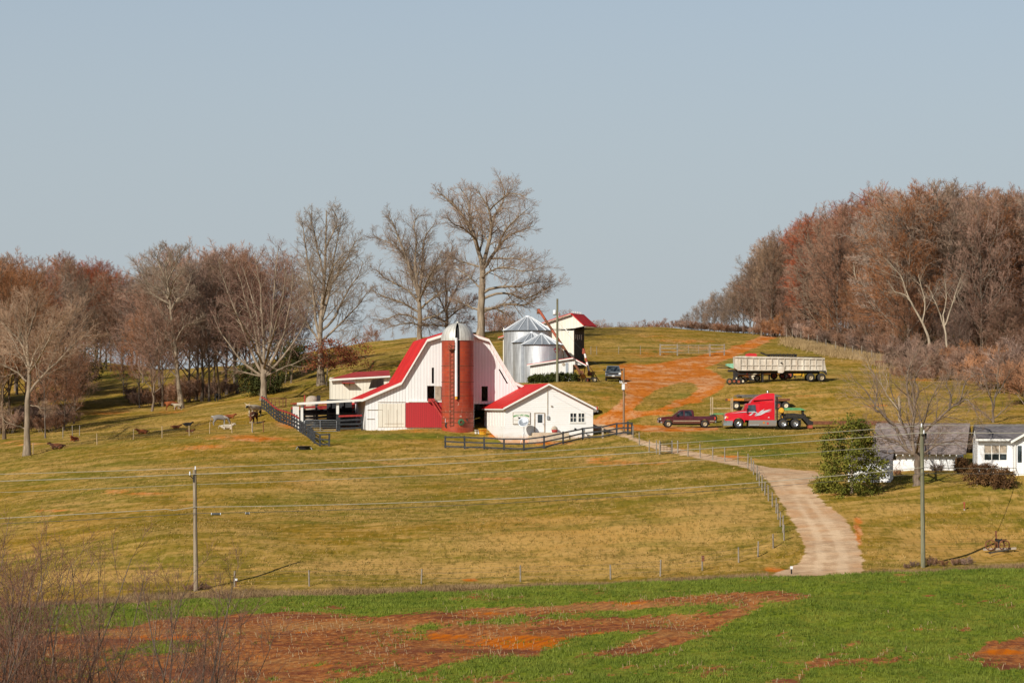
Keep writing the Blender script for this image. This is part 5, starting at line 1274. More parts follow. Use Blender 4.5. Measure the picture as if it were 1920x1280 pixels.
# --- brick silo
sY = 281.1; so_ = G(858, sY); S_ = lambda v: (CZ - (v - V0) * sY / F) - so_.z
silo = thing('brick_silo', 'tall red glazed brick silo with pale ribbed dome in front of the barn', 'silo', so_)
zt = S_(637); rr = 1.75
MB().lathe([(rr, -0.6), (rr, zt)], 48).build('shaft', MAT['brick'], silo)
prof = [(rr + 0.08, zt - 0.1), (rr + 0.08, zt + 0.02)] + [((rr + 0.08) * math.cos(a), zt + 0.02 + 1.84 * math.sin(a)) for a in np.linspace(0.08, PI / 2 - 0.05, 9)]
n = 48; dm = MB()
skip = [k for k in range(n) if abs(((2 * PI * (k + .5) / n - (-PI / 2) + PI) % (2 * PI)) - PI) < 0.13]
vs = [(r_ * math.cos(2 * PI * k / n), r_ * math.sin(2 * PI * k / n), h_) for r_, h_ in prof for k in range(n)]
fs = [(i * n + k, i * n + (k + 1) % n, (i + 1) * n + (k + 1) % n, (i + 1) * n + k) for i in range(len(prof) - 1) for k in range(n) if not (k in skip and 1 <= i < len(prof) - 2)]
dm.add(vs, fs, True); dm.add(vs[-n:], [tuple(range(n))])
dome = dm.build('dome', MAT['dome'], silo)
MB().lathe([(0.10, zt + 1.8), (0.16, zt + 1.9), (0.05, zt + 2.05)], 12).build('vent_cap', MAT['dome'], dome)
mb = MB(); mb.lathe([(rr - 0.1, zt - 0.5), (rr - 0.1, zt + 0.1), (1.2, zt + 1.15), (0.1, zt + 1.6)], 24); mb.build('lining', MAT['dark_in'], dome)
for v_ in (686, 716, 741.5, 772, 784, 792): 
    z_ = S_(v_); MB().lathe([(rr + 0.012, z_ - 0.03), (rr + 0.035, z_ - 0.03), (rr + 0.035, z_ + 0.03), (rr + 0.012, z_ + 0.03)], 48, smooth=False).build('hoop', MAT['rust'], silo)
xp = -0.10; MB().tube([(xp, -rr - 0.22, S_(743)), (xp, -rr - 0.22, S_(634))], 0.16, 12).build('chute_pipe', MAT['galv_rib'], silo)
MB().tube([(xp, -rr - 0.22, S_(748)), (xp, -rr - 0.22, S_(743.2))], 0.13, 10).build('chute_mouth', MAT['yellow'], silo)
MB().box(0.04, 0.26, -rr - 0.02, -rr + 0.2, S_(749), S_(638)).build('pipe_shadow_strip', MAT['dark_in'], silo)  # dark strip on the brick standing in for the chute pipe's cast shadow
xlad = -0.62; ya = -math.sqrt(rr * rr - xlad * xlad) - 0.12
lad = MB(); lad.bar((xlad - 0.22, ya, S_(798)), (xlad - 0.22, ya, S_(654)), 0.05); lad.bar((xlad + 0.22, ya, S_(798)), (xlad + 0.22, ya, S_(654)), 0.05)
for z_ in np.arange(S_(797), S_(655), 0.42): lad.bar((xlad - 0.22, ya, z_), (xlad + 0.22, ya, z_), 0.035)
lad.build('ladder', MAT['rust'], silo)
pf = MB(); za, zb_ = S_(655), S_(643)
for z_ in (za, (za + zb_) / 2, zb_): pf.bar((xlad - 0.35, ya - 0.4, z_), (xlad + 0.35, ya - 0.4, z_), 0.05); pf.bar((xlad - 0.35, ya - 0.4, z_), (xlad - 0.35, ya + 0.1, z_), 0.05); pf.bar((xlad + 0.35, ya - 0.4, z_), (xlad + 0.35, ya + 0.1, z_), 0.05)
for x_ in (-0.35, 0, 0.35): pf.bar((xlad + x_, ya - 0.4, za), (xlad + x_, ya - 0.4, zb_), 0.04)
pf.box(xlad - 0.36, xlad + 0.36, ya - 0.42, ya + 0.1, za - 0.06, za)
pf.build('ladder_cage', MAT['rust'], silo)
xh = 0.42; yh = -math.sqrt(rr * rr - xh * xh) - 0.1
hz = S_(791); mb = MB()
for k in range(3): mb.lathe([(0.16 + 0.07 * k, -0.05), (0.22 + 0.07 * k, -0.05), (0.22 + 0.07 * k, 0.04), (0.16 + 0.07 * k, 0.04), (0.16 + 0.07 * k, -0.05)], 16, (xh, yh - 0.02 * k, hz), 'y')
mb.build('hose_coil', MAT['hose_green'], silo)
MB().box(1.0, 1.16, -1.52, -1.36, S_(789), S_(785)).build('junction_box', MAT['dark_metal'], silo)

# --- bale elevator leaning at the loft
e0 = bf.world(A(809, 749)[0], -0.5, A(809, 749)[1]); e1 = bf.world(A(834, 803)[0], -2.6, 0.45)
el = thing('bale_elevator', 'narrow red bale elevator leaning from the ground beside the silo up to the loft opening', 'conveyor', e1)
d = e0 - e1; mb = MB(); sd_ = Vector((0.17, 0.12, 0))
for s_ in (-1, 1): mb.bar(sd_ * s_, d + sd_ * s_, 0.07, 0.16)
mb.build('side_rail', MAT['red_rail'], el)
mb = MB()
for k in range(1, 14): mb.bar(d * (k / 14) - sd_, d * (k / 14) + sd_, 0.05, 0.04)
mb.build('slat', MAT['red_rail'], el)
MB().box(-0.45, 0.3, -0.15, 0.25, d.z - 0.25, d.z + 0.12).add([], []).build('discharge_head', MAT['red_rail'], el).location = (d.x, d.y, 0)
def wheel(parent, x, y, z, r, w, mt='tyre', mr='rim_dust', rim=0.58, name='wheel', out=-1):
    """upright wheel in the local x-z plane, outer face toward -y when out=-1; tyre with its rim as a sub-part"""
    mb = MB(); mb.lathe([(r * 0.55, -w / 2), (r * 0.86, -w / 2), (r * 0.97, -w * 0.36), (r, -w * 0.15), (r, w * 0.15), (r * 0.97, w * 0.36), (r * 0.86, w / 2), (r * 0.55, w / 2), (r * 0.55, -w / 2)], 24, (x, y, z), 'y')
    t = mb.build(name, MAT[mt], parent)
    f = -1 if out < 0 else 1
    mb = MB(); pr = [(0.0, f * w * 0.22), (r * 0.12, f * w * 0.36), (r * 0.16, f * w * 0.22), (r * rim * 0.72, f * w * 0.14), (r * rim * 0.85, f * w * 0.30), (r * rim, f * w * 0.44), (r * rim * 0.98, -f * w * 0.3), (0, -f * w * 0.3)]
    if f > 0: pr = pr
    mb.lathe(pr, 20, (x, y, z), 'y'); mb.build('rim', MAT[mr], t)
    return t
wheel(el, -0.05, -0.35, -0.12, 0.34, 0.2, mr='dark_metal'); wheel(el, -0.05, 0.35, -0.12, 0.34, 0.2, mr='dark_metal')
MB().box(-0.35, 0.18, -0.28, 0.2, 0.12, 0.62).build('motor_box', MAT['gate_metal'], el, 0.05)
# --- buckets and tub at the dark doorway
for k, (u_, dx, r_, h_, mm, lb) in enumerate([(892.5, 0, 0.17, 0.4, 'white_trim', 'white bucket nearest the brick silo by the dark barn doorway'), (898, 0, 0.15, 0.36, 'porcelain', 'white bucket against the yellow tub by the dark barn doorway')]):
    q = G(u_, 279.0); b_ = thing('bucket', lb, 'bucket', q)
    MB().lathe([(r_ * 0.8, 0), (r_, h_), (r_ * 1.06, h_), (r_ * 1.06, h_ + 0.03), (r_ * 0.9, h_ + 0.03), (r_ * 0.78, 0.06), (0, 0.06)], 16).build('body', MAT[mm], b_)
    MB().tube([(r_, 0, h_), (r_ * 0.9, -r_ * 0.9, h_ - 0.1), (0, -r_ * 1.25, h_ - 0.16), (-r_ * 0.9, -r_ * 0.9, h_ - 0.1), (-r_, 0, h_)], 0.012, 5).build('handle', MAT['dark_metal'], b_)
q = G(905, 278.4); b_ = thing('plastic_tub', 'orange yellow tub at the corner of the farm office by the barn doorway', 'tub', q)
MB().lathe([(0.36, 0), (0.46, 0.62), (0.50, 0.62), (0.50, 0.68), (0.42, 0.68), (0.34, 0.08), (0, 0.08)], 18).build('body', MAT['yellow'], b_)
MB().lathe([(0.43, 0.40), (0.455, 0.40), (0.46, 0.46), (0.43, 0.46)], 18).build('rim_band', MAT['orange'], b_)

# --- farm office (white gabled house in front)
hf = Frame(1029, 271.5, R(10)); H = hf.at
house = thing('farm_office', 'white gabled farm office with red metal roof and painted sign by the door', 'building', hf.o, R(10))
hx0, hx1 = H(948, 800)[0], H(1112, 800)[0]; hpk = H(1028, 722); hz0 = H(948, 767)[1]; LH = 13.6
out = [(hx0, -1.2), (hx1, -1.2), (hx1, H(1112, 766)[1]), hpk, (hx0, hz0)]
WIN = [rect(1068.4, 773.6, 1081.6, 791.5, hf), rect(1083.6, 773.6, 1096.6, 791.5, hf)]
wall_holes(out, WIN, 0, 0.14).build('front_wall', MAT['siding'], house)
for wx in (hx0, hx1 - 0.12): MB().box(wx, wx + 0.12, 0.14, LH, -1.2, hz0).build('side_wall', MAT['siding'], house)
MB().prism(out, 'y', LH - 0.1, LH + 0.02).build('back_wall', MAT['siding'], house)
mb = MB(); ea, eb = H(942.5, 766), H(1117, 766)
slab(mb, ea, (hpk[0], hpk[1] + 0.10), 0.11, -0.38, LH + 0.3); slab(mb, (hpk[0], hpk[1] + 0.10), eb, 0.11, -0.38, LH + 0.3); mb.build('roof', MAT['red_roof'], house)
mb = MB(); slab(mb, (ea[0], ea[1] - 0.11), (hpk[0], hpk[1] - 0.01), 0.20, -0.44, -0.385); slab(mb, (hpk[0], hpk[1] - 0.01), (eb[0], eb[1] - 0.11), 0.20, -0.44, -0.385); mb.build('rake_trim', MAT['white_trim'], house)
mb = MB(); slab(mb, (ea[0], ea[1] - 0.14), (ea[0] + 0.08, ea[1] - 0.14), 0.16, -0.37, LH + 0.28); mb.build('eave_trim', MAT['white_trim'], house)
for (p, w_) in zip(WIN, (0, 1)):
    x0_, x1_, z0_, z1_ = p[0][0], p[1][0], p[0][1], p[2][1]
    fr_ = MB(); t_ = 0.06
    for a in (x0_, (x0_ + x1_) / 2 - t_ / 2, x1_ - t_): fr_.box(a, a + t_, -0.03, 0.05, z0_, z1_)
    for c in (z0_, (z0_ + z1_) / 2 - t_ / 2, z1_ - t_):
        for s0, s1 in ((x0_ + t_, (x0_ + x1_) / 2 - t_ / 2), ((x0_ + x1_) / 2 + t_ / 2, x1_ - t_)): fr_.box(s0, s1, -0.027, 0.047, c, c + t_)
    w_o = MB().box(x0_, x1_, 0.07, 0.09, z0_, z1_).build('window', MAT['glass'], house); fr_.build('frame', MAT['white_trim'], w_o)
    MB().box(x0_ - 0.04, x1_ + 0.04, -0.07, -0.004, z0_ - 0.10, z0_ - 0.012).build('sill', MAT['white_trim'], w_o)
zstep = H(1012, 810)[1]
da, db = H(1001.5, 773.5), H(1021.5, 809.5)
mb = MB(); mb.box(da[0] + 0.12, db[0] - 0.10, -0.05, -0.004, zstep, da[1] - 0.08); door = mb.build('door', MAT['clean_siding'], house)
mb = MB(); mb.box(da[0], da[0] + 0.115, -0.08, -0.004, zstep, da[1]); mb.box(db[0] - 0.095, db[0], -0.08, -0.004, zstep, da[1]); mb.box(da[0] + 0.12, db[0] - 0.1, -0.08, -0.004, da[1] - 0.075, da[1] + 0.02); mb.build('door_frame', MAT['plank'], house)
a_, b_ = H(1008, 777), H(1016.7, 792); MB().box(a_[0], b_[0], -0.065, -0.052, b_[1], a_[1]).build('door_glass', MAT['glass'], door)
a_ = H(1020, 793); MB().lathe([(0.03, -0.13), (0.035, -0.09), (0.02, -0.052)], 10, (db[0] - 0.2, 0, a_[1] - 0.1), 'y').build('handle', MAT['dark_metal'], door)
s0, s1 = H(996, 818)[0], H(1062, 818)[0]
mb = MB(); mb.box(s0, s1, -1.5, -0.01, -1.2, zstep - 0.03); mb.box(s0 - 0.3, s0 - 0.004, -1.2, -0.02, -1.2, zstep - 0.35); mb.box(s1 + 0.004, s1 + 0.35, -1.3, -0.02, -1.2, zstep - 0.30); mb.box(s1 + 0.354, s1 + 0.7, -1.3, -0.02, -1.2, zstep - 0.58)
mb.build('stoop', MAT['concrete'], house, 0.02)
mb = MB()
for u_ in np.linspace(912, 941, 8):
    d_ = (941 - u_) / 29 * (LH - 1.2) + 0.7
    MB().box(hx0 - 0.05, hx0 - 0.004, d_, d_ + 0.28, hz0 - 1.85, hz0 - 0.30).build('side_slat', MAT['white_trim'], house)
# sign
sa, sb = H(962, 773), H(993, 794)
sign = MB().box(sa[0], sb[0], -0.09, -0.02, sb[1], sa[1]).build('sign_board', MAT['white_trim'], house)
mb = MB()
for x_ in (sa[0] - 0.04, sb[0] + 0.004): mb.box(x_, x_ + 0.036, -0.11, -0.015, sb[1] - 0.04, sa[1] + 0.04)
for z_ in (sb[1] - 0.04, sa[1] + 0.004): mb.box(sa[0], sb[0], -0.11, -0.015, z_, z_ + 0.036)
mb.build('sign_frame', MAT['plank'], sign)
mb = MB()
for z_ in (sb[1] + (sa[1] - sb[1]) * 0.33,): mb.box(sa[0] + 0.05, sb[0] - 0.05, -0.1, -0.092, z_, z_ + 0.02)
mb.build('sign_line', MAT['plank'], sign)
def letters(text, size, width, arc, m, name, parent, loc, rot=(PI / 2, 0, 0), ext=0.006):
    """raised lettering as one mesh, optionally along a shallow arch"""
    dg = None; vs, fs, b = [], [], 0; adv = width / max(1, len(text) - 1)
    for i, chh in enumerate(text):
        if chh == ' ': continue
        cu = bpy.data.curves.new('glyph', 'FONT'); cu.body = chh; cu.size = size; cu.extrude = ext; cu.align_x = 'CENTER'; cu.offset = size * 0.012
        o = bpy.data.objects.new('glyph', cu); C.objects.link(o)
        me = bpy.data.meshes.new_from_object(o.evaluated_get(bpy.context.evaluated_depsgraph_get()))
        t = (i / max(1, len(text) - 1)) * 2 - 1; x = t * width / 2; z = -arc * t * t; a = -2 * arc * t / (width / 2)
        for v_ in me.vertices:
            px, pz = v_.co.x, v_.co.y
            vs.append((x + px * math.cos(a) - pz * math.sin(a), -v_.co.z, z + px * math.sin(a) + pz * math.cos(a)))
        fs += [tuple(b + k for k in p_.vertices) for p_ in me.polygons]; b = len(vs)
        C.objects.unlink(o); bpy.data.objects.remove(o); bpy.data.meshes.remove(me)
    me = bpy.data.meshes.new(name); me.from_pydata(vs, [], fs); me.update()
    o = link_mesh(name, me, m, parent); o.location = loc
    return o
MAT['sign_green'] = paint('sign_green_lettering', (0.10, 0.36, 0.10), 0.6, 0.1, 3)
letters('MAPLE LANE FARMS', 0.26, (sb[0] - sa[0]) * 0.86, 0.12, MAT['sign_green'], 'sign_lettering', sign, ((sa[0] + sb[0]) / 2, -0.098, sa[1] - 0.36))
a_, b_ = H(970.5, 781.5), H(979, 785.5); mb = MB(); mb.face([(a_[0], -0.1, a_[1]), (b_[0], -0.1, a_[1] - 0.08), (b_[0] - 0.02, -0.1, b_[1]), (a_[0] + 0.12, -0.1, b_[1])]); mb.build('sign_emblem', MAT['dark_metal'], sign)
mb = MB(); a_, b_ = H(1026.5, 730), H(1026.5, 779); mb.bar((a_[0], -0.05, a_[1]), (b_[0], -0.05, b_[1]), 0.05); mb.build('conduit', MAT['plank'], house)
a_ = H(1027, 783); MB().box(a_[0] - 0.12, a_[0] + 0.14, -0.16, -0.004, a_[1] - 0.16, a_[1] + 0.2).build('meter_box', MAT['gate_metal'], house)
a_ = H(1034, 761); MB().box(a_[0] - 0.08, a_[0] + 0.08, -0.14, -0.01, a_[1] - 0.06, a_[1] + 0.06).build('wall_lamp', MAT['plank'], house)
a_ = H(1078.5, 804); MB().box(a_[0] - 0.1, a_[0] + 0.08, -0.1, -0.004, a_[1] - 0.1, a_[1] + 0.1).build('hose_tap', MAT['dark_metal'], house)
# satellite dish on a tripod before the wall
dz_ = H(981, 812); dp = hf.world(H(981, 812)[0], -1.1, 0); dp.z = gz(dp.x, dp.y)
dish = thing('satellite_dish', 'grey mesh satellite dish on thin legs below the sign of the farm office', 'satellite dish', dp, R(13))
ddz = (CZ - (792 - V0) * dp.y / F) - dp.z
mb = MB(); mb.lathe([(0.02, 0.02), (0.2, 0.03), (0.36, 0.08), (0.46, 0.15), (0.44, 0.17), (0.34, 0.10), (0.02, 0.05)], 24)
do = mb.build('reflector', MAT['galv_roof'], dish); do.location = (-0.15, 0, ddz); do.rotation_euler = (R(62), 0, R(-25)); do.scale = (1.25, 1.25, 1.2)
mb = MB(); mb.tube([(-0.1, 0.1, 0), (-0.1, 0.1, ddz)], 0.035, 7); mb.tube([(-0.1, 0.1, ddz * 0.55), (-0.55, -0.2, 0)], 0.02, 5); mb.tube([(-0.1, 0.1, ddz * 0.55), (0.35, -0.25, 0)], 0.02, 5)
mb.build('stand', MAT['gate_metal'], dish)
mb = MB(); mb.tube([(-0.15, -0.1, ddz), (0.25, -0.75, ddz + 0.1)], 0.015, 5); mb.box(0.2, 0.3, -0.8, -0.68, ddz + 0.05, ddz + 0.17); mb.build('feed_arm', MAT['dark_metal'], dish)
# lidded basket on the stoop
bp = hf.world(H(1038, 808)[0], -0.55, zstep - 0.03)
bk = thing('kettle_grill', 'small round basket-shaped grill with dark red bowl standing on the stoop', 'grill', bp, R(13))
MB().lathe([(0.24, 0.0), (0.30, 0.1), (0.33, 0.30), (0.30, 0.30), (0.0, 0.1)], 20).build('bowl', MAT['red_rail'], bk)
MB().lathe([(0.33, 0.31), (0.335, 0.36), (0.30, 0.52), (0.18, 0.64), (0.03, 0.68), (0.03, 0.76), (0, 0.76)], 20).build('lid', MAT['plank'], bk)
# planter jar by the right corner
bp = hf.world(H(1092, 824)[0], -0.7); bp.z = gz(bp.x, bp.y)
bk = thing('water_hydrant', 'small grey green yard hydrant at the right corner of the farm office', 'hydrant', bp)
MB().lathe([(0.10, 0), (0.10, 0.55), (0.14, 0.6), (0.16, 0.75), (0.08, 0.85), (0, 0.86)], 14).build('body', MAT['gate_metal'], bk)
MB().bar((-0.3, 0, 0.92), (0.12, 0, 0.8), 0.06).build('handle', MAT['dark_metal'], bk)

# --- grain bins
def grain_bin(label, u, Y, diam, v_eave, v_peak, leaf=False):
    o = G(u, Y); z = lambda v: (CZ - (v - V0) * Y / F) - o.z
    t = thing('grain_bin', label, 'grain bin', o, 0); r_ = diam / 2; ze_, zp = z(v_eave), z(v_peak)
    MB().lathe([(r_, -0.5), (r_, ze_)], 56).build('body', MAT['galv'], t)
    nr = 16; mb = MB(); mb.lathe([(r_ + 0.16, ze_ - 0.05), (r_ * 0.10, zp - 0.1)], nr, smooth=False); rf = mb.build('roof', MAT['galv_roof'], t)
    mb = MB()
    for k in range(nr):
        a = 2 * PI * k / nr; c_, s_ = math.cos(a), math.sin(a)
        mb.bar((c_ * (r_ + 0.18), s_ * (r_ + 0.18), ze_ + 0.0), (c_ * r_ * 0.12, s_ * r_ * 0.12, zp - 0.06), 0.07, 0.10)
    mb.build('roof_rib', MAT['galv_rib'], rf)
    MB().lathe([(r_ * 0.11, zp - 0.15), (r_ * 0.12, zp + 0.05), (0.0, zp + 0.14)], 16).build('roof_cap', MAT['galv_rib'], rf)
    mb = MB(); mb.lathe([(r_ + 0.17, ze_ - 0.1), (r_ + 0.19, ze_ - 0.1), (r_ + 0.19, ze_ - 0.02), (r_ + 0.17, ze_ - 0.02)], 48, smooth=False); mb.build('eave_ring', MAT['dark_metal'], t)
    return t, r_, z
grain_bin('largest grain bin, behind the other two and left of the red auger', 990, 341, 6.45, 620, 593)
t, r_, z = grain_bin('middle grain bin, half hidden behind the nearest one', 997, 332, 4.9, 642, 623)
t, r_, z = grain_bin('nearest short grain bin with a red leaf emblem, behind the small white shed', 1016, 323, 5.0, 646, 626)
MAT['leaf_red'] = paint('red_emblem_paint', (0.55, 0.03, 0.03), 0.5, 0.1, 4)
leafp = [(0,.52),(.10,.34),(.22,.40),(.17,.12),(.30,.26),(.34,.18),(.50,.20),(.45,.06),(.52,0),(.28,-.18),(.30,-.28),(.04,-.24),(.03,-.52),(-.03,-.52),(-.04,-.24),(-.30,-.28),(-.28,-.18),(-.52,0),(-.45,.06),(-.50,.20),(-.34,.18),(-.30,.26),(-.17,.12),(-.22,.40),(-.10,.34)]
mb = MB(); az0 = math.asin(min(.95, ((1044 - 1016) * 323 / F) / r_)); zc = z(657)
def onbin(px, pz, d_=0.02):
    a = az0 + px * 1.15 / r_; return ((r_ + d_) * math.sin(a), -(r_ + d_) * math.cos(a), zc + pz * 1.15)
tri = tessellate_polygon([[Vector((x, y, 0)) for x, y in leafp]]); mb.add([onbin(x, y) for x, y in leafp], [tuple(t_) for t_ in tri]); mb.build('leaf_emblem', MAT['leaf_red'], t)
mb = MB(); a0 = -0.95; mb.box(-2.62, -2.30, -1.05, -0.7, -0.4, z(647)); mb.build('corner_strip', MAT['galv_roof'], t)  # narrow upright box along the left edge of the bin

# --- tall elevator shed
ef = Frame(1076, 346, R(-20)); E = ef.at
eb_ = thing('grain_elevator_shed', 'tall white saltbox grain shed with a short red roof slope on its right', 'shed', ef.o, R(-20))
xw1 = E(1076, 650)[0]; xw0 = xw1 - 10.2; pk = E(1072, 588.5); er = E(1095, 609.5)
zl_ = pk[1] - 3.0; zt_ = E(1060, 613)[1]
zg0, zg1 = E(1060, 615.5)[1], E(1060, 619.8)[1]
gabl = [(xw0, zg0), (xw1 + 0.0, zg0), (er[0], er[1] + 0.02), (er[0] + 0.0, er[1] + 0.06), pk, (xw0, zl_)]
MB().prism([(xw0, zg0), (xw1, zg0), (er[0], er[1] - 0.12), pk, (xw0, zl_)], 'y', 0, 0.12).build('gable_wall', MAT['barn_cream'], eb_)
MB().prism([(xw0, -1), (xw1, -1), (xw1, zg1), (xw0, zg1)], 'y', 0, 0.12).build('front_wall', MAT['barn_cream'], eb_)
DD = 4.3
mb = MB(); mb.box(xw1 - 0.12, xw1, 0.12, DD, -1, zg0 - 0.1); mb.build('side_wall', MAT['black_board_and_shade'], eb_)  # black board colour stands in for shade on this white wall
MB().box(xw0, xw1, DD, DD + 0.12, -1, zg0 + 1).build('back_wall', MAT['black_board_and_shade'], eb_)
MB().box(xw0, xw0 + 0.12, 0.12, DD, -1, zg0 + 0.2).build('left_wall', MAT['barn_cream'], eb_)
mb = MB(); slab(mb, (xw0 - 0.6, zl_ - 0.16), pk, 0.12, -0.35, DD + 0.4); slab(mb, pk, (er[0] + 0.1, er[1] - 0.1), 0.12, -0.35, DD + 0.9); mb.build('roof', MAT['red_roof'], eb_)
mb = MB(); slab(mb, (xw0 - 0.6, zl_ - 0.30), (pk[0], pk[1] - 0.14), 0.16, -0.41, -0.355); mb.build('rake_trim', MAT['plank'], eb_)
mb = MB(); mb.box(xw1 + 0.005, er[0] - 0.2, 0.5, DD + 0.4, er[1] - 0.42, er[1] - 0.36); mb.build('soffit', MAT['black_board_and_shade'], eb_)
p0, p1 = E(1058, 615), E(1066, 622); mb = MB(); mb.bar((p0[0], -0.05, p0[1]), (p1[0], -0.05, p1[1]), 0.1); mb.build('brace', MAT['white_trim'], eb_)
a_ = E(1041, 592); MB().tube([(a_[0], 1.2, a_[1] - 0.9), (a_[0], 1.2, a_[1] + 0.55)], 0.24, 14).build('vent_stack', MAT['galv_rib'], eb_)
for k in range(6):
    y_ = 0.2 + 0.75 * k; MB().lathe([(0.05, 0.05), (0.05, 0.25), (0.09, 0.3), (0, 0.4)], 8, (pk[0], y_, pk[1])).build('roof_knob', MAT['white_trim'], eb_)
for k in range(4):
    MB().box(xw1 + 0.004, xw1 + 0.03, 0.7 + 0.8 * k, 0.86 + 0.8 * k, zg0 - 1.4 - (k % 2) * 0.1, zg0 - 0.8).build('wall_slot', MAT['galv_rib'], eb_)
# --- small white shed
sf = Frame(1040, 315, R(-4)); Sx = sf.at
sh = thing('small_shed', 'small white shed with thin red roof behind the clipped hedge', 'shed', sf.o, R(-4))
lx, rx = Sx(994, 700)[0], Sx(1074, 700)[0]; pk = Sx(1074, 671); le = Sx(988, 684.5); re = Sx(1100, 685)
MB().prism([(lx, -0.8), (rx, -0.8), (rx, re[1] + 0.1), Sx(1096, 684.2), (pk[0], pk[1] - 0.08), (lx, Sx(994, 684)[1])], 'y', 0, 0.12).build('front_wall', MAT['shed_white'], sh)
mb = MB(); mb.box(lx, lx + 0.1, 0.12, 3.4, -0.8, le[1]); mb.box(rx - 0.1, rx, 0.12, 3.4, -0.8, re[1]); mb.box(lx, rx, 3.4, 3.5, -0.8, le[1] + 0.2); mb.build('side_wall', MAT['shed_white'], sh)
mb = MB(); slab(mb, le, pk, 0.09, -0.3, 3.7); slab(mb, pk, re, 0.09, -0.3, 3.7); mb.build('roof', MAT['red_roof'], sh)
mb = MB(); slab(mb, (le[0], le[1] - 0.12), (pk[0], pk[1] - 0.12), 0.15, -0.36, -0.305); slab(mb, (pk[0], pk[1] - 0.12), (re[0], re[1] - 0.12), 0.15, -0.36, -0.305); mb.build('rake_trim', MAT['white_trim'], sh)
a_, b_ = Sx(1060.5, 680), Sx(1065.5, 700); MB().box(a_[0], b_[0], -0.04, -0.004, 0.0, a_[1]).build('door', MAT['galv_roof'], sh)
MB().lathe([(0.20, -0.03), (0.20, -0.01)], 18, (Sx(1057, 683)[0], 0, Sx(1057, 683)[1]), 'y').build('wall_plaque', MAT['plank'], sh)

# --- garage and house at the right
gf = Frame(1740, 229, R(-15)); Gx = gf.at
ga = thing('white_garage', 'long white garage with brown shingle roof behind the bare yard tree', 'building', gf.o, R(-15))
x0, x1 = Gx(1645, 870)[0], Gx(1794.5, 870)[0]; zt_ = Gx(1790, 848)[1]
DG = 6.5; zr_ = Gx(1800, 795)[1] 
MB().box(x0, x1, 0, 0.14, -1.0, zt_).build('front_wall', MAT['clean_siding'], ga)
mb = MB(); mb.prism([(0.14, -1), (DG, -1), (DG, zt_), (DG / 2, zr_ - 0.15), (0.14, zt_)], 'x', x1 - 0.12, x1 - 0.0); mb.prism([(0.14, -1), (DG, -1), (DG, zt_), (DG / 2, zr_ - 0.15), (0.14, zt_)], 'x', x0, x0 + 0.12); mb.box(x0, x1, DG - 0.1, DG + 0.02, -1, zt_ - 0.05); mb.build('side_wall', MAT['clean_siding'], ga)
mb = MB(); xe = Gx(1813, 800)[0]
mb.prism([(-0.7, zt_ - 0.16), (DG / 2, zr_ - 0.04), (DG + 0.7, zt_ - 0.16), (DG + 0.7, zt_ - 0.04), (DG / 2, zr_ + 0.08), (-0.7, zt_ - 0.04)], 'x', x0 - 0.5, xe); mb.build('roof', MAT['shingle'], ga)
mb = MB()
for u_ in np.arange(1656, 1800, 12.5):
    a_ = Gx(u_, 846)[0]; mb.box(a_, a_ + 0.09, -0.66, -0.005, zt_ - 0.30, zt_ - 0.18)
mb.build('rafter_tail', MAT['white_trim'], ga)
gf2 = Frame(1662, 221, R(-13)); Gx2 = gf2.at
an = thing('garden_shed', 'small white shed with dark roof partly hidden by the evergreen', 'shed', gf2.o, R(-13))
x0, x1 = Gx2(1590, 890)[0], Gx2(1669, 890)[0]; zt_ = Gx2(1660, 862)[1]; zr_ = Gx2(1660, 846)[1]
MB().box(x0, x1, 0, 0.12, -1.0, zt_).build('front_wall', MAT['clean_siding'], an)
mb = MB(); mb.prism([(0.12, -1), (3.2, -1), (3.2, zt_), (1.6, zr_ - .1), (0.12, zt_)], 'x', x1 - 0.1, x1); mb.prism([(0.12, -1), (3.2, -1), (3.2, zt_), (1.6, zr_ - .1), (0.12, zt_)], 'x', x0, x0 + 0.1); mb.box(x0, x1, 3.2, 3.3, -1, zt_); mb.build('side_wall', MAT['clean_siding'], an)
MB().prism([(-0.4, zt_ - 0.08), (1.6, zr_), (3.6, zt_ - 0.08), (3.6, zt_ + 0.03), (1.6, zr_ + 0.11), (-0.4, zt_ + 0.03)], 'x', x0 - 0.3, x1 + 0.25).build('roof', MAT['shingle_dark'], an)
MAT['leafy_wall'] = None
rf_ = Frame(1900, 216, R(-7)); Rx = rf_.at
ho = thing('white_house', 'white house with grey shingle roof and wide front window at the right edge', 'house', rf_.o, R(-7))
x0, x1 = Rx(1833, 860)[0], Rx(2080, 860)[0]; zt_ = Rx(1850, 823)[1]; zr_ = Rx(1850, 798)[1]; DH = 7
wr = rect(1844.5, 834.5, 1889, 862, rf_)
wall_holes([(x0, -1.2), (x1, -1.2), (x1, zt_), (x0, zt_)], [wr], 0, 0.16).build('front_wall', MAT['clean_siding'], ho)
mb = MB(); 
for xx in (x0, x1 - 0.12): mb.prism([(0.16, -1.2), (DH, -1.2), (DH, zt_), (DH / 2, zr_), (0.16, zt_)], 'x', xx, xx + 0.12)
mb.box(x0, x1, DH, DH + 0.1, -1.2, zt_); mb.build('side_wall', MAT['clean_siding'], ho)
MB().prism([(-0.45, zt_ - 0.10), (DH / 2, zr_ + 0.0), (DH + 0.4, zt_ - 0.1), (DH + 0.4, zt_ + 0.02), (DH / 2, zr_ + 0.13), (-0.45, zt_ + 0.02)], 'x', x0 - 0.12, x1 + 0.4).build('roof', MAT['shingle_dark'], ho)
MB().box(x0 - 0.2, x1, -0.52, -0.455, zt_ - 0.14, zt_ + 0.03).build('gutter', MAT['white_trim'], ho)
w_o = MB().box(wr[0][0], wr[1][0], 0.10, 0.12, wr[0][1], wr[2][1]).build('window', MAT['glass'], ho)
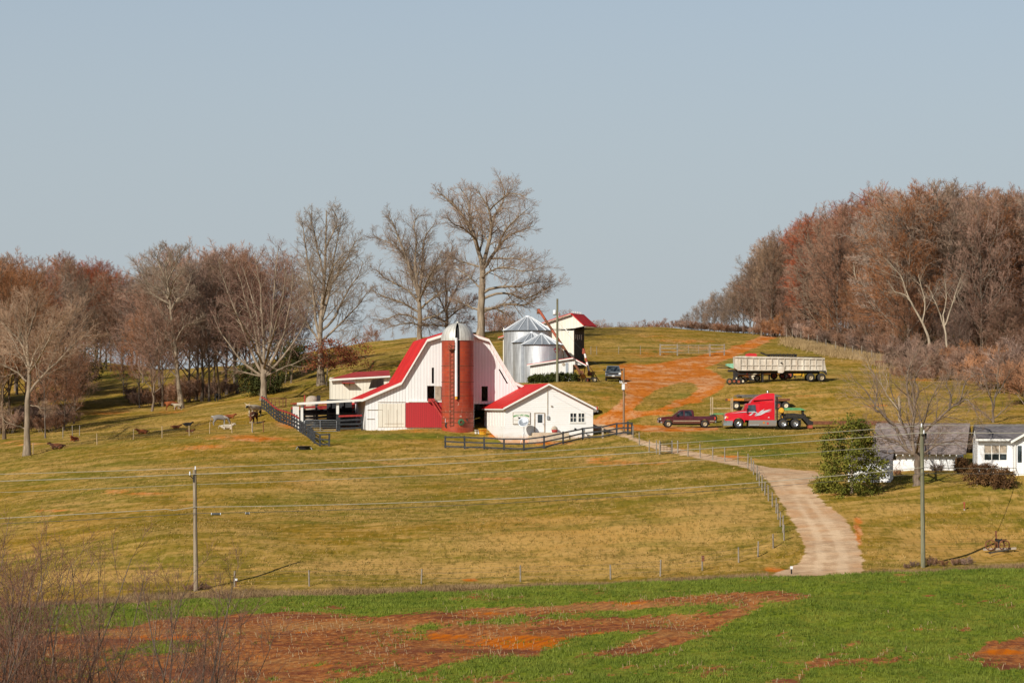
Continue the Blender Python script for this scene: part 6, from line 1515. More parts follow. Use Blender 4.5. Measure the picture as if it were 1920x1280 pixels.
mb = MB(); W_, z0_, z1_ = wr[1][0] - wr[0][0], wr[0][1], wr[2][1]
for k in range(4): mb.box(wr[0][0] + k * (W_ - 0.06) / 3, wr[0][0] + k * (W_ - 0.06) / 3 + 0.06, 0.02, 0.09, z0_, z1_)
mb.box(wr[0][0] + 0.06, wr[1][0] - 0.06, 0.03, 0.08, z0_ + (z1_ - z0_) * 0.42, z0_ + (z1_ - z0_) * 0.42 + 0.05); mb.build('frame', MAT['white_trim'], w_o)
MB().box(wr[0][0] + 0.1, wr[1][0] - 0.1, 0.092, 0.098, z0_ + (z1_ - z0_) * 0.47, z1_ - 0.02).build('curtain', MAT['plank'], w_o)
# gabled bay reaching forward at the right
bx0 = Rx(1898, 860)[0]; mb = MB(); mb.box(bx0, bx0 + 4.5, -2.2, -0.01, -1.2, zt_ - 0.1); mb.build('front_bay', MAT['clean_siding'], ho)
a_ = bx0 - 0.3; pkx = bx0 + 2.25
mb = MB(); slab(mb, (a_, zt_ - 0.2), (pkx, zr_ + 0.15), 0.12, -2.6, 3.0); slab(mb, (pkx, zr_ + 0.15), (bx0 + 4.8, zt_ - 0.2), 0.12, -2.6, 3.0); mb.build('bay_roof', MAT['shingle_dark'], ho)
MB().prism([(bx0, zt_ - 0.1), (bx0 + 4.5, zt_ - 0.1), (pkx, zr_ + 0.1)], 'y', -2.2, -2.05).build('bay_gable', MAT['clean_siding'], ho)
mb = MB(); slab(mb, (a_, zt_ - 0.33), (pkx, zr_ + 0.02), 0.2, -2.66, -2.605); mb.build('rake_trim', MAT['white_trim'], ho)
for x_ in (bx0 + 0.02, bx0 + 0.75): MB().box(x_, x_ + 0.10, -2.32, -2.205, -1.2, zt_ - 0.25).build('porch_post', MAT['white_trim'], ho)
a_ = Rx(1906, 850); MB().box(bx0 + 0.28, bx0 + 0.62, -2.23, -2.204, a_[1] - 0.7, a_[1] + 0.7).build('bay_window', MAT['glass'], ho)
# ------------------------------------------------------------------ vehicles and machines
def carpaint(name, c, metal=0.25, dust=(0.35, 0.2, 0.1), d=0.4):
    k = NT(name); p = k.pos(); X = k.xyz(p)
    n1 = k.noise(p, 1.2, 5, 0.65); low = k.ramp(k.math('ADD', X[2], k.math('MULTIPLY', n1, 0.5)), 1.15, 0.55)
    cc = k.mix(k.math('MULTIPLY', low, d), c, dust); cc = k.mix(k.math('MULTIPLY', k.ramp(n1, 0.5, 0.75), 0.12), cc, dust)
    k.col(cc, 0.32, metal, 0.5); k.b.inputs['Coat Weight'].default_value = 0.35; k.b.inputs['Coat Roughness'].default_value = 0.12
    return k.m
MAT['maroon'] = carpaint('maroon_pickup_paint', (0.085, 0.012, 0.018))
MAT['truck_red'] = carpaint('bright_red_tractor_unit_paint', (0.60, 0.004, 0.014), 0.0, d=0.12)
MAT['slate'] = carpaint('slate_grey_pickup_paint', (0.16, 0.18, 0.19), 0.2)
MAT['skirt'] = carpaint('silver_grey_skirt_paint', (0.30, 0.29, 0.265), 0.3, d=0.3)
MAT['graphic'] = paint('silver_swoosh_paint', (0.52, 0.53, 0.55), 0.35, 0.08, 2)
def _dump():
    k = NT('dusty_aluminium_trailer'); p = k.pos(); X = k.xyz(p)
    n1 = k.noise(k.scale(p, (2, 2, 0.5)), 1.0, 5, 0.7); n2 = k.noise(p, 0.8, 4)
    c = k.mix(k.ramp(n1, 0.36, 0.66), (0.50, 0.43, 0.34), (0.74, 0.67, 0.56)); c = k.mix(k.math('MULTIPLY', k.ramp(n2, 0.5, 0.7), 0.4), c, (0.40, 0.27, 0.17))
    return k.col(c, 0.55, 0.25, 0.4).m
MAT['dump'] = _dump()

def side_poly(base, arches):
    """insert wheel arch arcs (cx, r, z0) into the flat bottom edge, front (-x) to rear"""
    return base
def pickup(label, u, Y, mat, rz=0.0, long=True):
    o = G(u, Y); t = thing('pickup_truck', label, 'pickup truck', o, rz)
    def arch(cx, r): return [(cx + r * math.cos(a), 0.42 + r * math.sin(a)) for a in np.linspace(PI, 0, 9)]
    fx, rx = -1.92, 1.86
    body = [(-2.88, 0.50), (-2.93, 0.70), (-2.90, 0.98), (-2.78, 1.09), (-2.2, 1.15), (-1.42, 1.19), (0.72, 1.20), (0.74, 1.20), (2.9, 1.19), (2.94, 0.80), (2.86, 0.55)]
    body = body + [(rx + 0.50, 0.46)] + arch(rx, 0.47)[::-1] + [(rx - 0.5, 0.44), (fx + 0.5, 0.44)] + arch(fx, 0.47)[::-1] + [(fx - 0.5, 0.46)]
    wf = lambda x, z: 0.99 - 0.10 * max(0, (abs(x) - 2.55)) - 0.05 * max(0, z - 0.95) - 0.06 * max(0, 0.7 - z)
    bd = MB().prismw(body, wf).build('body', mat, t)
    cab = [(-1.45, 1.185), (-0.72, 1.80), (-0.5, 1.87), (0.50, 1.88), (0.66, 1.83), (0.76, 1.185)]
    wc = lambda x, z: 0.95 - 0.20 * max(0, (z - 1.18) / 0.68)
    MB().prismw(cab, wc).build('cab', mat, t)
    def glass(pts, name='side_window', e=0.012):
        mb = MB()
        for s in (-1, 1):
            q = [(x, s * (wc(x, z) + e), z) for x, z in pts]; mb.face(q if s < 0 else q[::-1])
        return mb
    for pts in ([(-1.16, 1.23), (-0.66, 1.72), (-0.36, 1.76), (-0.36, 1.23)], [(-0.22, 1.23), (-0.22, 1.76), (0.44, 1.76), (0.56, 1.24)]):
        glass(pts).build('side_window', MAT['glass'], t)
    mb = MB(); mb.face([(-1.43, -0.84, 1.235), (-1.43, 0.84, 1.235), (-0.80, 0.70, 1.765), (-0.80, -0.70, 1.765)]); mb.v = [(x - 0.02, y, z + 0.014) for x, y, z in mb.v]; mb.build('windshield', MAT['glass'], t)
    mb = MB(); mb.face([(0.745, 0.78, 1.28), (0.745, -0.78, 1.28), (0.70, -0.68, 1.72), (0.70, 0.68, 1.72)]); mb.v = [(x + 0.03, y, z) for x, y, z in mb.v]; mb.build('rear_window', MAT['glass'], t)
    MB().box(0.82, 2.82, -0.80, 0.80, 1.185, 1.205).build('bed_liner', MAT['dark_metal'], t)
    mb = MB()
    for s in (-1, 1): mb.box(-1.40, 1.36, s * 0.985, s * 1.005, 0.66, 0.745); mb.box(2.36, 2.85, s * 0.975, s * 1.0, 0.66, 0.745)
    mb.build('side_moulding', MAT['rim_dust'], t)
    mb = MB(); mb.prismw([(-2.98, 0.52), (-3.02, 0.62), (-2.96, 0.74), (-2.80, 0.74), (-2.55, 0.60), (-2.55, 0.50)], lambda x, z: 0.98 if x > -2.8 else 0.93); mb.build('front_bumper', MAT['chrome'], t)
    mb = MB(); mb.box(2.92, 3.04, -0.92, 0.92, 0.52, 0.70); mb.build('rear_bumper', MAT['chrome'], t)
    MB().box(-2.965, -2.90, -0.60, 0.60, 0.78, 0.98).build('grille', MAT['dark_metal'], t)
    for s in (-1, 1):
        MB().prism([(-2.955, 0.80), (-2.93, 0.99), (-2.66, 1.0), (-2.70, 0.82)], 'y', s * 0.70, s * 0.955 + s * 0.03).build('headlight', MAT['lamp'], t)
        MB().box(2.85, 2.955, s * 0.80, s * 0.975, 0.82, 1.14).build('tail_light', MAT['leaf_red'], t)
        mb = MB(); mb.box(-1.10, -0.95, s * 0.96, s * 1.20, 1.26, 1.46); mb.build('mirror', MAT['dark_metal'], t)
        for x in (fx, rx): wheel(t, x, s * 0.86, 0.40, 0.40, 0.26, 'tyre', 'rim_dust', 0.62, out=s)
        MB().box(-0.30, -0.16, s * 0.955, s * 0.985, 1.03, 1.07).build('door_handle', MAT['dark_metal'], t)
        mb = MB(); 
        for x in (-1.28, -0.27, 0.66): mb.box(x, x + 0.012, s * 0.968, s * 0.992, 0.52, 1.16)
        mb.build('door_seam', MAT['dark_metal'], t)
    MB().box(-2.4, 2.4, -0.7, 0.7, 0.28, 0.5).build('chassis', MAT['dark_metal'], t)
    return t
p = pickup('maroon extended cab pickup parked on the clay track ahead of the red truck', 1286.5, 271, MAT['maroon'], R(0.5)); p.scale = (1.02, 1.0, 1.0)
q = pickup('slate grey pickup parked nose toward the viewer beside the small shed', 1349.5 - 200, 323, MAT['slate'], R(88)); q.scale = (0.95, 1.0, 1.06)
MB().box(-3.05, -3.02, -0.16, 0.16, 0.55, 0.70).build('number_plate', MAT['white_trim'], q)
# the car whose tail shows past the office
q = pickup('dark pickup mostly hidden behind the right corner of the farm office', 1071, 288, MAT['slate'], R(-2))
MB().box(3.045, 3.07, -0.6, 0.6, 0.75, 1.1).build('tailgate_panel', MAT['white_trim'], q)

# red tractor unit
tx0 = 1430; o = G(tx0, 269.5)
semi = thing('semi_truck', 'bright red sleeper cab semi truck with silver swoosh on its side', 'truck', o, 0)
W2 = 1.2
def arch(cx, r, zc=0.5): return [(cx + r * math.cos(a), zc + r * math.sin(a)) for a in np.linspace(PI * 0.98, PI * 0.02, 9)]
fw, r1, r2 = -2.62, 2.08, 3.34
hood = [(-4.02, 0.82), (-4.06, 1.15), (-3.98, 1.48), (-3.80, 1.60), (-2.3, 1.84), (-2.12, 1.88), (-1.95, 0.86)] + arch(fw, 0.60)[::-1]
MB().prismw(hood, lambda x, z: 1.14 - 0.13 * max(0, -3.3 - x) - 0.12 * max(0, z - 1.3)).build('hood', MAT['truck_red'], semi)
cabp = [(-2.14, 0.86), (-2.14, 1.88), (-1.88, 2.50), (-1.70, 2.60), (-1.2, 2.62), (-0.42, 2.62), (-0.42, 0.86)]
wcab = lambda x, z: 1.16 - 0.13 * max(0, (z - 1.7) / 0.9)
MB().prismw(cabp, wcab).build('cab', MAT['truck_red'], semi)
slp = [(-0.415, 0.86), (-0.415, 2.63), (1.0, 2.63), (1.13, 2.6), (1.13, 0.86)]
MB().prismw(slp, lambda x, z: W2).build('sleeper', MAT['truck_red'], semi)
fair = [(-1.42, 2.632), (-1.18, 2.95), (-0.75, 3.30), (-0.2, 3.56), (0.35, 3.66), (1.02, 3.67), (1.13, 3.62), (1.13, 2.632)]
MB().prismw(fair, lambda x, z: (1.02 + 0.18 * min(1, (x + 1.4) / 1.0)) - 0.22 * max(0, (z - 2.9) / 0.8) ** 1.5).build('roof_fairing', MAT['truck_red'], semi)
mb = MB()
for s in (-1, 1): mb.prismw([(-1.1, 2.86), (0.95, 3.0), (0.95, 3.05), (-1.05, 2.92)], lambda x, z: 1.215)
mb.build('fairing_crease', MAT['truck_red'], semi)
MB().box(1.135, 1.20, -1.18, 1.18, 0.95, 3.5).build('rear_extender', MAT['chrome'], semi)
for s in (-1, 1):
    mb = MB(); q = [(-1.66, 1.78), (-1.64, 2.44), (-0.86, 2.46), (-0.80, 1.74)]
    pts = [(x, s * (wcab(x, z) + 0.015), z) for x, z in q]; mb.face(pts if s < 0 else pts[::-1]); mb.build('side_window', MAT['glass'], semi)
    mb = MB(); q = [(-2.05, 1.88), (-1.86, 2.40), (-1.76, 2.44), (-1.76, 1.80)]
    pts = [(x, s * (wcab(x, z) + 0.015), z) for x, z in q]; mb.face(pts if s < 0 else pts[::-1]); mb.build('vent_window', MAT['glass'], semi)
    # swoosh graphic on the flank
    for q in ([(-3.55, 1.56), (-2.2, 1.74), (-1.0, 1.78), (-0.62, 1.62), (-1.0, 1.30), (-0.75, 1.62), (-1.5, 1.70), (-2.3, 1.66)],
              [(-0.95, 1.28), (-0.30, 1.84), (0.10, 2.04), (-0.15, 1.80), (0.55, 1.97), (0.85, 1.98), (0.35, 1.80), (0.82, 1.80), (0.2, 1.66), (-0.35, 1.38)],
              [(-1.6, 1.36), (-1.2, 1.62), (-1.05, 1.60), (-1.35, 1.34)]):
        mb = MB(); yy = s * 1.222
        tri = tessellate_polygon([[Vector((x, z, 0)) for x, z in q]])
        mb.add([(x, s * (1.225 if x > -0.45 else max(1.175, 1.172)), z) for x, z in q], [tuple(k) for k in tri]); mb.build('swoosh', MAT['graphic'], semi)
    MB().prism([(-1.62, 0.24), (-1.56, 0.85), (1.36, 0.85), (1.30, 0.24)], 'y', s * 1.0, s * 1.21).build('side_skirt', MAT['skirt'], semi)
    MB().box(-1.5, -0.5, s * 1.0, s * 1.26, 0.30, 0.40).build('step', MAT['gate_metal'], semi)
    MB().prism([(-4.09, 1.02), (-4.02, 1.26), (-3.72, 1.26), (-3.72, 1.02)], 'y', s * 0.72, s * 1.05).build('headlight', MAT['lamp'], semi)
    MB().box(-3.88, -3.72, s * 1.05, s * 1.09, 1.05, 1.22).build('turn_signal', MAT['amber'], semi)
    mb = MB(); mb.box(-1.95, -1.83, s * 1.38, s * 1.52, 1.75, 2.35); mb.bar((-1.88, s * 1.1, 2.1), (-1.88, s * 1.4, 2.1), 0.05); mb.build('mirror', MAT['truck_red'], semi)
    wheel(semi, fw, s * 1.02, 0.50, 0.50, 0.30, 'tyre', 'chrome', 0.60, out=s)
    for x in (r1, r2): wheel(semi, x, s * 0.95, 0.50, 0.50, 0.52, 'tyre', 'chrome', 0.58, out=s)
    MB().prism([(x, z) for x, z in arch(r1, 0.62)] + [(r1 + 0.55, 0.5), (r1 + 0.5, 0.6)] , 'y', s * 0.72, s * 1.15) if False else None
    MB().box(r2 + 0.52, r2 + 0.56, s * 0.7, s * 1.18, 0.22, 0.9).build('mud_flap', MAT['tyre'], semi)
mb = MB(); mb.face([(-2.12, -1.0, 1.90), (-2.12, 1.0, 1.90), (-1.88, 0.92, 2.46), (-1.88, -0.92, 2.46)]); mb.v = [(x - 0.03, y, z) for x, y, z in mb.v]; mb.build('windshield', MAT['glass'], semi)
mb = MB(); mb.prismw([(-4.20, 0.28), (-4.24, 0.55), (-4.16, 0.80), (-3.25, 0.80), (-3.25, 0.62), (-3.3, 0.28)], lambda x, z: 1.18 - 0.10 * max(0, -3.9 - x)); mb.build('bumper', MAT['chrome'], semi)
MB().box(-4.10, -4.03, -0.66, 0.66, 0.84, 1.44).build('grille', MAT['chrome'], semi)
MB().box(-3.0, 3.9, -0.42, 0.42, 0.62, 0.86).build('frame', MAT['dark_metal'], semi)
MB().lathe([(0.55, 0), (0.6, 0.05), (0.6, 0.14), (0.1, 0.16)], 20, (2.7, 0, 0.98)).build('fifth_wheel', MAT['dark_metal'], semi)
mb = MB(); mb.lathe([(0.09, 0), (0.11, 0.1), (0.11, 0.22), (0.05, 0.3), (0, 0.32)], 12, (0.52, 0, 3.64)); mb.build('roof_beacon', MAT['chrome'], semi)
for y_ in (-1.32, 1.32):
    pass
MB().tube([(1.42, -0.95, 0.9), (1.42, -0.95, 3.2)], 0.08, 10).build('exhaust_stack', MAT['dark_metal'], semi)
for x_, c_ in ((0.0, 'orange'), (0.42, 'leaf_red')):
    MB().lathe([(0.11, -0.012), (0.11, 0.0)], 14, (x_, -1.215, 0.60 - 0.08 * (x_ > 0.2)), 'y').build('mud_spot', MAT[c_], semi)
MB().prism([(0.40, 1.10), (0.52, 1.22), (0.64, 1.10)], 'y', -1.212, -1.202).build('door_decal', MAT['graphic'], semi)

# lowboy trailer coupled behind
o = G(1500, 269.5); lb_ = thing('lowboy_trailer', 'dark rusty gooseneck lowboy trailer coupled behind the red semi truck', 'trailer', o)
MB().prism([(-1.7, 1.16), (-1.7, 1.42), (0.35, 1.44), (0.95, 0.95), (1.25, 0.80), (1.25, 0.45), (0.75, 0.45), (0.15, 1.14)], 'y', -1.05, 1.05).build('gooseneck', MAT['dark_metal'], lb_)
MB().box(1.255, 10.2, -1.25, 1.25, 0.50, 0.86).build('deck', MAT['rust'], lb_)
MB().box(0.78, 1.20, -1.1, 1.1, 0.12, 0.44).build('landing_foot', MAT['red_rim'], lb_)
for k in range(2):
    for s in (-1, 1): wheel(lb_, 8.2 + k * 1.2, s * 1.05, 0.44, 0.42, 0.4, 'tyre', 'red_rim', 0.55, out=s)
MB().prism([(-1.75, 1.432), (-1.6, 1.62), (-0.6, 1.68), (0.25, 1.58), (0.35, 1.45)], 'y', 0.35, 1.0).build('gooseneck_cover', MAT['dark_metal'], lb_)
o = G(1486, 279); gm = thing('green_mower_deck', 'flat green mower deck standing behind the red semi truck', 'mower', o)
MB().prism([(-1.2, 1.02), (-1.0, 1.20), (-0.4, 1.28), (0.8, 1.24), (1.3, 1.06), (1.3, 1.0), (-1.2, 0.98)], 'y', -0.8, 0.8).build('deck', MAT['farm_green'], gm)
for x_ in (-1.1, 1.1): MB().box(x_ - 0.08, x_ + 0.08, -0.6, 0.6, 0.3, 0.985).build('leg', MAT['dark_metal'], gm)
for x_ in (-1.1, 1.1): wheel(gm, x_, -0.5, 0.32, 0.32, 0.2, 'tyre', 'yellow')
MB().lathe([(0.26, -0.14), (0.32, 0), (0.26, 0.14)], 14, (-1.30, -0.85, 0.98), 'y').build('yellow_cap', MAT['yellow'], gm)

# lumber wagon behind the truck
o = G(1420, 287); wg = thing('lumber_wagon', 'long rusty flat wagon loaded with weathered boards behind the red truck', 'wagon', o)
mb = MB(); mb.box(-3.5, 3.55, -1.1, 1.1, 0.95, 1.22); mb.build('bed', MAT['rust'], wg)
mb = MB(); mb.box(-3.42, -1.6, -1.14, -1.105, 0.98, 1.2); mb.build('bed_panel', MAT['orange'], wg)
rg = np.random.default_rng(9)
for k in range(9):
    a = -2.6 + rg.random() * 0.9; b = 1.6 + 1.2 * rg.random(); y_ = -0.95 + 0.22 * k; z_ = 1.23 + 0.10 * (k % 3)
    mb = MB(); mb.bar((a, y_, z_ + 0.12 * rg.random() + 0.08), (b, y_ + rg.normal(0, .08), z_ + 0.15 * rg.random() + 0.08), 0.22, 0.12); mb.build('board', MAT['lumber'], wg)
for x_, m_ in ((-2.45, 'white_rim'), (2.2, 'red_rim'), (3.1, 'white_rim')):
    for s in (-1, 1): wheel(wg, x_, s * 0.92, 0.44, 0.44, 0.25, 'tyre', m_, 0.6, out=s)
MB().box(-2.7, 3.3, -0.25, 0.25, 0.55, 0.94).build('frame', MAT['dark_metal'], wg)
# hay rack with tall end posts
o = G(1353, 277); hr = thing('hay_rack', 'green wheeled hay rack with tall tan end posts between the pickup and the truck', 'wagon', o)
mb = MB(); mb.box(-1.2, 1.25, -0.05, 0.05, 1.46, 1.58); mb.build('crossbeam', MAT['post_wood'], hr)
for x_ in (-1.18, -0.98, 1.02, 1.18):
    MB().box(x_ - 0.055, x_ + 0.055, -0.10 if x_ < 0 else -0.14, 0.0 if x_ < 0 else -0.06, 0.8 if x_ < 0 else 1.2, 2.72 - 0.1 * (x_ == 1.02)).build('end_post', MAT['post_wood'], hr)
mb = MB(); mb.bar((-1.3, 0, 0.92), (1.3, 0, 0.95), 0.14); mb.bar((0.2, 0, 0.95), (1.7, 0.1, 1.12), 0.06); mb.build('frame', MAT['farm_green'], hr)
for x_ in (-0.92, 1.0):
    for s in (-1, 1): wheel(hr, x_, s * 0.5, 0.46, 0.42, 0.2, 'tyre', 'yellow', 0.66, out=s)

# dump trailer on the slope
o = G(1456, 305); dt = thing('dump_trailer', 'long dusty beige dump trailer with ribbed sides parked on the slope', 'trailer', o)
K_ = F / 305.; Zt = lambda v: (CZ - (v - V0) * 305 / F) - o.z; Xt = lambda u: (u - 1456) / K_
zb0, zb1 = Zt(694.5), Zt(670); 
body = [(Xt(1380.5), Zt(693)), (Xt(1376), Zt(690)), (Xt(1376), Zt(668.5)), (Xt(1386), Zt(668.2)), (Xt(1543.5), Zt(671.5)), (Xt(1545), Zt(684)), (Xt(1548), Zt(697.5)), (Xt(1538), Zt(695.5)), (Xt(1520), zb0), (Xt(1470), zb0 + 0.05)]
MB().prismw(body, lambda x, z: 1.18).build('box', MAT['dump'], dt)
mb = MB()
for k in range(14):
    u_ = 1386.5 + k * 11.75
    for s in (-1, 1): mb.box(Xt(u_) - 0.055, Xt(u_) + 0.055, s * 1.185, s * 1.30, zb0 + 0.12, Zt(672.5) - 0.02)
mb.build('side_rib', MAT['dump'], dt)
mb = MB()
for s in (-1, 1): mb.prism([(Xt(1376), Zt(670.8)), (Xt(1376), Zt(668.3)), (Xt(1386), Zt(667.8)), (Xt(1544), Zt(671.2)), (Xt(1544), Zt(673.8))], 'y', s * 1.183, s * 1.33); mb.box(Xt(1381), Xt(1530), s * 1.183, s * 1.305, zb0 - 0.02, zb0 + 0.11)
mb.build('top_rail', MAT['dump'], dt)
mb = MB()
for k in range(13):
    u0_ = 1386.5 + k * 11.75
    mb.box(Xt(u0_) + 0.06, Xt(u0_ + 11.75) - 0.06, -1.275, -1.183, Zt(685.4), Zt(684.2))
mb.build('side_step', MAT['dump'], dt)
MB().box(Xt(1389), Xt(1540), -1.0, 1.0, Zt(669.9), Zt(668.9)).build('tarp', MAT['dark_metal'], dt)
MB().prism([(Xt(1456.5), zb0 - 0.3), (Xt(1455), zb0 + 0.45), (Xt(1469), zb0 + 0.45), (Xt(1468), zb0 - 0.15), (Xt(1465), zb0 - 0.3)], 'y', -1.36, -1.31).build('side_plate', MAT['dump'], dt)
mb = MB(); mb.face([(Xt(1461), -1.37, Zt(682)), (Xt(1465), -1.37, Zt(681.6)), (Xt(1465), -1.37, Zt(679)), (Xt(1461), -1.37, Zt(679.4))]); mb.build('number_panel', MAT['dark_metal'], dt)
MB().box(Xt(1384), Xt(1536), -0.5, 0.5, zb0 - 0.36, zb0 - 0.06).build('frame', MAT['dark_metal'], dt)
for s in (-1, 1):
    MB().box(Xt(1427.5), Xt(1430.5), s * 0.55, s * 0.75, -0.05, zb0 - 0.06).build('landing_leg', MAT['dark_metal'], dt)
    for u_ in (1518, 1538.5): wheel(dt, Xt(u_), s * 0.95, 0.48, 0.50, 0.52, 'tyre', 'rim_dust', 0.6, out=s)
MB().prism([(Xt(1508), zb0 - 0.02), (Xt(1546), zb0 - 0.02), (Xt(1549), zb0 - 0.5), (Xt(1546), zb0 - 0.5), (Xt(1541), zb0 - 0.14), (Xt(1512), zb0 - 0.14)], 'y', -1.2, -1.02).build('fender', MAT['dark_metal'], dt)
# implements parked behind it
def implement(label, name, u, Y, segs, wheels, mat):
    o = G(u, Y); t = thing(name, label, 'farm implement', o)
    for a, b, w_ in segs: MB().bar(a, b, w_, w_ * 0.8).build('frame_bar', mat, t)
    for x_, y_, r_, mt_, mr_ in wheels: wheel(t, x_, y_, r_ * 0.98, r_, 0.22, mt_, mr_, 0.62)
    return t
implement('orange hay rake with cream wheels seen under the front of the dump trailer', 'hay_rake', 1407, 309, [((-1.5,0,.75),(1.4,0,.85),.16),((-1.5,0,.75),(-0.2,.6,.6),.12),((1.4,0,.85),(0.3,-.3,.5),.12),((-1.3,-.3,.45),(1.2,-.4,.5),.10)], [(0.75,-.6,.40,'tyre','white_rim'),(-1.3,-.5,.36,'tyre','white_rim'),(-0.5,.8,.36,'tyre','white_rim')], MAT['orange'])
implement('orange disc implement with two dark tyres seen under the middle of the dump trailer', 'disc_harrow', 1452, 309, [((-1.4,0,.65),(1.6,0,.75),.18),((-1.0,0,.65),(0.8,.3,1.0),.14),((0.8,.3,1.0),(1.6,0,.75),.12),((-1.4,-.5,.5),(1.2,-.5,.55),.10)], [(-0.15,-.9,.44,'tyre','red_rim'),(0.85,-.9,.40,'tyre','red_rim'),(1.3,-.3,.44,'red_rim','white_rim')], MAT['orange'])
implement('yellow machine parts with a dark tyre seen before the rear wheels of the dump trailer', 'baler', 1492, 310, [((-0.8,0,.8),(0.8,0,.85),.5),((-0.6,-.4,.5),(0.6,-.4,.55),.25),((0.5,0,.5),(0.9,-.2,.35),.2),((0.9,-.2,.3),(0.9,-.2,1.0),.14)], [(-0.85,-.5,.5,'tyre','red_rim')], MAT['yellow'])
o = G(1370, 306.5); gp = thing('seed_planter', 'pale green hopper planter with dark gangs at the front end of the dump trailer', 'planter', o)
zp = lambda v: (CZ - (v - V0) * 306.5 / F) - o.z
MB().prismw([(-0.55, zp(682)), (0.95, zp(681)), (0.95, zp(692.5)), (0.25, zp(691)), (-0.55, zp(686))], lambda x, z: 0.9).build('hopper', MAT['mint'], gp)
mb = MB(); mb.box(-0.3, 1.5, -0.8, 0.8, zp(697), zp(693)); mb.bar((-1.6, 0, zp(689)), (0.0, 0, zp(690)), 0.1); mb.bar((-1.6, 0.3, zp(684)), (-0.5, 0.2, zp(686)), 0.07); mb.build('frame', MAT['dark_metal'], gp)
for k, x_ in enumerate((-0.2, 0.35, 0.9, 1.4)): wheel(gp, x_, -0.75 + 0.06 * k, 0.36 + 0.05 * (k % 2), 0.38 - 0.04 * (k % 2), 0.14, 'dark_metal' if k % 2 == 0 else 'tyre', 'white_rim' if k == 3 else 'red_rim', 0.4, name='coulter')
o = G(1408, 318); rt = thing('red_tractor', 'red farm tractor with only its roof showing above the dump trailer', 'tractor', o)
zq = lambda v: (CZ - (v - V0) * 318 / F) - o.z
MB().prismw([(-0.68, zq(668.5)), (-0.62, zq(663.5)), (-0.3, zq(662.3)), (0.5, zq(662.6)), (0.68, zq(664.5)), (0.66, zq(668.5))], lambda x, z: 0.75).build('cab_roof', MAT['leaf_red'], rt)
for x_ in (-0.55, 0.55):
    for y_ in (-0.6, 0.6): MB().box(x_ - 0.05, x_ + 0.05, y_ - 0.05, y_ + 0.05, 1.0, zq(668.4)).build('cab_post', MAT['leaf_red'], rt)
MB().box(-2.2, 0.8, -0.4, 0.4, 0.7, 1.5).build('body', MAT['dark_metal'], rt, 0.06)
for s in (-1, 1): wheel(rt, 0.3, s * 0.75, 0.75, 0.75, 0.4, 'tyre', 'white_rim', out=s); wheel(rt, -1.8, s * 0.65, 0.42, 0.42, 0.25, 'tyre', 'white_rim', out=s)
o = G(1462, 320); hw = thing('folded_harrow', 'dark folded tine harrow rising behind the dump trailer', 'farm implement', o)
zq = lambda v: (CZ - (v - V0) * 320 / F) - o.z
mb = MB()
for k in range(17): x_ = -1.55 + k * 0.22; mb.box(x_, x_ + 0.15, -0.1, 0.1, zq(675), zq(663.3) + 0.02 * math.sin(k * 3))
mb.build('tine', MAT['dark_metal'], hw)
mb = MB(); mb.box(-1.7, 2.2, 0.1, 0.25, zq(666), zq(664)); mb.box(-1.7, 2.2, 0.1, 0.25, zq(671), zq(669)); mb.bar((-2.4, 0, zq(661)), (-1.5, 0, zq(666)), 0.18); mb.box(-1.4, -1.2, 0.12, 0.3, 0, zq(664)); mb.box(1.8, 2.0, 0.12, 0.3, 0, zq(664)); mb.build('frame', MAT['dark_metal'], hw)
o = G(1741, 345); rt = thing('red_hay_trailer', 'low rusty red trailer with a pale wheel beyond the yard tree', 'trailer', o)
MB().prismw([(-1.9, 0.55), (-1.85, 1.0), (0.6, 1.15), (0.7, 0.6)], lambda x, z: 0.9).build('box', MAT['red_rim'], rt); MB().bar((-3.0, 0, .5), (-1.9, 0, .6), 0.1).build('drawbar', MAT['rust'], rt)
for s in (-1, 1): wheel(rt, 0.2, s * 0.98, 0.4, 0.4, 0.22, 'tyre', 'white_rim', out=s)
o = G(1654, 352); rt = thing('bale_feeder', 'small dark rusty red heap of feeder bars by the pale grass strip', 'feeder', o)
mb = MB()
for k in range(7): mb.bar((-0.9 + 0.3 * k, -0.3, 0), (-0.8 + 0.28 * k, 0.3, 0.75), 0.12)
mb.bar((-1.0, 0, 0.6), (1.0, 0, 0.62), 0.2); mb.build('bars', MAT['rust'], rt)
o = G(1903, 338); rt = thing('parked_car', 'pale blue parked car glimpsed through thickets at the far right', 'car', o)
MAT['pale_blue'] = carpaint('pale_blue_car_paint', (0.25, 0.33, 0.45))
MB().prismw([(-2.0, .4), (-2.0, .8), (-1.1, .9), (-.6, 1.35), (.7, 1.38), (1.2, .95), (2.0, .9), (2.0, .4)], lambda x, z: .85 - .15 * max(0, z - .9)).build('body', MAT['pale_blue'], rt)
mb = MB(); mb.face([(-.95, -.86, .95), (-.52, -.80, 1.3), (.6, -.80, 1.32), (1.0, -.86, .97)]); mb.build('side_window', MAT['glass'], rt)
for x_ in (-1.3, 1.3):
    for s in (-1, 1): wheel(rt, x_, s * .78, .32, .32, .2, 'tyre', 'chrome', out=s)

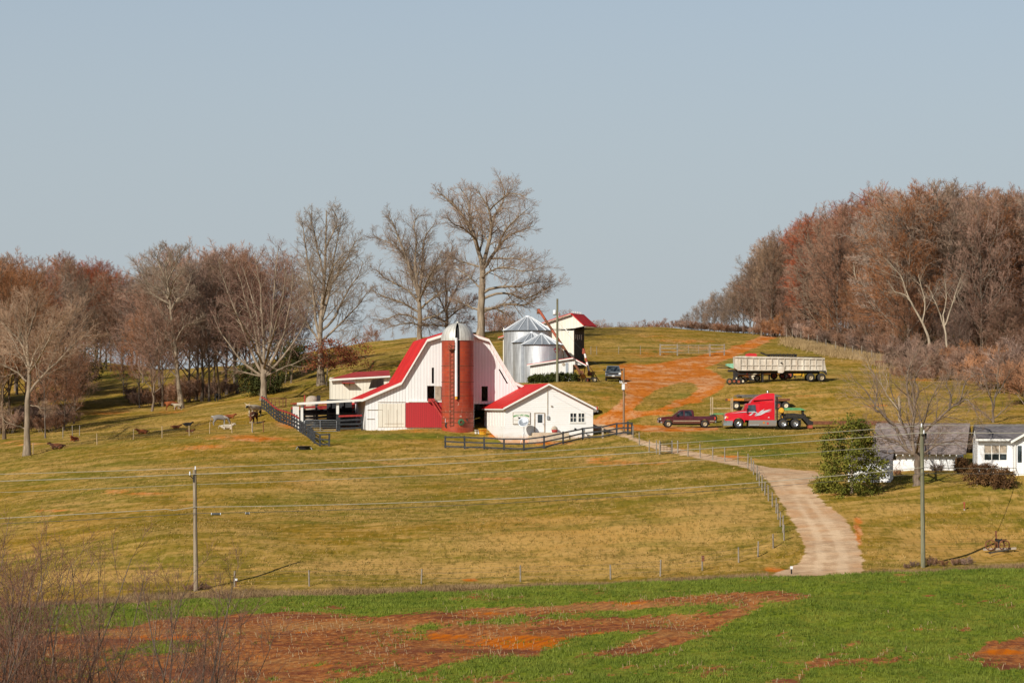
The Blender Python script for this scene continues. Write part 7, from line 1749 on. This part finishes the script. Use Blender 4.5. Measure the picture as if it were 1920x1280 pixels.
# augers by the shed
def auger(label, p0, p1, r, mats, legs=()):
    t = thing('grain_auger', label, 'auger', p0); d = p1 - p0
    mb = MB(); n_ = 6
    for k in range(n_):
        mb = MB(); mb.tube([d * (k / n_ + (0.004 if k else 0)), d * ((k + 1) / n_)], r, 10); mb.build('tube_section', MAT[mats[k % len(mats)]], t)
    mb = MB(); mb.box(-0.3, 0.3, -0.3, 0.3, -0.1, 0.35); mb.build('intake_hopper', MAT['rust'], t)
    mb = MB(); q = d * 1.0; mb.tube([q + Vector((0, 0, .12)), q + Vector((-.05, 0, -0.55))], r * 1.2, 8); mb.build('spout', MAT[mats[0]], t)
    for f_, dx, dy in legs:
        q = d * f_; g_ = Vector((q.x + dx, q.y + dy, 0)); g_.z = gz(p0.x + g_.x, p0.y + g_.y) - p0.z
        MB().bar(q, g_, 0.08).build('support_leg', MAT['rust'], t)
    return t
auger('long rusty red grain auger slanting up over the grain bins', P(1089, 700, 322), P(1010, 580.5, 331), 0.17, ['rust', 'red_rim'], ((0.45, 0.8, 2.0), (0.45, -0.6, 2.0)))
a_ = auger('shorter red and white auger standing upright beside the small shed', P(1106, 703, 318), P(1094.5, 655, 318.5), 0.13, ['red_rim', 'white_trim', 'white_trim', 'red_rim', 'white_trim', 'red_rim'], ((0.5, 1.6, 0.3), (0.55, -0.5, 1.0)))
o = G(1093, 317.5); rt = thing('auger_tractor', 'small rusty orange auger carriage on wheels beside the small shed', 'farm implement', o)
mb = MB(); mb.bar((-0.9, 0, 0.35), (0.9, 0, 0.4), 0.12); mb.bar((-0.6, 0, .35), (-0.2, 0, 1.2), 0.12); mb.bar((0.5, 0, .35), (0.1, 0, 1.1), .12); mb.build('frame', MAT['rust'], rt)
MB().box(-0.3, 0.3, -0.25, 0.25, 0.5, 1.0).build('engine', MAT['orange'], rt, 0.04)
for x_ in (-0.6, 0.6): wheel(rt, x_, -0.4, 0.3, 0.3, 0.18, 'tyre', 'red_rim')
o = G(1115, 316.5); rt = thing('small_tyre_cart', 'dark wheeled cart right of the small auger', 'cart', o)
wheel(rt, 0, -0.2, 0.32, 0.32, 0.2); wheel(rt, 0.0, 0.3, 0.32, 0.32, 0.2); MB().bar((-0.9, 0, .5), (0.1, 0, .4), .12).build('drawbar', MAT['dark_metal'], rt)

# ------------------------------------------------------------------ poles and lines
def pole(label, u, Y, v_top, v_bot_w, r0, r1, mat, lean=0.0):
    o = G(u, Y, -0.3); zt_ = (CZ - (v_top - V0) * Y / F) - o.z
    t = thing('utility_pole', label, 'utility pole', o); MB().tube([(0, 0, 0), (lean * .5, 0, zt_ * .5), (lean, 0, zt_)], [r0, (r0 + r1) / 2, r1], 14).build('shaft', MAT[mat], t)
    return t, zt_
def insulator(t, x, y, z, h=0.28, r=0.06):
    MB().lathe([(r * .6, 0), (r, h * .15), (r * .6, h * .3), (r, h * .5), (r * .6, h * .65), (r * .9, h * .85), (0, h)], 10, (x, y, z)).build('insulator', MAT['porcelain'], t)
YP = 185.0
pl, zl_ = pole('grey wooden roadside pole in the left half of the pasture', 367.5, YP, 880, 1108, 0.17, 0.13, 'pole_wood', -0.10)
insulator(pl, -0.1 + 0.06, -0.02, zl_ - 0.02); mb = MB(); mb.bar((-0.1, -0.1, zl_ - 0.75), (-0.42, -0.2, zl_ - 0.42), 0.06); mb.build('bracket', MAT['dark_metal'], pl); insulator(pl, -0.42, -0.2, zl_ - 0.40)
mb = MB(); mb.box(-0.2, -0.1, -0.17, -0.11, zl_ - 0.9, zl_ - 0.4); mb.build('hardware', MAT['dark_metal'], pl)
pr_, zr2 = pole('greenish roadside pole in front of the white garage', 1731, 186, 800, 1063, 0.17, 0.13, 'green_pole', -0.10)
insulator(pr_, -0.12, -0.02, zr2 - 0.02); mb = MB(); mb.bar((-0.1, -0.1, zr2 - 0.65), (0.0, -0.3, zr2 - 0.5), 0.07); mb.build('bracket', MAT['dark_metal'], pr_); insulator(pr_, 0.0, -0.3, zr2 - 0.50)
mb = MB(); mb.box(0.1, 0.24, -0.1, 0.1, zr2 - 0.9, zr2 - 0.4); mb.build('hardware', MAT['dark_metal'], pr_)
pb, zb2 = pole('tall green brown pole standing between the bins and the clipped hedge', 1045, 311.5, 560, 718, 0.17, 0.12, 'green_pole')
zz_ = zb2 - (583 - 560) * 311.5 / F; MB().lathe([(0.0, -0.02), (0.2, 0), (0.22, 0.1), (0.22, 0.5), (0.16, 0.58), (0, 0.6)], 16, (-0.32, 0, zz_ - 0.45)).build('transformer', MAT['galv_rib'], pb)
MB().bar((-0.5, -0.05, zz_ - 0.5), (0.3, -0.05, zz_ - 0.42), 0.07).build('bracket', MAT['dark_metal'], pb)
pf_, zf2 = pole('thin brown service pole with a white meter box at the driveway fence', 1169.5, 264.5, 690, 826, 0.12, 0.09, 'brown_pole')
zz_ = zf2 - (717.5 - 690) * 264.5 / F; MB().box(-0.20, 0.10, -0.28, -0.10, zz_ - 0.72, zz_ - 0.12).build('meter_box', MAT['porcelain'], pf_, 0.02)
mb = MB(); mb.bar((-0.42, -0.05, zz_ + 0.02), (0.32, -0.05, zz_ - 0.02), 0.06); mb.build('crossarm', MAT['white_trim'], pf_); insulator(pf_, -0.38, -0.05, zz_ + 0.05, 0.16); insulator(pf_, -0.2, -0.05, zz_ + 0.05, 0.16)
def line(label, pts, sag, r, mat, name='power_line', n=14):
    """pts: survey points (column,row,distance); each span hangs in its own curve"""
    W = [P(*p) for p in pts]; t = thing(name, label, 'power line' if name == 'power_line' else 'cable', W[0]); 
    for k, (a, b) in enumerate(zip(W[:-1], W[1:])):
        s = sag[k]; q = [a.lerp(b, i / n) - Vector((0, 0, s * 4 * (i / n) * (1 - i / n))) - W[0] for i in range(n + 1)]
        MB().tube(q, r, 5).build('span', MAT[mat], t)
    return t
line('topmost thin wire strung over the tops of both roadside poles', [(-200, 893, YP), (364.5, 877, YP), (1729, 797, 186), (2150, 797, 186)], [0.05, 0.28, 0.02], 0.019, 'wire')
line('second wire from the top, carried on the side brackets of both roadside poles', [(-200, 907, YP - .2), (354, 889, YP - .2), (1731, 811, 185.7), (2150, 811, 185.7)], [0.05, 0.30, 0.02], 0.026, 'wire')
line('faint third wire below the pole tops crossing the pasture', [(-200, 929, YP), (365, 908, YP), (1731, 832, 186), (2150, 829, 186)], [0.05, 0.30, 0.02], 0.014, 'wire')
line('pale thick telephone cable low on both roadside poles', [(-200, 980, YP - .2), (312, 954, YP - .2), (328, 956, YP - .2), (365, 950, YP - .2), (1731, 876, 185.8), (1906, 877, 214)], [0.05, 0.02, 0.0, 0.62, 0.05], 0.024, 'wire', 'telephone_cable')
ct = line('black lower cable with small splice cases beside the left roadside pole', [(-200, 988, YP - .25), (365, 962, YP - .25), (1731, 887, 185.75), (2150, 888, 186)], [0.1, 0.5, 0.02], 0.017, 'cable', 'telephone_cable')
for u_, v_, L_ in ((405, 963.2, 0.34), (464, 961.8, 0.14)):
    q = P(u_, v_, YP - .25) - Vector(ct.location); mb = MB(); mb.lathe([(0.0, -L_), (0.07, -L_), (0.085, -L_ * .8), (0.085, L_ * .8), (0.07, L_), (0, L_)], 12, tuple(q), 'x'); s_ = mb.build('splice_case', MAT['cable'], ct)
    mb = MB(); mb.lathe([(0.09, -L_ * 1.03), (0.09, -L_ * 0.9)], 12, tuple(q), 'x'); mb.lathe([(0.09, L_ * 0.9), (0.09, L_ * 1.03)], 12, tuple(q), 'x'); mb.build('clamp', MAT['porcelain'], s_)
line('slack service wire from the service pole down to the farm office gable', [(1168, 716, 264.5), (1030, 733, 271)], [0.5], 0.010, 'cable', 'service_wire')
line('service wire from the service pole to the tall pole by the hedge', [(1168, 716, 264.5), (1045, 600, 311.5)], [0.8], 0.008, 'cable', 'service_wire')

# ------------------------------------------------------------------ wire fences
def wire_fence(label, posts, h, m, wires=(0.35, 0.7, 1.0), pw=0.11, mats=None, wr=0.006):
    o = G(posts[0][0], posts[0][1]); t = thing('wire_fence', label, 'fence', o); W = []
    for i, (u_, Y_) in enumerate(posts):
        p = G(u_, Y_) - o; W.append(p); hh_ = h * (1 + 0.07 * math.sin(i * 2.7)); lx = 0.04 * math.sin(i * 4.1)
        mm = m if not mats else mats[i % len(mats)]
        MB().tube([p + Vector((0, 0, -.2)), p + Vector((lx, 0, hh_))], [pw / 2, pw / 2 * .9], 7).build('post', MAT[mm], t)
    for f_ in wires:
        mb = MB()
        for a, b in zip(W[:-1], W[1:]): mb.tube([a + Vector((0, 0, h * f_ * .95)), b + Vector((0, 0, h * f_ * .95))], wr, 4, False)
        mb.build('wire', MAT['fence_wire'], t)
    return t
wire_fence('line of tan posts and wire across the upper left pasture', [(62, 285), (182, 284), (250, 284), (304, 283.5), (355, 283), (393, 283), (435, 282.5), (472, 282.5)], 1.22, 'post_wood', mats=['post_wood'])
wire_fence('short dark post and rail end of the upper pasture fence near the corral', [(473.5, 281.8), (494, 281.5)], 1.2, 'grey_post', (0.95,), mats=['grey_post', 'rust'], wr=0.02)
wire_fence('long line of silvered posts along the near lower edge of the pasture', [(440, 186), (580, 186), (790, 186.2), (976, 186.2), (1145, 186.3), (1238, 186.4), (1317, 188.5), (1385, 191), (1421, 192.6), (1450, 194.5), (1470, 196.5)], 1.15, 'grey_post', pw=0.13)
dr = [(1216, 251), (1231, 249.3)]
wire_fence('row of grey posts following the left side of the gravel driveway', [(1290, 244), (1313, 242), (1336, 239.8), (1359, 237.5), (1384, 234.5), (1402, 231), (1409, 228.5), (1413, 226), (1419, 223), (1424, 220), (1429, 217.5), (1434, 215), (1441, 212.5), (1448, 210), (1455, 207.5), (1459, 205), (1463, 202), (1468, 199.5)], 1.25, 'grey_post', pw=0.12)
wire_fence('short wire fence joining the board fence to the pasture gate', [(1187, 260.5), (1199, 256), (1217, 251), (1231, 248.8)], 1.25, 'grey_post', pw=0.12)
wire_fence('far line of thin posts and wire on the hill left of the clay track', [(1108, 372), (1119, 373), (1160, 374), (1201, 375), (1237, 375.5)], 1.2, 'grey_post', pw=0.10)
wire_fence('line of weathered posts in the pale grass before the right wood', [(1475, 412), (1486, 410), (1493, 408), (1502, 402), (1516, 397), (1532, 391), (1549, 385), (1567, 380), (1584, 375), (1599, 370), (1616, 366), (1634, 361)], 1.6, 'grey_post', pw=0.14)
wire_fence('leaning dark posts in the shade at the left edge below the wood', [(118, 305), (136, 305.5), (149, 306)], 1.3, 'grey_post', (0.6, 1.0))
# pasture gate by the driveway
o = G(1237, 248); g_ = thing('farm_gate', 'dark wire panel gate between posts beside the gravel driveway', 'gate', o)
x1_ = (1262 - 1237) * 248 / F
for x_ in (0, x1_ * 0.92, x1_ * 1.35): MB().tube([(x_, 0, -.2), (x_, 0, 1.35)], 0.08, 7).build('post', MAT['grey_post'], g_)
mb = MB(); mb.tube([(0.1, -.1, .1), (0.1, -.1, 1.15), (0.3, -.1, 1.25), (x1_ * .85, -.1, 1.25), (x1_ * .85, -.1, .1), (0.1, -.1, .1)], 0.035, 6); mb.build('frame', MAT['dark_metal'], g_)
mb = MB()
for k in range(1, 6): mb.tube([(0.1, -.1, .1 + .2 * k), (x1_ * .85, -.1, .1 + .2 * k)], 0.016, 5)
for k in range(1, 4): mb.tube([(0.1 + k * .3, -.1, .1), (0.1 + k * .3, -.1, 1.22)], 0.016, 5)
mb.build('mesh', MAT['dark_metal'], g_)
o = G(1238, 375); g_ = thing('farm_gate', 'weathered tube gate flanked by two board panels at the top of the clay track', 'gate', o)
X_ = lambda u: (u - 1238) * 375 / F
for u_ in (1238, 1270, 1331, 1358): MB().bar((X_(u_), 0, -.3), (X_(u_), 0, 1.65), 0.2).build('post', MAT['grey_post'], g_)
for a_, b_ in ((1238, 1270), (1331, 1358)):
    for z_ in (0.5, 1.0, 1.5): MB().bar((X_(a_), -.12, z_), (X_(b_), -.12, z_), 0.05, 0.13).build('rail', MAT['grey_post'], g_)
mb = MB()
for z_ in (0.3, 0.55, 0.8, 1.05, 1.3, 1.5): mb.tube([(X_(1272), -.1, z_), (X_(1329), -.1, z_)], 0.035, 5)
for u_ in (1273, 1291, 1310, 1328): mb.tube([(X_(u_), -.1, .3), (X_(u_), -.1, 1.5)], 0.035, 5)
mb.build('gate_panel', MAT['grey_post'], g_)

# ------------------------------------------------------------------ small things about the farm
o = G(570, 266); t = thing('feed_trough', 'black round feed trough lying in the pasture below the corral', 'trough', o)
MB().lathe([(0.50, 0.0), (0.66, 0.34), (0.70, 0.34), (0.70, 0.40), (0.60, 0.40), (0.46, 0.08), (0, 0.08)], 22).build('tub', MAT['tyre'], t)
mb = MB(); mb.bar((-.85, -.2, .0), (-.62, -.1, .36), .06); mb.bar((.85, -.2, .0), (.62, -.1, .36), .06); mb.build('skid', MAT['gate_metal'], t); t.scale = (1.0, .8, .9)
o = bf.world(xl + 2.9, 13.0); o.z = gz(o.x, o.y); t = thing('water_tank', 'pale rounded water tank behind the lean-to roof', 'tank', o)
ztk = (CZ - (741.5 - V0) * o.y / F) - o.z
MB().lathe([(0.72, -0.2), (0.72, ztk - 0.5), (0.62, ztk - 0.22), (0.38, ztk - 0.05), (0.12, ztk), (0, ztk)], 22).build('tank', MAT['plank'], t)
MB().box(0.55, 0.95, -0.3, 0.3, ztk - 0.7, ztk + 0.05).build('pump_box', MAT['dark_metal'], t); MB().bar((-0.85, 0, 0), (-0.85, 0, ztk + 0.05), 0.12).build('pipe', MAT['red_rail'], t)
o = G(520, 314); t = thing('hay_ring', 'rusty ring hay feeder just inside the corral fence', 'feeder', o)
mb = MB()
for z_ in (0.1, 0.65, 1.2): mb.lathe([(1.1, z_ - .03), (1.14, z_ - .03), (1.14, z_ + .03), (1.1, z_ + .03), (1.1, z_ - .03)], 24, smooth=False)
mb.build('hoop', MAT['rust'], t); mb = MB()
for k in range(14): a = k * 2 * PI / 14; mb.bar((1.12 * math.cos(a), 1.12 * math.sin(a), 0), (1.12 * math.cos(a + .2), 1.12 * math.sin(a + .2), 1.2), .05)
mb.build('bar', MAT['rust'], t)
o = bf.world(gx0 - 1.0, 10.8); o.z = gz(o.x, o.y) + 1.0; t = thing('red_feed_hopper', 'bright red feed hopper in the pen beside the barn', 'hopper', Vector((o.x, o.y, gz(o.x, o.y))))
MB().prismw([(-1.0, 1.0), (-1.2, 2.3), (1.2, 2.3), (1.0, 1.0), (0.3, .5), (-.3, .5)], lambda x, z: .7).build('hopper', MAT['leaf_red'], t)
for x_ in (-.9, .9): MB().bar((x_, -.4, -.5), (x_, -.4, 1.2), .12).build('leg', MAT['red_rail'], t)
# walking plough on display
o = G(1872, 192.5); t = thing('antique_implement', 'rusty antique two wheeled implement on a wooden beam in the lower right grass', 'farm implement', o)
MB().bar((-1.15, -.1, .22), (1.35, .1, .30), .16).build('beam', MAT['plank'], t)
MB().bar((-0.1, 0, .3), (-0.2, 0, 1.62), .11).build('lever', MAT['rust'], t)
for x_ in (-.62, .42):
    mb = MB(); mb.lathe([(.34, -.04), (.42, -.04), (.42, .04), (.34, .04), (.34, -.04)], 20, (x_, -.15, .55), 'y')
    for k in range(6): a = k * PI / 3; mb.bar((x_, -.15, .55), (x_ + .36 * math.cos(a), -.15, .55 + .36 * math.sin(a)), .04)
    mb.build('wheel', MAT['rust'], t)
mb = MB(); mb.tube([(.05, .1, .3), (.08, .1, .85), (.25, .1, 1.0), (.42, .1, .85), (.45, .1, .4)], .05, 6); mb.bar((-.25, 0, .95), (.3, 0, .85), .2); mb.bar((0.0, 0, .35), (0.05, 0, .9), .12); mb.build('frame', MAT['dark_metal'], t)
MB().bar((.9, 0, .25), (-1.0, -1.6, .03), .09).build('tongue', MAT['lumber'], t)
o = G(1484, 184); t = thing('post_marker', 'short white topped marker post at the foot of the driveway', 'marker post', o)
MB().box(-.05, .05, -.05, .05, 0, .36).build('shaft', MAT['dark_metal'], t); MB().box(-.09, .09, -.09, .09, .364, .56).build('cap', MAT['porcelain'], t)
o = G(1318, 188.2); t = thing('notice_plate', 'small dark plate nailed to a fence post left of the driveway mouth', 'sign', o + Vector((0, -.11, .9))); MB().box(-.10, .10, -.02, 0, -.15, .28).build('plate', MAT['rust'], t); MB().lathe([(.02, -.03), (.02, -.021)], 8, (0, 0, .15), 'y').build('nail', MAT['gate_metal'], t)
o = G(443, 186); t = thing('marker_stake', 'short stake with pale top in the verge right of the left roadside pole', 'marker post', o); MB().box(-.03, .03, -.03, .03, 0, .45).build('shaft', MAT['rust'], t); MB().box(-.08, .08, -.05, .05, .454, .6).build('cap', MAT['porcelain'], t)
o = G(1808, 205.5); t = thing('red_hydrant', 'thin red standpipe in the lawn below the brown bushes', 'hydrant', o); MB().tube([(0, 0, -.1), (0.01, 0, .62)], .055, 8).build('pipe', MAT['red_rim'], t); MB().box(-.1, .08, -.06, .06, .56, .66).build('head', MAT['red_rim'], t); MB().box(-.06, .06, -.06, .06, -.1, .12).build('foot', MAT['plank'], t)

# ------------------------------------------------------------------ cattle
def hide(name, c1, c2, thr=0.5, sc=1.3, wh=None, wthr=0.6):
    k = NT(name); p = k.pos(); n1 = k.noise(p, sc, 3, 0.5); n2 = k.noise(p, 9, 3)
    c = k.mix(k.ramp(n1, thr - .03, thr + .03), c1, c2); c = k.mix(k.math('MULTIPLY', k.ramp(n2, .35, .7), .25), c, tuple(x * .55 for x in c1))
    if wh: c = k.mix(k.ramp(k.noise(k.scale(p, (1, 1, .8)), sc * 1.7, 3), wthr - .03, wthr + .03), c, wh)
    return k.col(c, .85, 0, .2).m
MAT['hide_red'] = hide('rust_red_hide', (0.20, 0.055, 0.018), (0.28, 0.085, 0.026))
MAT['hide_brown'] = hide('dark_brown_hide', (0.075, 0.028, 0.014), (0.16, 0.055, 0.022), wh=(0.6, 0.5, 0.38), wthr=.66)
MAT['hide_pale'] = hide('cream_white_hide', (0.46, 0.39, 0.29), (0.60, 0.52, 0.41))
MAT['hide_grey'] = hide('blue_roan_hide', (0.22, 0.20, 0.18), (0.46, 0.42, 0.36), .55, 1.0)
MAT['hide_black'] = hide('black_hide', (0.012, 0.012, 0.013), (0.03, 0.028, 0.026))
MAT['hide_dark_pale'] = hide('black_and_cream_hide', (0.02, 0.018, 0.016), (0.52, 0.43, 0.30), .42, .9)
MAT['horn'] = paint('pale_horn', (0.55, 0.45, 0.30), .5, .1, 8)
def skin_mesh(name, V_, E_, Rr):
    me = bpy.data.meshes.new(name); me.from_pydata([tuple(v) for v in V_], E_, []); me.update()
    o = bpy.data.objects.new(name, me); C.objects.link(o)
    m = o.modifiers.new('skin', 'SKIN'); m.use_smooth_shade = True; m.branch_smoothing = .6
    for i, r_ in enumerate(Rr): me.skin_vertices[0].data[i].radius = r_ if isinstance(r_, tuple) else (r_, r_)
    me.skin_vertices[0].data[0].use_root = True
    s_ = o.modifiers.new('sub', 'SUBSURF'); s_.levels = 2; s_.render_levels = 2
    bpy.context.view_layer.update()
    out = bpy.data.meshes.new_from_object(o.evaluated_get(bpy.context.evaluated_depsgraph_get()))
    C.objects.unlink(o); bpy.data.objects.remove(o); bpy.data.meshes.remove(me)
    for p_ in out.polygons: p_.use_smooth = True
    return out
def cow_parts(pose, head='up'):
    # +x is forward; heights for an animal 1.35 m at the withers
    dz = 0.0 if pose == 'stand' else -0.58
    Vv = [(-.66, 0, 1.08 + dz), (-.25, 0, 1.00 + dz), (.22, 0, .99 + dz), (.58, 0, 1.03 + dz)]; Ee = [(0, 1), (1, 2), (2, 3)]; Rr = [.33, .41, .42, .34]
    if head == 'up': neck = [(.86, 0, 1.10 + dz), (1.04, .02, 1.19 + dz), (1.20, .04, 1.10 + dz), (1.36, .05, .94 + dz)]
    if pose == 'lie': neck = [(.84, 0, 1.14 + dz), (1.00, .02, 1.36 + dz), (1.16, .04, 1.34 + dz), (1.32, .05, 1.22 + dz)]
    elif head != 'up': neck = [(.88, 0, .92 + dz), (1.04, .03, .72 + dz), (1.14, .05, .52 + dz), (1.22, .06, .28 + dz)]
    for k, (v, r_) in enumerate(zip(neck, (.24, .18, .145, .10))): Vv.append(v); Rr.append(r_); Ee.append((3 if k == 0 else len(Vv) - 2, len(Vv) - 1))
    hd = 5
    Vv.append((-.96, 0, 1.16 + dz)); Rr.append(.06); Ee.append((0, len(Vv) - 1)); Vv.append((-1.02, .02, .85 + dz)); Rr.append(.03); Ee.append((len(Vv) - 2, len(Vv) - 1)); Vv.append((-1.05, .03, .50 + max(dz, -.3))); Rr.append(.045); Ee.append((len(Vv) - 2, len(Vv) - 1))
    for s in (-1, 1):
        if pose == 'stand':
            hind = [(-.66, s * .19, .80), (-.54, s * .21, .62), (-.76, s * .21, .40), (-.72, s * .21, .20), (-.69, s * .21, .04)]; hr_ = (.17, .13, .07, .05, .06)
            fore = [(.52, s * .17, .72), (.55, s * .19, .52), (.53, s * .19, .36), (.53, s * .19, .18), (.54, s * .19, .04)]; fr_ = (.14, .09, .065, .05, .06)
        else:
            hind = [(-.50, s * .26, .32), (-.18, s * .38, .24), (-.38, s * .42, .10), (-.16, s * .44, .06)]; hr_ = (.20, .14, .08, .055)
            fore = [(.52, s * .20, .28), (.68, s * .26, .12), (.50, s * .28, .07), (.40, s * .28, .06)]; fr_ = (.14, .09, .06, .05)
        for base, chain, rs in ((0, hind, hr_), (3, fore, fr_)):
            for k, (v, r_) in enumerate(zip(chain, rs)): Vv.append(v); Rr.append(r_); Ee.append((base if k == 0 else len(Vv) - 2, len(Vv) - 1))
    body = skin_mesh('body', Vv, Ee, Rr)
    hx, hy, hz_ = Vv[5]
    ears = MB()
    for s in (-1, 1): ears.add([(hx, hy + s * .10, hz_ + .06), (hx - .06, hy + s * .30, hz_ + .05), (hx + .05, hy + s * .28, hz_ - .03), (hx + .05, hy + s * .11, hz_ + .0)], [(0, 1, 2, 3)])
    horns = MB()
    for s in (-1, 1): horns.tube([(hx + .03, hy + s * .08, hz_ + .10), (hx + .02, hy + s * .22, hz_ + .15), (hx + .05, hy + s * .32, hz_ + .22), (hx + .08, hy + s * .36, hz_ + .30)], [.035, .03, .022, .008], 7)
    em = bpy.data.meshes.new('ear'); em.from_pydata(ears.v, [], ears.f); hm = bpy.data.meshes.new('horn'); hm.from_pydata(horns.v, [], horns.f)
    return body, em, hm
COWS = {('stand', 'up'): cow_parts('stand', 'up'), ('stand', 'down'): cow_parts('stand', 'down'), ('lie', 'up'): cow_parts('lie', 'up')}
def cow(label, u, Y, pose, head, mat, rz, s=1.0, horns=False, calf=False):
    b, e, h_ = COWS[(pose, head)]
    t = thing('calf' if calf else 'cow', label, 'calf' if calf else 'cow', G(u, Y), rz); t.scale = (s, s, s)
    bm_ = b.copy(); bm_.materials.clear(); o = link_mesh('body', bm_, MAT[mat], t)
    em = e.copy(); em.materials.clear(); link_mesh('ears', em, MAT[mat], t)
    if horns: hm = h_.copy(); hm.materials.clear(); link_mesh('horns', hm, MAT['horn'], t)
    return t
cow('brown cow with white face facing the viewer beside the corral fence', 475, 300, 'stand', 'down', 'hide_brown', R(-100), 1.12, True)
cow('black and cream cow standing broadside behind the brown one by the corral fence', 477, 306, 'stand', 'up', 'hide_dark_pale', R(236), 1.2, True)
cow('blue roan cow standing in profile in the pasture behind the tan posts', 412, 300, 'stand', 'down', 'hide_grey', R(14), 1.0)
cow('cream cow lying beside a tan post in the upper pasture', 424.5, 292, 'lie', 'up', 'hide_pale', R(8), 0.85)
cow('rust coloured cow standing under the crooked tree', 322, 345, 'stand', 'down', 'hide_red', R(10), 1.0)
cow('black and pale calf standing beside the rust coloured cow', 333, 344, 'stand', 'up', 'hide_dark_pale', R(200), 0.7, calf=True)
cow('rust calf lying behind the blue roan cow', 430, 308, 'lie', 'up', 'hide_red', R(5), 0.7, calf=True)
cow('red calf lying with head raised left of the black calf', 329, 303, 'lie', 'up', 'hide_red', R(15), 0.6, calf=True)
cow('black calf lying in the pasture near the middle of the post line', 351, 305, 'lie', 'up', 'hide_black', R(10), 0.62, calf=True)
cow('small brown calf lying at the foot of the fourth tan post', 356, 291, 'lie', 'up', 'hide_brown', R(10), 0.5, calf=True)
cow('red cow lying with pale belly in the left pasture, third from the left', 268, 300, 'lie', 'up', 'hide_red', R(200), 0.75)
cow('rust cow lying head on in the left pasture shade', 140, 298, 'lie', 'up', 'hide_red', R(250), 0.8)
cow('brown and white cow lying by the fence at far left', 108, 285, 'lie', 'up', 'hide_brown', R(185), 0.9)
cow('black cow half hidden among the slim trees left of the corral', 406, 354, 'stand', 'up', 'hide_black', R(-80), 0.85)
